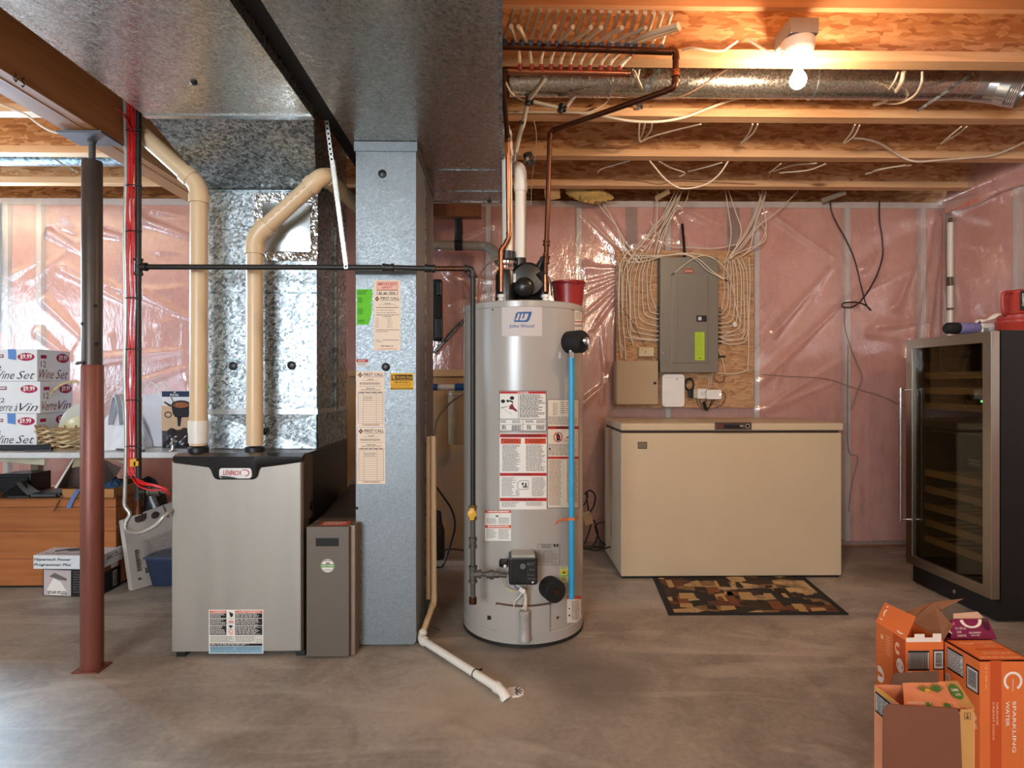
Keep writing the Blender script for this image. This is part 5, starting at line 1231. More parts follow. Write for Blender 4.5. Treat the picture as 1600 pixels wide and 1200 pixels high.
t = thing('plug_adapter', 'white rounded plug in adapter with a green light, plugged into the outlet', 'adapter', P(1117, 625, 3.95))
m = MB(); f4 = lambda x, y: P(x, y, 3.915); m.prism([f4(x, y) for x, y in rr(1104, 609, 1128, 624, 3)], (0, .035, 0)); m.build('body', WHITE, t, bevel=.003); MB().lathe([(.004, 0), (.004, .002), (.001, .002)], P(1125.5, 616.5, 3.915), (0, -1, 0), 10).build('pilot_light', emis('pilot_green', '#C8FFB0', 2.0), t)
t = thing('plug_adapter', 'small grey plug pushed into the left of the outlet box', 'adapter', P(1083, 622, 3.95))
a, b = P(1079, 622, 3.94), P(1089.5, 609, 3.94); m = MB(); m.box(a.x + .02, b.x, 3.935, 3.98, a.z, b.z); m.build('body', M('plug_grey', '#BDAF9A', .4), t, bevel=.003); a2 = P(1077, 621, 3.94); MB().box(a2.x, a.x + .022, 3.945, 3.975, a.z + .003, b.z - .003).build('cap', BLACK, t, bevel=.003)
t = thing('cable_tangle', 'tangle of thin cords hanging under the outlet box', 'cords', P(1105, 640, 3.96))
for pts, hx in (([(1093, 622), (1095, 632), (1102, 639), (1110, 634), (1116, 624)], BLACK), ([(1104, 624), (1100, 634), (1104, 642), (1108, 636), (1112, 625)], BLACK), ([(1088, 620), (1090, 632), (1098, 640), (1106, 641)], IRONG), ([(1107, 606), (1108, 595), (1112, 586)], CABLEW), ([(1110, 606), (1111, 596), (1114, 585)], CABLEW), ([(1112, 586), (1120, 596), (1130, 596), (1132, 588)], IRONG), ([(1128, 612), (1134, 618), (1128, 632), (1115, 638)], IRONG)):
    MB().tube([P(x, y, 3.958) for x, y in pts], .0026, 6, 6).build('cord', hx, t, smooth=60)
MB().tube([P(1099, 628, 3.95), P(1104, 640, 3.95)], [.012, .006], 10).build('plug_head', BLACK, t, smooth=60)

# ---------------------------------------------------------------- chest freezer
YF0 = 3.41
t = thing('chest_freezer', 'cream chest freezer with a dark latch, against the pink wall', 'freezer', P(1142, 908, 3.7))
CREAM = M('freezer_cream', '#CBB493', 0.42, 0, .035, 3, bump=.03, bscale=200, spec=.4)
gx0, gx1 = xs(970.5, YF0), xs(1315.5, YF0)
zl0, zl1, zb = zs(1140, 672.5, YF0), zs(1140, 661, YF0), zs(1140, 676.5, YF0)
MB().box(gx0, gx1, YF0, 3.965, .012, zb).build('body', CREAM, t, bevel=.008, bseg=3)
MB().box(gx0 + .012, gx1 - .012, YF0 + .012, 3.955, zb - .002, zl0 + .002).build('gasket', M('gasket_dark', '#3E2E22', .7), t)
MB().box(gx0 - .003, gx1 + .003, YF0 - .012, 3.96, zl0, zl1).build('lid', CREAM, t, bevel=.007, bseg=3)
MB().box(gx0 + .01, gx1 - .01, YF0 + .012, 3.95, 0, .014).build('plinth', BLACKM, t)
a, b = P(1117.5, 671.5, YF0 - .02), P(1174.5, 660, YF0 - .02)
h = MB().box(a.x, b.x, YF0 - .022, YF0 - .008, a.z, b.z).build('latch', M('latch_brown', '#4A3B30', .4), t, bevel=.003)
p = Print(onY(YF0 - .022)); p.rect(1131.5, 663.5, 1160, 669.5, 0); p.rect(1120, 664.5, 1128.5, 667.8, 2); p.rect(1156, 664.5, 1161, 666.5, 1, 1); p.ring(1168, 665.8, 3.6, 3.6, .9, 1, 1, 14); p.ellipse(1168, 665.8, 2.4, 2.4, 0, 1, 12); p.build('latch_detail', [BLACK, ink('pale_metal', '#B9AFA2'), REDD], h)
p = Print(onY(YF0)); p.rect(996.5, 690.5, 1011, 701.3, 0); p.rect(997.5, 691.5, 1010, 700.3, 1, 1); p.rect(1003, 697.5, 1006, 698.2, 0, 2); p.build('badge', [BLACK, ink('badge_taupe', '#7E6C5A')], t, label='small dark square badge')

# ---------------------------------------------------------------- mat under the freezer
def mat_pattern():
    s = N('mat_print')
    v = s.mapping((1, 1, 1), (0, 0, .12))
    a = s.voronoi(9.0, s.mapping((.8, 1.6, 1)), 'Color'); bw = s.add('ShaderNodeSeparateColor'); s.link(a, bw.inputs[0])
    c = s.ramp(bw.outputs[0], [(0.0, lin('#1D1711')), (0.28, lin('#3B2414')), (0.45, lin('#8F6A3F')), (0.62, lin('#C6A472')), (0.8, lin('#6B3A1E')), (0.92, lin('#231A14'))], 'CONSTANT')
    n = s.noise(14, 4, .6); c = s.mix(s.ramp(n, [(.45, 0), (.65, .6)]), c, lin('#3A2A1C')); s.col(c); s.rough(.8); return s.m
MATP = mat_pattern(); MATB = M('mat_border', '#17120F', .8)
a, b, c, d = PZ(1045, 960, .006), PZ(1326, 959, .006), PZ(1262, 905.5, .006), PZ(1022, 906.5, .006)
ext = lambda p_, q_: p_ + (p_ - q_) * .35
c2, d2_ = ext(c, b) , ext(d, a)
t = thing('floor_mat', 'brown and black patterned mat on the concrete under the front of the freezer', 'mat', (a + b) / 2 - Vector((0, 0, .006)))
MB().hexa([a - Vector((0, 0, .005)), b - Vector((0, 0, .005)), c2 - Vector((0, 0, .005)), d2_ - Vector((0, 0, .005))], [a, b, c2, d2_]).build('border', MATB, t)
ctr = (a + b + c2 + d2_) / 4; sh = [ctr + (k - ctr) * .93 + Vector((0, 0, .0006)) for k in (a, b, c2, d2_)]
MB().hexa([k - Vector((0, 0, .002)) for k in sh], sh).build('printed_field', MATP, t)
# bold shapes of the print
m = Print(lambda u, v, h: sh[0] + (sh[1] - sh[0]) * u + (sh[3] - sh[0]) * v + (sh[0] - sh[1] + sh[2] - sh[3]) * u * v + Vector((0, 0, h)))
rnd = random.Random(4)
for k in range(34):
    u, v = rnd.random() * .9, rnd.random() * .62; w, hh = rnd.uniform(.03, .11), rnd.uniform(.06, .2)
    m.poly([(u, v), (min(.99, u + w), v + rnd.uniform(-.03, .03)), (min(.99, u + w), min(.97, v + hh)), (u + rnd.uniform(0, .02), min(.97, v + hh))], rnd.randrange(3), k % 3)
m.build('print', [ink('mat_tan', '#B8925C'), ink('mat_dark', '#2A1C12'), ink('mat_rust', '#7C4524')], t)

# ---------------------------------------------------------------- wine fridge
WX = 2.285; y0w, y1w = 2.745, 3.335; zw = 1.372
def W(px, py): return PX(px, py, WX)
t = thing('wine_fridge', 'tall black wine fridge with a steel framed glass door', 'fridge', (2.6, 3.04, 0))
BODY = M('fridge_black', '#0B0B0C', .5, 0, .1)
bx0, bx1 = WX + .045, WX + .68
m = MB(); m.box(bx0, bx1, y0w, y0w + .035, .10, zw); m.box(bx0, bx1, y1w - .035, y1w, .10, zw); m.box(bx0, bx1, y0w + .035, y1w - .035, zw - .04, zw); m.box(bx0, bx1, y0w + .035, y1w - .035, .10, .15); m.box(bx1 - .04, bx1, y0w + .035, y1w - .035, .15, zw - .04); m.build('cabinet', BODY, t)
m = MB(); m.box(bx0 - .01, bx1, y0w + .01, y1w - .01, .008, .10); kp = m.build('kick_plate', BODY, t)
c = W(1481, 926); MB().lathe([(.011, 0), (.011, .004), (.005, .006), (.001, .006)], Vector((bx0 - .0102, c.y, .055)), (-1, 0, 0), 14).build('lock', CHROME, kp, smooth=40)
for y_ in (y0w + .05, y1w - .05): MB().cyl((bx0 + .05, y_, 0), (bx0 + .05, y_, .009), .018, 10).build('foot', BLACK, t)
INT = M('fridge_liner', '#77705F', .5)
m = MB(); m.box(bx1 - .046, bx1 - .0405, y0w + .036, y1w - .036, .151, zw - .041); MB().box(bx0 + .002, bx1 - .047, y0w + .0355, y0w + .040, .151, zw - .041).build('liner_side', INT, t); MB().box(bx0 + .002, bx1 - .047, y1w - .040, y1w - .0355, .151, zw - .041).build('liner_side', INT, t); m.build('liner_back', INT, t)
fw = .052; dz0, dz1 = .112, zw - .004
m = MB()
def mitred(y0_, y1_, z0_, z1_, w, x0_, x1_):
    o = [(y0_, z0_), (y1_, z0_), (y1_, z1_), (y0_, z1_)]; i = [(y0_ + w, z0_ + w), (y1_ - w, z0_ + w), (y1_ - w, z1_ - w), (y0_ + w, z1_ - w)]
    for k in range(4):
        j = (k + 1) % 4; q_ = [o[k], o[j], i[j], i[k]]
        m.hexa([(x1_, y, z) for y, z in q_], [(x0_, y, z) for y, z in q_])
mitred(y0w, y1w, dz0, dz1, fw, WX, WX + .04)
dr = m.build('door', STEELBR, t, bevel=.002)
MB().box(WX + .012, WX + .018, y0w + fw - .004, y1w - fw + .004, dz0 + fw - .004, dz1 - fw + .004).build('glass', glass('smoked_glass', '#C4BDB0', .04), dr)
m = MB(); hy = y1w - .022; m.cyl((WX - .045, hy, zs(1418, 606, 3.32)), (WX - .045, hy, zs(1418, 815, 3.32)), .008, 14); m.build('handle', CHROME, dr, smooth=40)
for py in (609, 811): MB().cyl((WX - .045, hy, zs(1418, py, 3.32)), (WX + .002, hy, zs(1418, py, 3.32)), .006, 10).build('handle_post', CHROME, dr, smooth=40)
SHELF = wood('shelf_beech', '#E2C492', '#B99663', 'Y', .5, 1, False)
for zsh in (1.166, 1.083, .998, .627, .536, .441, .350, .259):
    s_ = MB().box(bx0 + .03, bx0 + .05, y0w + .045, y1w - .045, zsh - .018, zsh + .018).build('shelf_front', SHELF, t)
    m = MB()
    for k in range(6):
        yy = y0w + .07 + (y1w - y0w - .14) * k / 5; m.box(bx0 + .05, bx1 - .06, yy - .006, yy + .006, zsh - .006, zsh + .006)
    m.build('shelf_slats', SHELF, s_)
MB().box(bx0 + .015, bx1 - .04, y0w + .036, y1w - .036, .86, .915).build('zone_divider', M('divider_grey', '#7E776C', .5), t)
p = Print(lambda u, v, h: Vector((bx0 + .0285 - h, y1w - .06 - (y1w - y0w - .12) * u, .69 + .06 * (1 - v)))); p.rect(.62, 0, .82, .8, 0); p.rows(.65, .15, .8, .7, 2, 1, 1, 3); p.build('shelf_tag', [INKG, PAPER], t)
m = MB(); m.box(bx0 + .03, bx0 + .055, y0w + .10, y1w - .10, 1.02, 1.05); m.build('control_bar', BLACK, t)
MB().box(bx0 + .026, bx0 + .030, y0w + .12, y0w + .15, 1.03, 1.04).build('display', emis('display_green', '#6CFF8A', 3.0), t)
# things on the wine fridge
zt_ = zw
t = thing('handheld_lantern', 'red handheld lantern with a ribbed body standing on the wine fridge', 'lantern', (2.45, 2.86, zt_))
RL = M('lantern_red', '#A5382E', .4, 0, .06)
# big sealed lamp body, standing face down
lc = Vector((PX(1597, 480, 2.45).x if False else 2.47, 2.90, zt_))
lx = P(1591, 480, 2.88).x
lc = Vector((lx, 2.88, zt_ + .001))
rib = [(.088, 0), (.0905, .004)]
for k in range(7): rib += [(.0905, .006 + .006 * k), (.0885, .009 + .006 * k)]
rib += [(.090, .050), (.090, .055), (.082, .058), (.080, .062)]
MB().lathe(rib, lc, n=48).build('bezel', RL, t, smooth=25)
MB().lathe([(.080, .060), (.083, .066), (.083, .080), (.075, .086), (.052, .090)], lc, n=40).build('head', RL, t, smooth=30)
pr_ = [(.052, .088)]
for k in range(9): pr_ += [(.055, .094 + .0115 * k), (.0525, .1005 + .0115 * k)]
pr_ += [(.054, .200), (.047, .206), (.001, .206)]
MB().lathe(pr_, lc, n=36).build('battery_case', RL, t, smooth=25)
hx_ = lc.x
m = MB(); m.tube([(hx_ - .045, 2.86, lc.z + .196), (hx_ - .090, 2.85, lc.z + .192), (hx_ - .103, 2.85, lc.z + .175), (hx_ - .100, 2.85, lc.z + .10), (hx_ - .080, 2.86, lc.z + .082)], .0085, 12, 5); m.build('handle', RL, t, smooth=60)
dirv = Vector((-.35, -.94, 0)).normalized(); sd = Vector((dirv.y, -dirv.x, 0)) * -1
fx = lambda u, v, h: Vector((lc.x, lc.y, lc.z)) + dirv * (.0555 + h) + sd * (u - .5) * .028 + Vector((0, 0, .104 + .092 * (1 - v)))
MB().obox(lc + dirv * .0515 + Vector((0, 0, .150)), sd, dirv, (0, 0, 1), .014, .005, .047).build('name_plate', BLACK, t, bevel=.001)
p = Print(lambda u, v, h: fx(u, v, h + .001)); p.text('GARRITY', .28, .12, .72, .80, 0, 1, .03, rot=1); p.build('lettering', [PAPER], t)

t = thing('packaged_bottle', 'black capped bottle in a lavender wrapper lying on the wine fridge', 'bottle', P(1520, 508, 3.1))
yb_ = 2.985; a, b = P(1477, 511, yb_), P(1560, 504, yb_); rb = .030; zc_ = zt_ + rb + .001
ax = Vector((1, 0, 0)); xA = xs(1476, yb_)
MB().lathe([(.001, 0), (.022, .004), (.029, .014), (.030, .06), (.028, .074)], (xA, yb_, zc_), ax, 24).build('cap', BLACKM, t, smooth=40)
xB = xs(1495, yb_); xC = xs(1527, yb_); xD = xs(1553, yb_)
MB().lathe([(.030, 0), (.0305, .002), (.0305, xC - xB), (.029, xC - xB + .002)], (xB + .005, yb_, zc_), ax, 24).build('wrapper', M('lavender', '#7D78A8', .5), t, smooth=40)
MB().box(xC, xD, yb_ - .032, yb_ + .02, zt_ + .002, zt_ + .054).build('carton_end', PAPER, t, bevel=.003)
p = Print(lambda u, v, h: Vector((xC + (xD - xC) * u, yb_ - .032 - h, zt_ + .05 - .046 * v))); p.bars(.08, .5, .4, .95, 0, 0); p.rect(.45, .55, .7, .95, 1); p.rect(0, .42, 1, .47, 2); p.build('carton_print', [INK, ink('carton_blue', '#8F93B5'), ink('carton_brown', '#6E5A50')], t)
t = thing('crumpled_paper', 'crumpled white paper between the lavender package and the red lantern', 'paper', P(1545, 500, 2.95))
rnd = random.Random(9); q0, q1 = xs(1530, 2.95), xs(1566, 2.95)
def crump(u, v): return (q0 + (q1 - q0) * u, 2.93 + .07 * v, zt_ + .056 + .05 * u * (1 - .6 * abs(v - .4)) + .012 * math.sin(9 * u + 5 * v) * math.sin(7 * v))
m = MB(); m.grid(crump, 12, 10); m.build('paper', PAPER, t)
# white conduit in the corner
t = thing('corner_pipe', 'thin white vertical pipe with dark clips in the right hand corner', 'pipe', (P(1485, 505, 3.96).x, 3.96, 1.0))
cx = P(1485, 505, 3.96).x
MB().cyl((cx, 3.96, .02), (cx, 3.96, zs(1485, 348, 3.96)), .0185, 16).build('pipe', PVCW, t, smooth=40)
for py, h, r_ in ((440, .03, .021), (483, .008, .021), (344, .014, .012)): MB().cyl((cx, 3.96, zs(1485, py, 3.96) - h), (cx, 3.96, zs(1485, py, 3.96) + h), r_, 16).build('clip', M('clip_brown', '#5A4636', .4, .4), t, smooth=40)
# hanging coax loop
t = thing('coax_cable', 'long black cable drooping in a loop on the pink wall above the freezer', 'cable', P(1330, 480, 3.98))
MB().tube([P(x, y, 3.985) for x, y in ((1297, 314), (1299, 330), (1308, 350), (1322, 375), (1335, 405), (1345, 445), (1353, 475), (1361, 485), (1354, 478), (1342, 473), (1325, 472), (1316, 475), (1318, 480), (1330, 480), (1342, 473), (1355, 457), (1370, 430), (1379, 400), (1378, 370), (1374, 345), (1374, 314))], .0048, 8, 6).build('cable', BLACK, t, smooth=60)
MB().tube([P(x, y, 3.99) for x, y in ((1320, 482), (1319, 500), (1322, 520), (1330, 545), (1340, 570), (1347, 590), (1340, 610), (1330, 640))], .0032, 7, 6).build('tail', M('grey_cord', '#7A6A60', .5), t, smooth=60)
MB().tube([P(x, y, 3.99) for x, y in ((1325, 540), (1324, 600), (1325, 700), (1340, 715), (1330, 760), (1326, 800))], .003, 7, 5).build('cord', M('grey_cord', '#7A6A60', .5), t, smooth=60)
MB().tube([P(x, y, 3.99) for x, y in ((1190, 585), (1230, 588), (1290, 592), (1340, 608), (1380, 620), (1412, 634), (1440, 628))], .0026, 7, 5).build('thin_wire', M('grey_cord', '#7A6A60', .5), t, smooth=60)

# black cords and small box between the heater and the freezer
t = thing('cord_bundle', 'black power cords with a small tan block on the floor beside the heater', 'cords', PZ(925, 860, 0))
for pts in (((913, 772), (922, 766), (930, 775), (928, 790), (922, 800)), ((912, 790), (918, 776), (916, 770), (920, 800), (926, 815)), ((928, 812), (934, 835), (925, 855), (912, 858)), ((926, 812), (918, 838), (913, 850)), ((945, 815), (930, 822), (938, 845), (945, 852), (915, 856)), ((912, 856), (930, 860), (944, 857), (958, 853))):
    MB().tube([P(x, y, 3.75) for x, y in pts], .0055, 7, 6).build('cord', BLACK, t, smooth=60)
MB().obox(P(918, 810, 3.73), (1, 0, .35), (0, 1, 0), (-.35, 0, 1), .026, .015, .038).build('power_block', M('block_tan', '#B59C7C', .5), t, bevel=.003)

# ---------------------------------------------------------------- drink cartons at lower right
OR1 = M('carton_orange', '#E0733A', .5, 0, .05, 6, spec=.3); OR2 = ink('carton_orange_dark', '#C8552A'); CARD = M('cardboard_brown', '#8A5C3E', .75, 0, .08); WT = ink('carton_white', '#F0DED0'); PEACH = M('carton_peach', '#E8956A', .5, 0, .05, 6, spec=.3); PLUM = M('carton_plum', '#7E2348', .5, 0, .05, spec=.3)
LIGHTOR = ink('carton_print_pale', '#F2B58C'); KRAFT = ink('carton_kraft', '#C99455')
def openbox(par, x0, x1, y0, y1, z1, mat, top=False, th=.003):
    m = MB(); m.box(x0, x1, y0, y0 + th, 0.002, z1); m.box(x0, x1, y1 - th, y1, 0.002, z1); m.box(x0, x0 + th, y0 + th, y1 - th, 0.002, z1); m.box(x1 - th, x1, y0 + th, y1 - th, 0.002, z1); m.box(x0, x1, y0, y1, 0, .003)
    if top: m.box(x0, x1, y0, y1, z1 - th, z1)
    return m.build('carton', mat, par)
ZC_ = .40
# closed carton on the right
cD, cA, cC = PZ(1531, 1032, ZC_), PZ(1478, 1000, ZC_), PZ(1602, 1028, ZC_)
x0, y0 = cD.x, cD.y; x1, y1 = x0 + .135, cA.y
t = thing('drink_carton', 'tall closed orange sparkling water carton at the right edge', 'carton', ((x0 + x1) / 2, (y0 + y1) / 2, 0), 'sparkling drink cartons')
openbox(t, x0, x1, y0, y1, ZC_, OR1, True)
fr_ = onQuad((x0, y0, ZC_), (x1, y0, ZC_), (x0, y0, 0)); p = Print(fr_)
p.rect(.20, .0, .42, 1, 1, 0)
_w = .034
for k in range(26):
    a, b = [math.pi / 2 + .55 + (2 * math.pi - 1.1) * j / 26 for j in (k, k + 1)]; p.mi = 2
    p.quad(*[p.fn(.64 + .185 * r_ * math.cos(g), .135 + .0625 * r_ * math.sin(g), .0012) for r_, g in ((1, a), (1, b), (.74, b), (.74, a))])
p.rect(.635, .12, .645, .20, 2, 1)
p.text('SPARKLING', .63, .265, .70, .60, 2, 1, .012, rot=-1); p.text('WATER', .50, .265, .57, .43, 2, 1, .012, rot=-1); p.text('ORANGE', .315, .27, .355, .42, 3, 1, .012, rot=-1); p.text('CREAM SODA', .24, .27, .28, .52, 3, 1, .012, rot=-1); p.text('12 x 355 mL', .10, .03, .14, .19, 3, 1, .01, rot=-1)
p.build('front_print', [OR1, OR2, WT, LIGHTOR], t)
le = onQuad((x0, y1, ZC_), (x0, y0, ZC_), (x0, y1, 0)); p = Print(le)
p.rect(.10, .03, .56, .185, 0); p.frame(.10, .03, .56, .185, .012, 4, 1); p.rows(.13, .04, .54, .18, 13, 4, 1, 5, .5, .2, .12); p.rect(.64, .07, .98, .23, 4, 0); p.rect(.67, .082, .95, .22, 0, 1); p.bars(.70, .095, .92, .20, 4, 2, 5, False, 12); p.rect(.05, .22, .17, .32, 0); p.rows(.07, .225, .16, .315, 8, 4, 1, 7); p.ring(.85, .42, .13, .05, .04, 3, 0, 18, .8, 5.4)
p.build('side_print', [ink('label_grey_white', '#CFC8BE'), OR2, WT, LIGHTOR, INK], t)
tp = onQuad((x0, y1, ZC_), (x1, y1, ZC_), (x0, y0, ZC_)); p = Print(tp)
p.ring(.35, .14, .16, .10, .04, 0, 0, 16, .3, 3.1); p.text('CREAM', .55, .1, .9, .2, 0, 0, .01); p.text('SODA', .6, .25, .85, .35, 0, 0, .01); p.rect(.3, .45, .9, .5, 1); p.text('SPARKLING', .3, .62, .9, .72, 0, 0, .01); p.rect(.03, .02, .06, .9, 1); p.rows(.1, .85, .95, .95, 1, 0, 0, 3); p.build('top_print', [LIGHTOR, OR2], t)
# open orange carton, left
aN, aB, aR = PZ(1417, 1001, ZC_), PZ(1364, 973, ZC_), PZ(1477, 994, ZC_)
x0, y0 = aN.x - .004, aN.y; x1, y1 = x0 + .108, aB.y + .005
t = thing('drink_carton', 'open orange drink carton with torn lid flaps, leftmost of the cartons', 'carton', ((x0 + x1) / 2, (y0 + y1) / 2, 0), 'sparkling drink cartons')
openbox(t, x0, x1, y0, y1, ZC_, OR1)
q4 = [Vector((x0, y1, ZC_)), Vector((x0, y0, ZC_)), PX(1431, 964, x0 + .045), PX(1383, 942, x0 + .045)]
fl = MB().sheet(q4, .0025).build('lid_flap', OR1, t)
n_ = (q4[1] - q4[0]).cross(q4[3] - q4[0]).normalized(); n_ = -n_ if n_.x > 0 else n_
p = Print(lambda u, v, h: q4[0] + (q4[1] - q4[0]) * u + (q4[3] - q4[0]) * (1 - v) + n_ * (h + .003)); p.ring(.22, .42, .1, .2, .045, 0, 0, 16, .9, 5.2); p.ring(.80, .62, .17, .26, .05, 0, 0, 18, -2.2, 2.2); p.text('MANDARIN', .45, .16, .92, .26, 0, 0, .012); p.text('MOON', .62, .32, .82, .42, 0, 0, .012); p.rows(.12, .1, .35, .2, 1, 0, 0, 3); p.rows(.08, .75, .3, .85, 1, 0, 0, 4); p.build('flap_print', [WT], fl)
p = Print(onQuad((x0, y1, ZC_), (x0, y0, ZC_), (x0, y1, 0))); p.rect(.6, .0, 1, .40, 1, 0); p.ring(.84, .20, .12, .05, .03, 2, 1, 20); p.ellipse(.84, .2, .06, .025, 2, 1, 14); p.ring(.76, .09, .09, .045, .03, 3, 1, 16, .8, 5.5); p.ring(.15, .37, .15, .06, .045, 2, 1, 18, -2.2, 2.2); p.rows(.36, .05, .52, .2, 7, 3, 1, 3, .3, .1, .3); p.text('ORANGE', .36, .45, .43, .62, 3, 1, .012, rot=1); p.text('SODA', .52, .42, .60, .55, 3, 1, .012, rot=1); p.ring(.22, .08, .05, .02, .02, 3, 1, 12); p.build('side_print', [OR1, OR2, WT, LIGHTOR], t)
p = Print(onQuad((x0, y0, ZC_), (x1, y0, ZC_), (x0, y0, 0))); p.rect(.06, .07, .62, .21, 0); p.frame(.06, .07, .62, .21, .012, 4, 1); p.bars(.09, .08, .58, .205, 4, 1, 6, True, 26); p.rect(.72, .065, .995, .205, 4, 0); p.rect(.745, .075, .98, .195, 0, 1); p.bars(.78, .085, .95, .185, 4, 2, 7, False, 12); p.rect(.06, .215, .18, .33, 0); p.rows(.08, .22, .17, .325, 8, 4, 1, 7); p.ring(.78, .5, .25, .1, .05, 3, 0, 20, 1, 4); p.build('front_print', [ink('label_grey_white', '#CFC8BE'), OR2, WT, LIGHTOR, INK], t)
for (u0, u1, hh) in ((.02, .24, .008), (.24, .50, .018), (.50, .72, .008), (.72, .94, .019)):
    MB().box(x0 + .108 * u0, x0 + .108 * u1, y0 - .0005, y0 + .0015, ZC_ - .004, ZC_ + hh).build('torn_edge', WT, t)
q5 = [Vector((x0 + .01, y1, ZC_)), Vector((x1 + .02, y1, ZC_)), P(1505, 936, y1 + .05), P(1452, 942, y1 + .05)]; MB().sheet(q5, .003).build('lid_flap', CARD, t)
q5 = [Vector((x1, y1, ZC_)), Vector((x1, y0, ZC_)), Vector((x1 + .05, y0 + .03, ZC_ + .03)), Vector((x1 + .06, y1 - .01, ZC_ + .06))]; MB().sheet(q5, .003).build('side_flap', CARD, t)
# plum carton behind
x0, y0 = P(1480, 1000, 1.70).x, 1.70; x1, y1 = x0 + .13, 1.83
t = thing('drink_carton', 'plum purple drink carton with its lid raised, behind the orange cartons', 'carton', ((x0 + x1) / 2, (y0 + y1) / 2, 0), 'sparkling drink cartons')
zp = .385; openbox(t, x0, x1, y0, y1, zp, PLUM)
q6 = [P(1485, 999, 1.70), P(1557, 999, 1.70), P(1542, 967, 1.745), P(1485.5, 968, 1.745)]
n6 = (q6[1] - q6[0]).cross(q6[3] - q6[0]).normalized(); n6 = n6 if n6.y < 0 else -n6
fl = MB().sheet(q6, .003).build('lid_flap', PLUM, t)
p = Print(lambda u, v, h: q6[3].lerp(q6[2], u).lerp(q6[0].lerp(q6[1], u), v) + n6 * (h + .0032))
p.ring(.52, .0, .30, .48, .09, 0, 0, 20, 0.1, 3.0); p.ellipse(.88, .30, .09, .32, 1, 0, 14); p.poly([(.80, .12), (.86, .06), (.97, .1), (.9, .2)], 2, 1); p.text('15 x 355 mL', .10, .42, .36, .54, 0, 0, .014); p.text('CANS', .13, .62, .24, .72, 0, 0, .014); p.text('CANETTES', .14, .80, .34, .9, 0, 0, .014); p.text('BLACKBERRY', .42, .66, .70, .75, 0, 0, .012); p.text('MAUI LIME', .46, .80, .64, .87, 0, 0, .012); p.ellipse(.06, .25, .025, .08, 3, 0, 10)
p.build('flap_print', [WT, ink('berry', '#4A1730'), ink('leaf_dark', '#3E4A2A'), ink('pinkdot', '#D0679A')], fl)
q7 = [P(1489, 967, 1.75), P(1538, 967, 1.75), P(1527, 956, 1.76), P(1489, 959, 1.76)]; MB().sheet(q7, .002).build('lid_tab', ink('tab_buff', '#D2A88A'), t)
q8 = [P(1478, 985, 1.71), P(1493, 994, 1.71), P(1493, 988, 1.74), P(1478, 977, 1.74)]; MB().sheet(q8, .002).build('torn_edge', WT, t)
# peach carton in front
x0, x1, y0, y1, zp = P(1366, 1080, 1.44).x, P(1523, 1100, 1.315).x, 1.315, 1.44, .385
t = thing('drink_carton', 'peach drink carton printed with pineapple leaves, nearest of the cartons', 'carton', ((x0 + x1) / 2, (y0 + y1) / 2, 0), 'sparkling drink cartons')
openbox(t, x0, x1, y0, y1, zp, PEACH)
q9 = [P(1413, 1103, 1.375), P(1523, 1107, 1.335), P(1496, 1064, 1.44), P(1410, 1067, 1.44)]
n9 = (q9[1] - q9[0]).cross(q9[3] - q9[0]).normalized(); n9 = n9 if n9.z > 0 else -n9
fl = MB().sheet([k - n9 * .003 for k in q9], .003).build('lid_flap', PEACH, t)
p = Print(lambda u, v, h: q9[3].lerp(q9[2], u).lerp(q9[0].lerp(q9[1], u), v) + n9 * h)
p.poly([(.76, 0), (1, 0), (1, 1), (.80, 1)], 4, 0); p.ellipse(.86, .42, .10, .30, 0, 2, 22); p.text('SUMMER', .80, .32, .92, .42, 3, 3, .02); p.text('LOVE', .83, .50, .91, .58, 3, 3, .02)
def fronds(cx, cy, n, L, w, mi, spread=1.1):
    for k in range(n):
        an = -math.pi / 2 + (k / (n - 1) - .5) * 2 * spread; dx, dy = math.cos(an), math.sin(an); p.poly([(cx - dy * w, cy + dx * w * 2), (cx + dx * L * .6 - dy * w, cy + dy * L * 1.4 + dx * w), (cx + dx * L, cy + dy * L * 2.2), (cx + dx * L * .6 + dy * w, cy + dy * L * 1.4 - dx * w), (cx + dy * w, cy - dx * w * 2)], mi, 1 + k % 2)
fronds(.34, .40, 7, .15, .012, 1); fronds(.56, .42, 9, .18, .012, 0); p.poly([(.36, .32), (.44, .30), (.46, .42), (.37, .44)], 2, 2); fronds(.36, 1.0, 7, .1, .010, 0); fronds(.63, 1.02, 7, .1, .010, 0)
p.text('ANANAS COLADA', .05, .82, .40, .92, 3, 1, .016)
p.build('flap_print', [ink('leaf_green', '#4F7A33'), ink('leaf_brown', '#7E7A3E'), ink('fruit_yellow', '#E0B43C'), WT, KRAFT], fl)
q10 = [P(1523, 1107, 1.335), P(1523, 1180, 1.30), P(1500, 1180, 1.33), P(1498, 1105, 1.36)]
p = Print(onY(1.3149)); p.rect(1500, 1108, 1521, 1200, 0); p.frame(1506, 1113, 1516, 1124, .8, 1, 1); p.poly([(1509, 1119), (1513, 1119), (1513, 1122), (1509, 1122)], 1, 1); p.poly([(1509, 1117), (1511, 1114.5), (1513, 1117)], 1, 1); p.build('front_print', [KRAFT, INK], t)
q11 = [P(1387, 1073, 1.44), P(1466, 1066, 1.44), P(1466, 1048, 1.455), P(1397, 1052, 1.455)]; MB().sheet(q11, .003).build('back_flap', M('cardboard_dark', '#5E4230', .8), t)
q12 = [P(1380, 1240, 1.25), P(1505, 1240, 1.25), P(1500, 1116, 1.275), P(1495, 1107, 1.277), P(1390, 1101, 1.277), P(1381, 1110, 1.275)]
MB().prism(q12, (0, .004, 0)).build('front_flap', M('cardboard_red', '#74452F', .75, 0, .06), t)
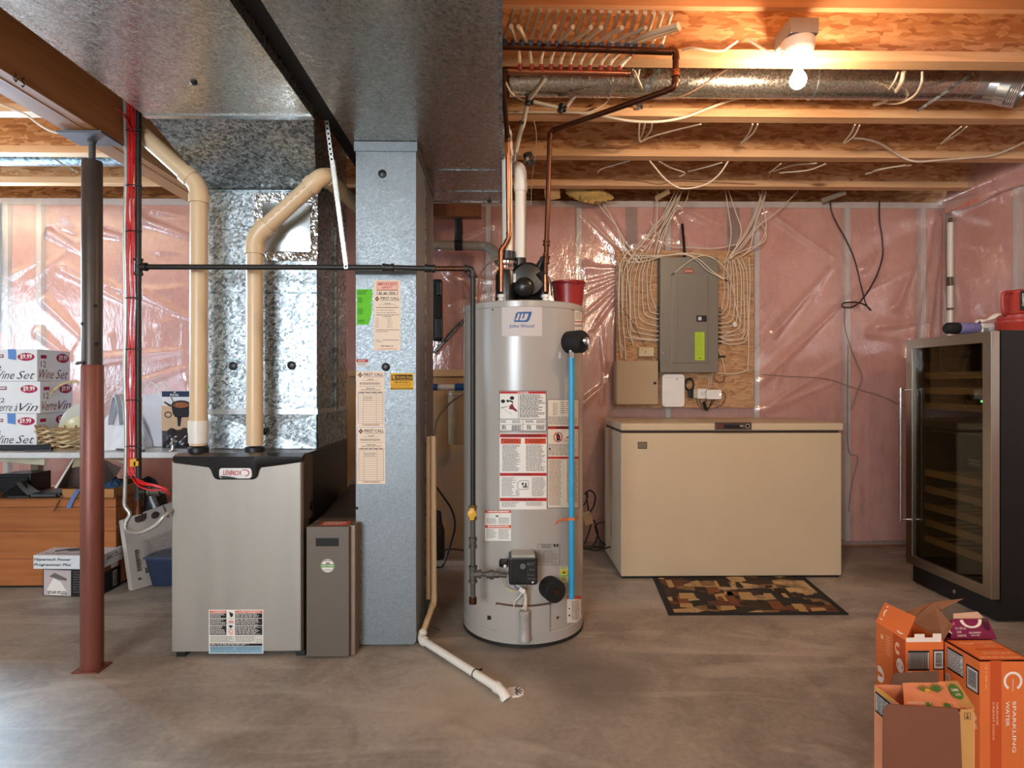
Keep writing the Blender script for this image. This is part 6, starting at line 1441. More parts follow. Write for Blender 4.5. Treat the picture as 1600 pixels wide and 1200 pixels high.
p = Print(onQuad((x0, y1, zp), (x0, y0, zp), (x0, y1, 0))); p.rect(.05, .03, .72, .16, 0); p.frame(.05, .03, .72, .16, .012, 1, 1); p.rows(.1, .04, .68, .15, 14, 1, 1, 6, .45, .2, .2); p.poly([(.08, .0), (.6, .0), (.5, .018), (.1, .018)], 2); p.build('side_print', [ink('label_grey_white', '#CFC8BE'), INK, ink('fruit_yellow', '#E0B43C')], t)
# ---------------------------------------------------------------- workbench with the things on and under it
YT0, YT1, ZT = 3.0, 3.75, .778
t = thing('work_table', 'long white topped work table behind the furnace, holding boxes and bags', 'table', (-2.9, 3.4, 0))
TABW = M('table_white', '#C9CBCB', .28, 0, .06, 4)
MB().box(-4.4, -1.40, YT0, YT1, ZT - .028, ZT).build('table_top', TABW, t, bevel=.004)
for x, y in ((-4.2, YT1 - .08), (xs(58, 3.7), 3.70), (-1.6, YT1 - .08), (-4.2, YT0 + .1)):
    MB().box(x - .022, x + .022, y - .022, y + .022, 0, ZT - .028).build('leg', M('leg_wood', '#8A7A64', .6), t)
MB().box(-4.3, -1.5, YT1 - .06, YT1 - .035, ZT - .11, ZT - .028).build('apron', M('leg_wood', '#8A7A64', .6), t)

t = thing('tray', 'low black tray under the stacked wine glass boxes', 'tray', (-2.7, 3.2, ZT))
bxr = xs(58, 3.12)
MB().box(bxr - .75, xs(86, 3.12), 3.09, 3.42, ZT + .001, ZT + .022).build('base', BLACK, t, bevel=.004)
MB().box(bxr - .75, xs(86, 3.12), 3.09, 3.096, ZT + .022, ZT + .030).build('rim', BLACK, t)
BOXW = M('box_white', '#D9DADB', .55, 0, .03); MAUVE = ink('ink_mauve', '#8E6070'); WINE = ink('ink_wine', '#A01A48'); SCRIPT = ink('ink_script', '#2E2A30'); TAPEB = M('tape_blue', '#4F7FC0', .5)
zb = ZT + .0235; hb = .1655
def script_text(p, s, x0, y0, x1, y1, mi): p.text(s, x0, y0, x1, y1, mi, 1, -.006, .45)
for k, (dx, words_, tape) in enumerate(((0.0, ('Wine', 'Set'), True), (.012, ('Verre à', 'Vin'), False), (-.003, ('Wine', 'Set'), True))):
    lv = 2 - k          # k = 0 is the top box
    z0 = zb + lv * (hb + .001); xr = bxr + dx; yb = 3.12 + (.004 if k == 1 else 0); dep = .235
    lab = ('white and grey wine glass box, topmost of the stack of three', 'white wine glass box in the middle of the stack of three', 'white wine glass box at the bottom of the stack of three')[k]
    t = thing('glassware_box', lab, 'box', (xr - .18, yb + .1, z0), 'wine glass boxes on the work table')
    MB().box(xr - .37, xr, yb, yb + dep, z0, z0 + hb).build('carton', BOXW, t, bevel=.002)
    fy = lambda x, y, h: Vector((xr - .20 + .20 * x, yb - h, z0 + hb * (1 - y)))
    p = Print(fy); p.ellipse(.72 if k != 2 else .74, .24, .22, .125, 0, 0, 24); p.text('$9.99', .57, .15, .87, .32, 1, 1, .02)
    p.rect(-.12, .16, .15, .27, 2); p.text('MAISON', -.1, .19, .12, .24, 1, 1, .01) if False else p.rows(-.1, .19, .12, .24, 1, 1, 1, 3, .8, 0, .1)
    p.text('12', -.10, .52, .10, .66, 3, 1, -.004)
    script_text(p, words_[0], -.12, .68, .42, .93, 3); script_text(p, words_[1], .48, .68, .95, .93, 3)
    p.build('front_print', [WINE, PAPER, MAUVE, SCRIPT], t)
    if tape:
        p = Print(fy); p.poly([(.26, .0), (.46, .0), (.47, .34), (.27, .30)], 0, 3); p.build('tape', [TAPEB], t, label='strip of blue masking tape')
    sy = lambda x, y, h: Vector((xr + h, yb + dep * x, z0 + hb * (1 - y)))
    p = Print(sy); p.ellipse(.76, .24, .20, .15, 0, 0, 22); p.text('$9.99', .64, .14, .90, .33, 1, 1, .02); p.rect(.10, .17, .27, .28, 0); p.text('12', .10, .36, .25, .55, 3, 1, -.004); script_text(p, words_[0] if k != 1 else 'Verre', .06, .62, .48, .92, 3); script_text(p, words_[1], .54, .62, .93, .92, 3)
    p.build('side_print', [WINE, PAPER, MAUVE, REDD], t)
# wicker basket with a plate in it
bc = P(112, 690, 3.10); bc.x -= .0
t = thing('wicker_basket', 'brown wicker basket with a tall hoop handle, partly behind the steel post', 'basket', (bc.x, 3.22, ZT))
WICK = wood('wicker', '#9A7B56', '#5E4630', 'X', .6, 2, False); WICKL = wood('wicker_pale', '#CDB38A', '#97794F', 'X', .6, 2, False)
cx, cy = P(118, 690, 3.22).x, 3.22
for k in range(9):
    r = .115 + .004 * k - (.012 if k == 0 else 0); zz_ = ZT + .010 + .0125 * k
    pts = [(cx + (r + .006 * math.cos(12 * j + math.pi * (k % 2))) * math.cos(j) * 1.25, cy + (r + .006 * math.cos(12 * j + math.pi * (k % 2))) * math.sin(j), zz_ + .005 * math.sin(12 * j + math.pi * (k % 2))) for j in [2 * math.pi * i / 72 for i in range(72)]]
    MB().tube(pts, .0066, 6, closed=True).build('weave', WICKL if k % 2 else WICK, t, smooth=60)
for k in range(24):
    an = 2 * math.pi * k / 24; MB().tube([(cx + .108 * 1.25 * math.cos(an), cy + .108 * math.sin(an), ZT + .002), (cx + .150 * 1.25 * math.cos(an), cy + .150 * math.sin(an), ZT + .130)], .0045, 6).build('stake', WICK, t)
MB().lathe([(.12, 0), (.12, .006)], (cx, cy, ZT + .001), n=24).build('base', WICK, t)
hp = [(cx + .165 * math.cos(a), cy - .02, ZT + .12 + .235 * math.sin(a)) for a in [math.pi * i / 20 for i in range(21)]]
MB().tube(hp, .0075, 9).build('handle', WICKL, t, smooth=60)
t = thing('serving_plate', 'white oval plate with pale pattern standing in the wicker basket', 'plate', (cx, cy, ZT + .01))
PLT = M('plate_cream', '#D8DACE', .25, 0, .05)
pc = Vector((cx + .03, cy + .01, ZT + .125)); ax = Vector((-.1, -.94, .30))
m = MB(); m.lathe([(.001, 0), (.075, .002), (.11, .012), (.118, .016), (.118, .020), (.108, .015), (.07, .007), (.001, .005)], pc, ax, 40); m.build('dish', PLT, t, smooth=40)
t = thing('serving_bowl', 'pale yellow rimmed bowl lying inside the wicker basket', 'bowl', (cx + .05, cy - .05, ZT + .01))
MB().lathe([(.001, 0), (.04, .002), (.078, .025), (.090, .05), (.087, .05), (.070, .03), (.001, .008)], (cx + .055, cy - .045, ZT + .075), (-.1, -.75, .6), 32).build('bowl', M('bowl_cream', '#D6CFA6', .3), t, smooth=40)
# plastic bag with tied handles
def blob(par, name, c, sx, sy, h, mat, seed, taper=.6, wr=.05, power=2.6):
    rn = random.Random(seed); ph = [rn.uniform(0, 6.28) for _ in range(8)]
    nu, nv = 40, 22
    def f(u, v):
        an = 2 * math.pi * u
        w = (1 - v ** power) ** .5 if v < 1 else 0.0
        w = max(.02, w * (1 - (1 - taper) * v) )
        k = 1 + wr * (math.sin(5 * an + 6 * v + ph[0]) + .7 * math.sin(9 * an - 11 * v + ph[1]) + .5 * math.sin(16 * an + 4 * v + ph[2]))
        ca, sa = math.cos(an), math.sin(an)
        q_ = (abs(ca) ** 3 + abs(sa) ** 3) ** (-1 / 3)
        return (c[0] + sx * w * k * ca * q_, c[1] + sy * w * k * sa * q_, c[2] + h * v + .006 * math.sin(7 * an + ph[3]) * v)
    m = MB(); m.grid(f, nu, nv); return m.build(name, mat, par, smooth=70)
BAGW = M('bag_white', '#D9DADF', .35, 0, .05, 6)
yb_ = 3.20; cbx = P(193, 690, yb_).x
t = thing('plastic_bag', 'white plastic shopping bag with loop handles on the work table', 'bag', (cbx, yb_, ZT))
blob(t, 'sack', (cbx, yb_, ZT + .001), .125, .10, .235, BAGW, 5, .55, .05, 3)
for (xa_, xb_, yy, hh) in ((172, 190, 3.10, 648), (178, 200, 3.14, 640)):
    a, b = P(xa_, 655, yy), P(xb_, 655, yy); tp_ = P((xa_ + xb_) / 2, 616, yy)
    m = MB(); pts = catmull([a - Vector((0, 0, .03)), a.lerp(tp_, .55) - Vector((.006, 0, 0)), tp_, b.lerp(tp_, .55) + Vector((.006, 0, 0)), b - Vector((0, 0, .03))], 6)
    for i in range(len(pts) - 1):
        w = .010; d_ = Vector((0, .018, 0)); m.quad(pts[i] - d_, pts[i + 1] - d_, pts[i + 1] + d_, pts[i] + d_)
        m.quad(pts[i] - d_, pts[i + 1] - d_, pts[i + 1] - d_ + Vector((0, 0, -.012)), pts[i] - d_ + Vector((0, 0, -.012)))
    m.build('handle', BAGW, t, smooth=60)
yb_ = 3.26; a, b = P(222, 696, yb_), P(253, 616, yb_)
t = thing('gift_bag', 'tall pale paper gift bag with thin cord handles behind the red cables', 'bag', ((a.x + b.x) / 2, yb_ + .05, ZT))
m = MB(); m.hexa([(a.x, yb_, ZT + .002), (b.x, yb_, ZT + .002), (b.x, yb_ + .11, ZT + .002), (a.x, yb_ + .11, ZT + .002)], [(a.x + .002, yb_ + .004, b.z), (b.x - .003, yb_ + .004, b.z + .004), (b.x - .003, yb_ + .09, b.z), (a.x + .002, yb_ + .09, b.z)]); m.build('paper_bag', M('bag_grey_white', '#C9CAD4', .4, 0, .06, 5), t, bevel=.003)
for yy in (yb_ + .003, yb_ + .088):
    xm_ = (a.x + b.x) / 2; MB().tube([(xm_ - .035, yy, b.z - .01), (xm_ - .032, yy, b.z + .035), (xm_ - .008, yy, b.z + .062), (xm_ + .018, yy, b.z + .052), (xm_ + .035, yy, b.z + .02), (xm_ + .036, yy, b.z - .01)], .0022, 6, 6).build('cord_handle', PAPER, t, smooth=60)
# fondue pot box
yb_ = 3.22; a, b = P(253, 674, yb_), P(322, 611, yb_)
zz0 = P(0, 672, yb_).z
t = thing('cookware_bundle', 'dark plastic wrapped bundle under the fondue pot box', 'bundle', (a.x + .1, yb_ + .1, ZT))
blob(t, 'wrapped_pack', (P(283, 690, yb_).x, yb_ + .07, ZT + .001), .105, .10, zz0 - ZT + .018, M('wrap_black', '#1E1E26', .22, 0, .2), 8, .9, .05, 8)
t = thing('fondue_box', 'fondue pot carton with a navy header band, behind the left vent pipe', 'box', ((a.x + b.x) / 2, yb_ + .08, zz0 + .016))
a.z = zz0 + .017
MB().box(a.x, b.x, yb_, yb_ + .16, a.z, b.z).build('carton', BOXW, t, bevel=.002)
p = Print(onY(yb_)); p.rect(253, 611.3, 322, 620, 0); p.text('RIVAL', 266, 615, 280, 619, 1, 1, .01); p.poly([(271, 613), (273, 612), (275, 613), (273, 614)], 1, 1); p.rect(253, 634, 322, 673, 2)
p.ellipse(283, 632, 15, 6.5, 3, 1, 22); p.ellipse(283, 633, 12.5, 4.6, 4, 2, 20); p.poly([(268, 633), (298, 633), (298, 644), (294, 652), (274, 652), (270, 646)], 3, 1); p.poly([(277, 651), (284, 651), (282, 666), (278, 666)], 3, 1); p.ring(263, 648, 6, 5, 1.6, 3, 1, 14); p.poly([(257, 627), (268, 633), (267, 636), (256, 629)], 3, 1); p.poly([(268, 620), (275, 634), (274, 635), (267, 621)], 3, 3)
p.build('front_print', [ink('navy', '#27324F'), PAPER, ink('print_tan', '#C9A98A'), ink('pot_black', '#26262A'), ink('broth', '#9A5B38')], t)
t = thing('small_carton', 'small green and yellow carton standing behind the fondue box', 'box', P(324, 690, 3.5))
a, b = P(302, 690, 3.48), P(327, 596, 3.48); m = MB(); m.box(a.x, b.x, 3.48, 3.56, ZT + .002, b.z); m.build('carton', BOXW, t, bevel=.002)
p = Print(onY(3.48)); p.rect(302, 596.5, 327, 610, 0); p.rect(302, 610, 327, 621, 1); p.build('front_print', [ink('leaf_bright', '#8DB64A'), ink('sun_yellow', '#D9C84A')], t)
# metal fitting
q = P(265, 703, 3.02); t = thing('brass_fitting', 'small silver threaded nozzle standing on the table edge by the furnace', 'nozzle', (q.x, 3.05, ZT))
MB().lathe([(.016, 0), (.017, .004), (.010, .010), (.008, .030), (.013, .034), (.013, .042), (.008, .046), (.009, .056), (.010, .062), (.006, .067), (.001, .068)], (q.x, 3.05, ZT), n=14).build('nozzle', CHROME, t, smooth=35)
t = thing('wrench', 'flat dark wrench lying on the white table edge', 'wrench', P(205, 700, 3.06))
q = P(178, 698, 3.12); q2 = P(225, 702, 3.03); d_ = (q2 - q); d_.z = 0; c_ = (q + q2) / 2; c_.z = ZT + .005; MB().obox(c_, d_, (-d_.y, d_.x, 0), (0, 0, 1), d_.length / 2, .008, .004).build('shank', IRONG, t, bevel=.002); c2_ = Vector((q.x, q.y, ZT + .005)); MB().lathe([(.018, 0), (.018, .008)], c2_ - Vector((0, 0, .004)), n=12).build('jaw', IRONG, t)
q = P(60, 701, 3.05); t = thing('pencil', 'thin dark pencil lying on the left of the white table', 'pencil', (q.x, 3.05, ZT)); MB().cyl((q.x - .06, 3.04, ZT + .005), (q.x + .06, 3.055, ZT + .005), .0042, 6).build('shaft', M('slate', '#4A4A55', .5), t)

# drop-leaf paper hanging below the table front
t = thing('folded_paper', 'long folded cream paper hanging below the front edge of the work table', 'paper', P(35, 725, 3.05))
q = [P(-60, 712, 3.06), P(70, 716, 3.06), P(69, 727, 3.04), P(45, 725, 3.03), P(-60, 717, 3.03)]; MB().prism(q, (0, .004, 0)).build('sheet', M('paper_aged', '#BDB7A0', .7), t)
# wooden chest
YC0 = 3.31; xR = xs(181, YC0); xL = xR - 1.15; zc = zs(100, 781, YC0)
t = thing('wooden_chest', 'orange stained wooden chest of boards under the work table', 'chest', ((xR + xL) / 2, 3.5, 0))
ORW = wood('orange_pine', '#A86638', '#82471F', 'X', .38, .8)
hts = [.012, .16, .31, zc - .042, zc]
for k in range(4): MB().box(xL, xR, YC0, YC0 + .022, hts[k] + .001, hts[k + 1] - .001).build('board', ORW, t, bevel=.002)
for k in range(4): MB().box(xR - .022, xR, YC0 + .0225, YC0 + .42, hts[k] + .001, hts[k + 1] - .001).build('board', ORW, t, bevel=.002)
MB().box(xL, xL + .022, YC0 + .0225, YC0 + .42, .012, zc).build('end_board', ORW, t); MB().box(xL, xR, YC0 + .4205, YC0 + .442, .012, zc).build('back_board', ORW, t)
MB().box(xL - .005, xR + .004, YC0 - .004, YC0 + .448, zc, zc + .008).build('lid', wood('chest_lid', '#8A5228', '#5E3517', 'X', .5, .8), t)
MB().box(xL + .01, xR - .01, YC0 + .01, YC0 + .43, 0, .012).build('skid', BLACKM, t)
for k in range(4): MB().box(xR - .002, xR + .001, YC0 + .001, YC0 + .020, hts[k] + .03, hts[k] + .07).build('finger_joint', wood('end_grain', '#7A4420', '#52290F', 'Z', .5), t)
zl = zc + .0085
t = thing('wooden_tray', 'shallow light brown wooden tray sitting on the right end of the chest', 'tray', (xs(140, 3.3), 3.45, zl))
a, b = xs(97, 3.32), xs(178, 3.32); hh = zs(100, 764, 3.32)
m = MB(); MB().box(a, b, 3.32, 3.338, zl, hh).build('front_board', wood('tan_board', '#B07A48', '#86562C', 'X', .5, .8), t, bevel=.002); MB().box(b - .018, b, 3.3385, 3.68, zl, hh).build('side_board', wood('tan_board', '#B07A48', '#86562C', 'X', .5), t); MB().box(a, a + .018, 3.3385, 3.68, zl, hh).build('side_board', wood('tan_board', '#B07A48', '#86562C', 'X', .5), t); MB().box(a, b, 3.6805, 3.698, zl, hh).build('back_board', wood('tan_board', '#B07A48', '#86562C', 'X', .5), t); MB().box(a + .019, b - .019, 3.339, 3.68, zl, zl + .01).build('bottom', wood('tan_board', '#B07A48', '#86562C', 'X', .5), t)
# things on the chest
a, b = P(-20, 768, 3.42), P(44, 744, 3.42)
t = thing('equipment_case', 'black rectangular case lying on the left of the wooden chest', 'case', ((a.x + b.x) / 2, 3.52, zl)); MB().box(a.x, b.x - .05, 3.50, 3.66, zl, b.z).build('case', BLACK, t, bevel=.004); MB().box(a.x, b.x - .06, 3.492, 3.50, zl + .02, b.z - .02).build('front_panel', BLACKM, t, bevel=.003)
for k in range(3): MB().box(a.x + .05, a.x + .16, 3.4915, 3.4955, zl + .035 + .02 * k, zl + .045 + .02 * k).build('grille_bar', IRON, t)
t = thing('black_binder', 'black vinyl binder leaning on other things atop the wooden chest', 'binder', P(20, 778, 3.38))
q = [P(-10, 779, 3.36), P(40, 779, 3.36), P(52, 762, 3.44), P(28, 757, 3.46)]; m = MB(); m.sheet([P(2, 776, 3.36), P(46, 779.5, 3.35), P(42, 752, 3.47), P(30, 757, 3.46)], .012); m.build('cover', BLACK, t, bevel=.003)
m = MB(); m.cyl(P(14, 777, 3.345), P(48, 776.5, 3.345), .012, 12); m.build('spine', BLACK, t, smooth=40)
t = thing('black_sleeve', 'flat glossy black sleeve lying along the front edge of the chest', 'sleeve', P(70, 779, 3.33)); m = MB(); a, b = P(50, 779, 3.35), P(97, 774, 3.35); m.box(a.x, b.x - .004, 3.34, 3.47, zl, zl + .022); m.build('sleeve', BLACK, t, bevel=.009); MB().cyl((a.x + .01, 3.336, zl + .010), (b.x - .02, 3.338, zl + .010), .009, 10).build('edge_bead', M('bead_grey', '#4A4C50', .2), t, smooth=40)
t = thing('grey_sheet', 'curved grey plastic sheet draped over black items on the chest', 'sheet', P(70, 770, 3.4))
def gsh(u, v):
    top = [P(35, 752, 3.47), P(47, 762, 3.42), P(60, 769, 3.40), P(78, 770, 3.40), P(97, 768, 3.40)]; c_ = catmull(top, 8); i = min(len(c_) - 1, int(u * (len(c_) - 1) + .5)); return c_[i] + Vector((.01 * v, -.08 * (v - .5) - .02, -.022 * v * math.sin(u * 2.2)))
MB().grid(gsh, 20, 5).build('sheet', M('sheet_grey', '#8B908F', .3), t, smooth=60)
t = thing('cardboard_lid', 'open grey brown paper lid with torn white edges tilted under the table', 'lid', P(130, 757, 3.4))
A_ = [P(86, 762, 3.30), P(117, 714, 3.16), P(166, 715, 3.16), P(190, 733, 3.22), P(186, 741, 3.32), P(115, 760, 3.42)]
m = MB(); m.quad(P(86, 762, 3.30), P(117, 716, 3.20), P(160, 716, 3.22), P(150, 764, 3.42), P(104, 764, 3.42)); m.quad(P(160, 716, 3.22), P(190, 731, 3.24), P(180, 746, 3.42), P(150, 764, 3.42)); m.build('panel', M('lid_taupe', '#6A5A54', .7, 0, .1), t)
MB().sheet([P(86, 762, 3.29), P(90, 762, 3.285), P(117, 717, 3.19), P(115, 716, 3.19)], .006).build('torn_edge', PAPER, t)
MB().sheet([P(117, 714, 3.18), P(160, 714, 3.18), P(138, 727, 3.16), P(112, 731, 3.17)], .003).build('folded_edge', M('fold_cream', '#A99C78', .7), t)
MB().sheet([P(162, 714, 3.18), P(196, 720, 3.18), P(200, 726, 3.18), P(176, 718, 3.17)], .003).build('folded_edge', M('fold_cream', '#A99C78', .7), t)
t = thing('maroon_cloth', 'dark maroon cloth heaped in the wooden tray under the paper lid', 'cloth', P(140, 760, 3.45)); blob(t, 'cloth', (xs(140, 3.46), 3.5, zl + .011), .13, .10, .115, M('maroon_fabric', '#4A1622', .85), 14, .8, .08, 2.5)
t = thing('blue_strap', 'blue fabric strap hanging over the front of the wooden tray', 'strap', P(112, 780, 3.3))
m = MB(); pts = catmull([P(127, 762, 3.34), P(122, 765, 3.312), P(116, 775, 3.300), P(110, 786, 3.299), P(107, 794, 3.299)], 5)
for i in range(len(pts) - 1): m.quad(pts[i] - Vector((.014, 0, .004)), pts[i] + Vector((.014, 0, .004)), pts[i + 1] + Vector((.014, 0, .004)), pts[i + 1] - Vector((.014, 0, .004)))
m.build('strap', M('strap_blue', '#5D75A8', .7), t)
t = thing('blue_cloth', 'steel blue cloth spilling over the right of the wooden tray', 'cloth', P(175, 762, 3.4)); blob(t, 'cloth', (xs(176, 3.42), 3.44, zs(170, 765, 3.42)), .055, .06, .055, M('cloth_blue', '#34506F', .8), 15, .7, .09, 2.0)
t = thing('black_bag', 'crumpled black bag on the chest end beside the flexible conduit', 'bag', P(230, 760, 3.5)); blob(t, 'sack', (xs(228, 3.6) + .0, 3.62, 0.001), .14, .08, .56, M('bag_black', '#141417', .3), 16, .8, .06, 4)
t = thing('brown_stick', 'thin dark stick leaning against the front of the wooden chest', 'stick', P(84, 800, 3.3)); MB().cyl(P(83, 799, 3.296), P(97, 774, 3.31), .004, 8).build('stick', BROWNSTUD, t)

# cartons on the floor before the chest
def flatbox(par, Lp, Np, Rp, z0, z1, mat, name='carton'):
    Bp = Lp + Rp - Np; bt = [Vector((q_.x, q_.y, z0)) for q_ in (Lp, Np, Rp, Bp)]; tp_ = [Vector((q_.x, q_.y, z1)) for q_ in (Lp, Np, Rp, Bp)]
    MB().hexa(bt, tp_).build(name, mat, par, bevel=.002); return bt, tp_
L_, N_, R_ = PZ(67, 931, 0), PZ(152, 934, 0), PZ(189, 914, 0)
t = thing('product_box', 'black product box with a white printed panel, on the floor before the chest', 'box', N_); z1 = .148
bt, tp_ = flatbox(t, L_, N_, R_, .001, z1, BLACKM)
p = Print(onQuad(tp_[0], tp_[1], bt[0])); p.rect(.02, .06, .52, .98, 0); p.poly([(.08, .75), (.2, .35), (.34, .5), (.45, .85), (.3, .95), (.14, .95)], 4, 1); p.poly([(.12, .3), (.22, .16), (.45, .36), (.44, .44), (.3, .4)], 1, 1); p.rows(.1, .82, .46, .93, 2, 2, 2, 3, .5, .3, .2); p.rows(.56, .1, .98, .9, 9, 3, 1, 5, .35, .3, .2)
p.build('front_print', [ink('panel_pinkish', '#BFB0AE'), INKG, INK, ink('dim_print', '#5E5A5A'), PAPER], t)
p = Print(onQuad(tp_[1], tp_[2], bt[1])); p.rect(.62, .30, .85, .92, 0); p.frame(.62, .30, .85, .92, .03, 1, 1); p.bars(.67, .36, .81, .88, 1, 2, 4, False, 12); p.rect(.0, .0, 1.0, .22, 2); p.rect(.56, .02, .86, .2, 0, 1); p.build('side_print', [PAPER, INK, ink('side_brown', '#7A4630')], t)
L_, N_, R_ = PZ(52, 889, .150), PZ(158, 890, .150), PZ(192, 873, .150)
t = thing('programmer_box', 'flat white carton lettered in black italics, on top of the black product box', 'box', (N_.x, N_.y, .150)); z2 = .222
bt, tp_ = flatbox(t, L_, N_, R_, .150, z2, BOXW)
p = Print(onQuad(tp_[0], tp_[1], bt[0])); p.text('Hypertech Power', .01, .20, .56, .44, 0, 1, .02, .3); p.text('Programmer Plus', .01, .58, .56, .82, 0, 1, .02, .3); p.text('\u2122', .575, .52, .60, .60, 0, 1) if False else None
p.bars(.70, .18, .80, .48, 0, 1, 3, True, 10); p.rows(.68, .62, .76, .8, 2, 1, 1, 3); p.text('REV', .88, .62, .97, .8, 0, 1, .02); p.rows(.90, .25, .99, .5, 2, 0, 1, 5, .5, 0, .4); p.build('front_print', [INK, INKG], t)
p = Print(onQuad(tp_[1], tp_[2], bt[1])); p.rows(.25, .30, .5, .55, 2, 0, 1, 6, .5, .1, .3); p.rows(.62, .45, .95, .6, 1, 1, 1, 7, .4, .1, .1); p.poly([(.62, .3), (.68, .15), (.74, .3)], 0, 1); p.build('side_print', [INK, INKG], t)
p = Print(onQuad(tp_[3], tp_[2], tp_[0])); p.poly([(.15, .55), (.3, .3), (.55, .35), (.62, .5), (.4, .62), (.3, .52), (.2, .68)], 0, 0); p.poly([(.34, .3), (.44, .2), (.5, .34), (.4, .4)], 1, 1); p.rows(.1, .8, .7, .9, 1, 2, 0, 3); p.build('top_print', [ink('steel_print', '#5A6A72'), ink('rust_print', '#8A5A44'), INKG], t)
# big flat white carton leaning at the furnace side
bl_, br_ = PZ(207, 923, .0), PZ(292, 897, .0); tl_ = P(191, 812, bl_.y + .06); trr = P(292, 776, br_.y + .06)
t = thing('flat_carton', 'large flat white carton leaning beside the furnace, with carry holes', 'box', bl_)
m = MB(); q4 = [bl_, br_, trr, tl_]; nrm_ = (br_ - bl_).cross(tl_ - bl_).normalized(); nrm_ = nrm_ if nrm_.y > 0 else -nrm_
m.hexa(q4, [k + nrm_ * .035 for k in q4]); m.build('carton', M('carton_dull_white', '#B9AFA6', .6, 0, .06), t, bevel=.002)
p = Print(onQuad(tl_, trr, bl_)); p.poly([(.17, .03), (.35, .02), (.34, .09), (.30, .12), (.21, .12), (.17, .09)], 0, 0); p.ellipse(.47, .10, .06, .05, 0, 0, 16); p.poly([(.60, .0), (.62, .0), (.66, .2), (.64, .2)], 1, 0)
rn = random.Random(2)
for k in range(9): p.rect(.105, .48 + .034 * k, .105 + rn.uniform(.03, .045), .505 + .034 * k, 0, 1)
p.rows(.22, .40, .75, .68, 9, 2, 1, 4, .25, .2, .3)
for k in range(3): p.rect(.215 + .12 * k, .775, .305 + .12 * k, .85, 0, 1); p.rows(.23 + .12 * k, .79, .29 + .12 * k, .84, 2, 2, 2, k)
p.rect(.10, .87, .13, .90, 0, 1); p.build('carton_print', [ink('print_brown', '#43352F'), ink('crease_brown', '#6A5A50'), ink('faint_print', '#8E857D')], t)
t = thing('storage_tub', 'dark blue plastic tub on the floor left of the furnace', 'tub', PZ(262, 904, 0))
a = PZ(250, 905, 0); yq = a.y - .15; m = MB(); x0_, x1_ = a.x - .0, -1.40
m.hexa([(x0_ + .03, yq + .02, .002), (x1_ - .01, yq + .02, .002), (x1_ - .01, yq + .20, .002), (x0_ + .03, yq + .20, .002)], [(x0_, yq, .16), (x1_, yq, .16), (x1_, yq + .22, .16), (x0_, yq + .22, .16)]); m.build('body', M('tub_blue', '#26324A', .35), t, bevel=.008); MB().box(x0_ - .006, x1_ + .004, yq - .006, yq + .226, .158, .170).build('rim', M('tub_rim', '#3C475E', .3), t, bevel=.003)

# ---------------------------------------------------------------- behind the ducts: mudded drywall, ledge, water filter, drain pipes
t = thing('drywall_sheet', 'tan mudded drywall sheet leaning on the back wall behind the ducts', 'drywall', P(640, 870, 3.97))
def drym():
    s = N('mudded_drywall'); n = s.noise(2.2, 2, .4, s.mapping((1, 1, .7), (0, .6, 0))); s.col(s.ramp(n, [(.40, lin('#B48A5E')), (.47, lin('#C29A6C')), (.52, lin('#A79684')), (.62, lin('#B5916A'))])); s.rough(.85); return s.m
a, b = P(540, 872, 3.95), P(748, 590, 3.97); m = MB(); m.hexa([(a.x, 3.93, .002), (b.x, 3.93, .002), (b.x, 3.945, .002), (a.x, 3.945, .002)], [(a.x, 3.965, b.z), (b.x, 3.965, b.z), (b.x, 3.98, b.z), (a.x, 3.98, b.z)]); m.build('sheet', drym(), t)
t = thing('wood_ledge', 'pale pine ledge with orange strand board across the wall above the drywall', 'ledge', P(700, 590, 3.98))
a, b = P(545, 588, 3.95), P(748, 577, 3.95); MB().box(a.x, b.x, 3.945, 4.005, a.z, b.z).build('ledge_board', PINE, t, bevel=.002)
a, b = P(545, 606, 3.985), P(748, 588.5, 3.985); MB().box(a.x, b.x, 3.984, 4.0, a.z, b.z).build('backing', OSB, t)
t = thing('water_filter', 'water filter with blue head and beige canister on the drywall', 'filter', P(714, 690, 3.85))
c = P(714, 612, 3.80); BLUEC = M('blue_cap', '#1F4E84', .35)
MB().lathe([(.050, 0), (.054, .01), (.056, .30), (.058, .34)], (c.x, 3.80, zs(713, 694, 3.80)), n=24).build('canister', M('canister_beige', '#A08A6A', .3), t, smooth=40)
zh = zs(713, 612, 3.80); MB().lathe([(.059, -.022), (.060, -.02), (.056, -.004), (.02, .002)], (c.x, 3.80, zh), n=20).build('lid', M('canister_beige', '#A08A6A', .3), t, smooth=40); MB().box(P(714, 0, 3.79).x, P(729, 0, 3.79).x, 3.77, 3.82, zh - .02, zh + .012).build('head', BLUEC, t, bevel=.006); MB().box(c.x - .03, c.x + .03, 3.80, 3.968, zh + .0, zh + .03).build('bracket', WHITE, t)
MB().cyl(P(681, 605, 3.80), P(712, 605, 3.80), .018, 14).build('inlet_pipe', WHITE, t, smooth=40); MB().cyl(P(676, 605, 3.80), P(684, 605, 3.80), .023, 12).build('union', BLUEC, t, smooth=40); MB().cyl(P(711, 605, 3.80), P(727, 605, 3.80), .026, 12).build('valve_block', BLUEC, t, smooth=40)
MB().cyl(P(720, 625, 3.78), P(720, 670, 3.78), .006, 8).build('gauge_tube', BLACK, t)
t = thing('drain_stack', 'grey plastic drain pipe with a dark coupling on the back wall behind the duct', 'pipe', P(715, 385, 3.85))
GREYP = M('drain_grey', '#8E857A', .4); 
MB().cyl(P(676, 383, 3.86), P(748, 384, 3.86), .030, 18).build('pipe', GREYP, t, smooth=40); MB().cyl(P(711, 383, 3.86), P(723, 383, 3.86), .036, 16).build('coupling', BLACKM, t, smooth=40)
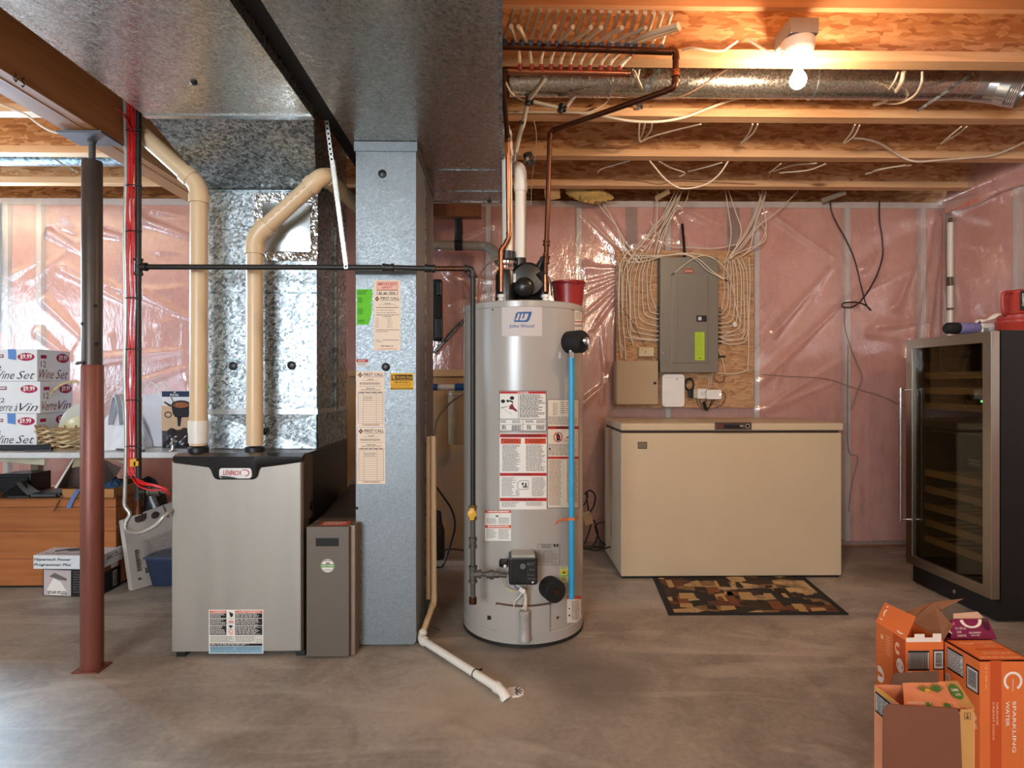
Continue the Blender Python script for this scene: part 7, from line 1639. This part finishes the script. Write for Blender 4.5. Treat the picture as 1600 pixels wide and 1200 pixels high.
MB().tube([P(746, 384, 3.86), P(762, 386, 3.86), P(772, 393, 3.80), P(778, 405, 3.75)], .031, 14, 4).build('bend', GREYP, t, smooth=40)
MB().tube([P(716, 378, 3.86), P(717, 352, 3.84), P(712, 335, 3.82), P(690, 326, 3.80)], .026, 14, 4).build('riser', BLACKM, t, smooth=40)
MB().box(P(678, 0, 3.8).x, P(752, 0, 3.8).x, 3.76, 3.84, zs(700, 340, 3.8), zs(700, 320, 3.8)).build('header', BROWNSTUD, t)
t = thing('metal_conduit', 'slanting grey conduit on the pink wall left of the water heater', 'conduit', P(680, 551, 3.98)); MB().cyl(P(678, 552, 3.99), P(727, 498, 3.99), .013, 12).build('tube', GALV, t, smooth=40); MB().cyl(P(700, 528, 3.99), P(704, 523, 3.99), .017, 12).build('coupling', GALV, t, smooth=40)
t = thing('drain_hose', 'thin beige hose curving down the wall to the left of the water heater', 'hose', P(748, 470, 3.9)); MB().tube([P(776, 404, 3.7), P(760, 414, 3.8), P(750, 430, 3.9), P(747, 460, 3.95), P(748, 500, 4.03), P(734, 505, 4.036)], .007, 8, 6).build('hose', M('hose_beige', '#B08E72', .4), t, smooth=60)
t = thing('power_cord', 'long black cord looping over the drywall behind the condensate pipe', 'cord', P(700, 860, 3.85)); MB().tube([P(681, 760, 3.5), P(692, 775, 3.6), P(706, 797, 3.7), P(711, 822, 3.7), P(704, 850, 3.7), PZ(692, 884, .008), PZ(680, 886, .008)], .0065, 8, 6).build('cord', BLACK, t, smooth=60); MB().tube([P(690, 861, 3.7), P(706, 858, 3.72), P(740, 862, 3.75)], .005, 7, 4).build('lead', BLACK, t, smooth=60)
t = thing('condensate_pump', 'small black pump bottle on the floor behind the condensate pipe', 'pump', PZ(686, 872, 0)); q = PZ(684, 872, 0); MB().lathe([(.05, 0), (.055, .01), (.055, .18), (.04, .22), (.03, .30), (.001, .31)], (q.x - .01, q.y, .001), n=20).build('body', BLACK, t, smooth=40)
# ---------------------------------------------------------------- bulb on its porcelain holder
YL = 2.20; lx = xs(1247, YL)
t = thing('ceiling_lamp', 'bare glowing bulb in a white porcelain holder on the front joist', 'lamp', (lx, YL, 2.40))
PORC = M('porcelain', '#E6DFD0', .3)
zb_ = zs(1247, 126, YL)
MB().box(lx - .052, lx + .052, YL - .05, 2.2775, 2.40, 2.455).build('outlet_box', M('box_blue_grey', '#8E8C88', .5), t)
MB().lathe([(.001, .0), (.030, .0), (.040, .012), (.054, .040), (.058, .052), (.058, .078), (.050, .082)], (lx, YL, 2.318), n=32).build('holder', PORC, t, smooth=40)
MB().lathe([(.001, -.030), (.012, -.0275), (.021, -.021), (.0275, -.011), (.030, 0), (.0285, .011), (.0225, .023), (.016, .035), (.0135, .045), (.0135, .060)], (lx, YL, zb_), n=28).build('bulb', emis('bulb_glow', '#FFDFBC', BULB_WATTS), t, smooth=60)
# fill bulb added out of view behind the camera
for k, (bx_, by_) in enumerate(((0.95, -0.75),)):
    t = thing('ceiling_lamp', 'fill bulb added behind the camera, in a porcelain holder on the ceiling', 'lamp', (bx_, by_, 2.30))
    MB().box(bx_ - .05, bx_ + .05, by_ - .05, by_ + .05, 2.36, 2.60).build('outlet_box', M('box_blue_grey', '#8E8C88', .5), t)
    MB().lathe([(.030, .0), (.040, .012), (.054, .040), (.054, .060), (.050, .062)], (bx_, by_, 2.298), n=24).build('holder', PORC, t, smooth=40)
    MB().lathe([(.001, -.030), (.0275, -.011), (.030, 0), (.0225, .023), (.0135, .045), (.0135, .075)], (bx_, by_, 2.235), n=20).build('bulb', emis('fill_bulb_glow', '#FFE2C2', FILL_BULB), t, smooth=60)

# ---------------------------------------------------------------- round ducts between the joists
t = thing('round_duct', 'long round galvanised duct running between the joists above the water heater', 'duct', (1.0, 2.60, 2.46))
RD = .068; zd = 2.44
xa_, xb_ = .03, xs(1512, 2.60)
segs = [xa_, .46, 1.35, xb_]
for k in range(3): MB().cyl((segs[k], 2.585, zd), (segs[k + 1], 2.585, zd), RD - .001 * (k % 2), 32).build('duct_section', galv('round_duct_steel', '#CFCBC2', '#A8A398', 150, .22, .95), t, smooth=40)
for x in segs[1:3]: MB().lathe([(RD, 0), (RD + .003, .003), (RD + .003, .009), (RD, .012)], (x, 2.585, zd), (1, 0, 0), 32, caps=False).build('crimp_ring', SMOOTHSTEEL, t, smooth=40)
c1 = P(1590, 175, 2.42)
pts = [Vector((xb_, 2.585, zd)), Vector((xb_ + .055, 2.580, zd - .006)), Vector((xb_ + .098, 2.555, zd - .026)), Vector((xb_ + .132, 2.528, zd - .050))]
for k in range(3): MB().tube([pts[k], pts[k] + (pts[k + 1] - pts[k]) * 1.12], [RD + .003 - .001 * k, RD + .002], 28).build('elbow_gore', SMOOTHSTEEL, t, smooth=40)
d_ = (pts[3] - pts[2]).normalized(); m = MB(); m.lathe([(RD, 0), (RD + .004, .004), (RD + .001, .008)] + [(RD + (.0025 if k % 2 else 0), .010 + .004 * k) for k in range(8)] + [(RD - .004, .044), (RD - .006, .01)], pts[3], d_, 36, caps=False); m.build('crimped_collar', SMOOTHSTEEL, t, smooth=40)
MB().lathe([(RD - .005, .012), (.001, .012)], pts[3], d_, 24).build('dark_opening', BLACKM, t)
t = thing('round_duct', 'round galvanised duct between the joists at upper left, beyond the beam', 'duct', (-3.2, 3.53, 2.47))
MB().cyl((-4.9, 3.55, 2.475), (-1.72, 3.55, 2.475), .068, 28).build('duct_section', GALV, t, smooth=40); MB().cyl((-3.0, 3.55, 2.475), (-2.985, 3.55, 2.475), .071, 28).build('crimp_ring', SMOOTHSTEEL, t, smooth=40)

# ---------------------------------------------------------------- water manifolds and their tubing
CRIMP = M('crimp_red', '#A8443A', .4); CRIMPB = M('crimp_blue', '#50627F', .4); PEX = M('pex_white', '#D9BFA0', .4, 0, .05)
t = thing('hot_manifold', 'bright copper manifold with a row of white tubes rising from it', 'manifold', P(885, 112, 2.25))
YM = 2.25
run(t, P(794, 110.5, 2.27), P(980, 115, YM), .0125, COPPER); MB().lathe([(.0125, 0), (.0135, .002), (.0135, .018), (.004, .021)], P(977, 115, YM), (1, 0, 0), 16).build('end_cap', COPPER, t, smooth=40)
px_ = [812, 830, 845, 860, 875, 891, 906, 921, 938, 952, 967]
for k, x in enumerate(px_):
    y = 110.5 + (x - 794) * .024; b0 = P(x, y - 2, YM); 
    MB().cyl(b0, P(x + 1, y - 10, YM), .0095, 10).build('crimp', CRIMP, t, smooth=40)
    lean = [-6, -9, 10, 16, 22, 22, 30, 40, 46, 50, 18][k]
    if k == 10:
        e = P(985, 86, 2.24); MB().tube([P(967, 106, YM), P(976, 96, YM), e], .0085, 10, 3).build('tube', PEX, t, smooth=60); MB().cyl(e, P(989, 80, 2.235), .014, 12).build('cap', CRIMP, t, smooth=40)
        MB().tube([P(986, 78, 2.235), P(990, 66, 2.2), P(1010, 55, 2.1), P(1060, 40, 2.0)], .0105, 10, 4).build('tube', PEX, t, smooth=60); continue
    MB().tube([P(x, y - 8, YM), P(x + lean * .12, y - 22, YM - .005), P(x + lean * .55, y - 40, YM - .03), P(x + lean * 1.5, y - 58, YM - .10), P(x + lean * 2.2, y - 70, YM - .2)], .0078, 9, 4).build('tube', PEX, t, smooth=60)
t = thing('cold_manifold', 'dark copper manifold with blue crimp rings and tubes along the front joist', 'manifold', P(915, 76, 2.20))
run(t, P(782, 72, 2.21), P(1050, 81, 2.19), .0125, COPPERD)
for k in range(19):
    x = 788 + 13.6 * k; y = 72 + (x - 782) * .033
    MB().cyl(P(x, y - 1, 2.20), P(x + 1, y - 9, 2.20), .0105, 10).build('crimp', CRIMPB, t, smooth=40)
    MB().tube([P(x, y - 8, 2.20), P(x + 3, y - 20, 2.19), P(x + 10, y - 40, 2.12), P(x + 16, y - 60, 2.0)], .0078, 8, 3).build('tube', PEX, t, smooth=60)

# grey supply tubes with their cross tie
t = thing('pex_line', 'pair of grey plastic tubes joined by a cross tube, bending down to the vents', 'pipe', P(820, 190, 2.6))
MB().tube([P(852, 121, 2.52), P(838, 140, 2.55), P(826, 157, 2.60), P(821, 175, 2.64), P(818, 192, 2.66), P(811, 215, 2.68), P(806, 238, 2.70)], .0105, 10, 5).build('tube', CABLEG, t, smooth=60); MB().tube([P(922, 121, 2.52), P(907, 137, 2.56), P(896, 152, 2.6), P(886, 166, 2.62)], .0085, 10, 5).build('tube', CABLEG, t, smooth=60)
MB().cyl(P(828, 158, 2.60), P(880, 170, 2.62), .0085, 10).build('tube', CABLEG, t, smooth=60)
for (x, y, Y_) in ((826, 158, 2.6), (877, 169.5, 2.62)): m = MB(); a = P(x, y, Y_); m.cyl(a + Vector((-.014, 0, .003)), a + Vector((.022, 0, -.004)), .0135, 12); m.cyl(a + Vector((.004, 0, .018)), a + Vector((-.006, 0, -.016)), .0135, 12); m.build('fitting', BLACK, t, smooth=40)
MB().cyl(P(816, 189, 2.655), P(815, 194, 2.66), .0125, 10).build('zip_tie', BLACK, t); m = MB(); m.cyl(P(824, 240, 2.80), P(829, 258, 2.80), .022, 14); m.build('rubber_coupling', BLACK, t, smooth=40); MB().cyl(P(826, 247, 2.80), P(828, 252, 2.80), .024, 14).build('clamp', CHROME, t, smooth=40); MB().cyl(P(806, 236, 2.7), P(805, 252, 2.72), .008, 10).build('copper_end', CHROME, t, smooth=40)

# ---------------------------------------------------------------- loose cables among the joists: each strand its own thing
CL = [
 ('white cable drooping along the joist from the duct to behind the lamp', [(770, 176, 2.74), (830, 175, 2.74), (905, 176, 2.73), (945, 182, 2.72), (985, 189, 2.70), (1030, 190, 2.70), (1070, 183, 2.71), (1110, 168, 2.73), (1150, 154, 2.74), (1172, 150, 2.745), (1186, 154, 2.75)], .0062),
 ('white cable running down the joist face beside the copper riser', [(787, 121, 2.30), (792, 133, 2.4), (800, 146, 2.55), (812, 154, 2.66), (826, 160, 2.74)], .0045),
 ('white cable rising from the stapled run to the strand board web', [(905, 176, 2.735), (925, 174, 2.74), (945, 162, 2.745), (958, 147, 2.75)], .0042),
 ('brown cable dipping from the round duct toward the lamp', [(955, 147, 2.5), (990, 152, 2.5), (1030, 155, 2.48), (1060, 152, 2.47), (1090, 138, 2.46), (1120, 118, 2.46), (1135, 109, 2.5)], .0042),
 ('pale cable bowing down between the rear joists above the panel', [(1015, 251, 3.22), (1024, 262, 3.24), (1040, 280, 3.25), (1060, 293, 3.26), (1080, 294, 3.26), (1105, 287, 3.25), (1124, 272, 3.24), (1138, 252, 3.22)], .0045),
 ('thick pale cable snaking along the second rear joist at right', [(1333, 216, 3.0), (1355, 218, 3.05), (1378, 226, 3.15), (1400, 240, 3.23), (1428, 252, 3.235), (1470, 250, 3.235), (1520, 246, 3.235), (1550, 243, 3.23), (1580, 232, 3.2), (1605, 220, 3.1)], .0058),
 ('white cable arching off the round duct right of the lamp', [(1441, 112, 2.42), (1440, 128, 2.43), (1432, 146, 2.5), (1415, 158, 2.6), (1398, 162, 2.7), (1380, 161, 2.74)], .0052),
 ('thick grey cable bundle strand crossing the round duct right of the lamp', [(1412, 112, 2.42), (1408, 130, 2.46), (1396, 148, 2.6), (1380, 159, 2.7), (1366, 163, 2.75)], .0095),
 ('thin white cable crossing the round duct right of the lamp', [(1404, 112, 2.42), (1396, 130, 2.46), (1384, 145, 2.6), (1366, 156, 2.74)], .0042),
 ('white cable stapled over the front joist near the lamp, left part', [(1066, 78, 2.27), (1082, 75, 2.24), (1110, 79, 2.24), (1128, 79, 2.24), (1135, 76, 2.24), (1152, 64, 2.25)], .0048),
 ('white cable looped beside the porcelain lamp holder', [(1170, 62, 2.24), (1190, 75, 2.23), (1205, 82, 2.22), (1218, 80, 2.21), (1230, 74, 2.2)], .0048),
 ('thin dark wire lying along the rear joist bottom', [(960, 281, 3.735), (1000, 283, 3.735), (1030, 288, 3.735), (1056, 283, 3.735), (1110, 285, 3.735), (1180, 288, 3.735)], .0018),
 ('thin string hanging from the joist beside the exhaust pipe', [(834, 188, 2.8), (838, 210, 2.9), (836, 245, 3.1), (831, 280, 3.3), (830, 320, 3.5)], .0016),
 ('pale cable along the left rear joist near the post', [(-10, 158, 2.75), (20, 171, 2.76), (42, 180, 2.76), (62, 195, 2.77), (80, 205, 2.78), (100, 209, 2.79)], .0048),
]
for lab, pts, r in CL:
    MB().tube([P(*k) for k in pts], r, 7, 5).build('ceiling_cable', CABLEW if 'brown' not in lab and 'dark' not in lab else M('cable_brown', '#6A4A34', .5), None, lab, 'cable', 'loose cables among the joists', smooth=60, loc=P(*pts[len(pts) // 2]))
fans = [
 ('crossing the round duct by the steel strap', [[(988, 108, 2.42), (994, 124, 2.46), (998, 140, 2.6), (1002, 152, 2.74)], [(999, 108, 2.42), (997, 126, 2.46), (1003, 142, 2.6), (1008, 148, 2.74)], [(991, 110, 2.42), (1000, 130, 2.46), (1006, 146, 2.7)]]),
 ('in the joist bay behind the diagonal pipe', [[(999, 191, 2.84), (998, 210, 2.95), (1000, 222, 3.05), (1002, 218, 3.1)], [(1008, 191, 2.84), (1004, 208, 2.95), (998, 220, 3.1)], [(1019, 191, 2.84), (1016, 205, 2.95), (1003, 220, 3.1)], [(1095, 194, 2.84), (1060, 202, 2.95), (1020, 213, 3.05), (1000, 222, 3.1)]]),
 ('dipping in the joist bay left of the lamp', [[(1176, 194, 2.84), (1170, 208, 2.95), (1160, 222, 3.1)], [(1184, 194, 2.84), (1176, 209, 2.95), (1158, 224, 3.1)]]),
 ('dipping in the joist bay right of the lamp', [[(1336, 195, 2.84), (1330, 208, 2.95), (1318, 223, 3.1)], [(1343, 196, 2.84), (1335, 212, 2.95), (1320, 224, 3.1)]]),
 ('dipping in the joist bay at the far right', [[(1502, 198, 2.84), (1485, 212, 2.95), (1470, 225, 3.1)], [(1510, 198, 2.84), (1496, 210, 2.95), (1472, 224, 3.1)]]),
 ('slack in the rear joist bay above the panel', [[(984, 251, 3.33), (960, 258, 3.45), (940, 264, 3.5), (934, 270, 3.55)], [(1030, 252, 3.33), (1048, 262, 3.45), (1070, 270, 3.5), (1062, 276, 3.55)], [(1128, 254, 3.33), (1100, 262, 3.45), (1075, 268, 3.55)]]),
 ('slack in the rear joist bay right of the panel', [[(1290, 256, 3.33), (1262, 266, 3.45), (1218, 270, 3.55)], [(1276, 255, 3.33), (1240, 258, 3.45), (1208, 268, 3.55)], [(1220, 256, 3.33), (1210, 264, 3.45), (1202, 270, 3.55)], [(1424, 258, 3.33), (1390, 262, 3.45), (1352, 272, 3.55)], [(1415, 258, 3.33), (1372, 265, 3.45), (1360, 271, 3.55)]]),
]
nth = ('first', 'second', 'third', 'fourth', 'fifth')
for lab, lst in fans:
    for k, pts in enumerate(lst):
        MB().tube([P(*q_) for q_ in pts], .0042, 7, 5).build('ceiling_cable', CABLEW, None, '%s white cable from left %s' % (nth[k], lab), 'cable', 'cables dipping through the joist bays', smooth=60, loc=P(*pts[1]))

# metal straps and bridging
def bar(lab, a, b, w, name='metal_strap', mat=None):
    a, b = Vector(a), Vector(b); d_ = (b - a).normalized(); s_ = d_.cross(Vector((0, 1, 0))).normalized(); n_ = d_.cross(s_)
    MB().obox((a + b) / 2, d_, s_, n_, (b - a).length / 2, w, .0012).build(name, mat or GALV, None, lab, 'strap', loc=a)
bar('flat metal strap holding the round duct near the diagonal copper pipe', P(1030, 108, 2.50), P(1008, 142, 2.50), .010)
bar('thin metal strap crossing the round duct at the far right', P(1520, 115, 2.45), P(1434, 173, 2.50), .006)
bar('slanting steel strip above the pink wall over the coax cable', P(1322, 300, 3.85), P(1284, 314, 4.0), .016, mat=M('strip_taupe', '#8A7868', .7))
bar('slanting grey strip above the pink wall near the right corner', P(1530, 302, 3.7), P(1474, 316, 4.0), .016, mat=M('strip_taupe', '#8A7868', .7))
bar('slanting pale strip above the pink wall over the panel', P(1046, 298, 3.85), P(1024, 311, 4.0), .018, mat=PINE)
bar('small bright bracket on the joist face below the round duct', P(999, 156, 2.75), P(1000, 171, 2.75), .013)
bar('pale wooden hanger behind the dark copper riser', P(862, 293, 3.85), P(864, 312, 3.9), .05, 'wood_hanger', mat=PINE)
# yellow fibre tuft
t = thing('insulation_tuft', 'tuft of yellow insulation bulging out above the pink wall', 'insulation', P(922, 305, 3.9)); c = P(920, 303, 3.92)
rn = random.Random(3); ph = [rn.uniform(0, 6.28) for _ in range(6)]
def tuft(u, v):
    an, ph_ = 2 * math.pi * u, math.pi * v; k = 1 + .12 * math.sin(5 * an + ph[0] + 4 * ph_) + .09 * math.sin(9 * an + 7 * ph_ + ph[1]) + .06 * math.sin(17 * an - 9 * ph_)
    return (c.x + .14 * k * math.sin(ph_) * math.cos(an), c.y + .05 * k * math.sin(ph_) * math.sin(an), c.z + .052 * k * math.cos(ph_) - .12 * (c.x * 0) + .02 * math.sin(ph_) * math.cos(an) * -1)
MB().grid(tuft, 36, 18).build('tuft', M('yellow_fibre', '#C9A662', .95, 0, .2, 30, bump=.6, bscale=60), t, smooth=70)
# grey clamp and cable clips on the left of the beam
bar('thin wire clamp slung under the round duct at upper left', P(78, 244, 3.4), P(122, 270, 3.35), .004)
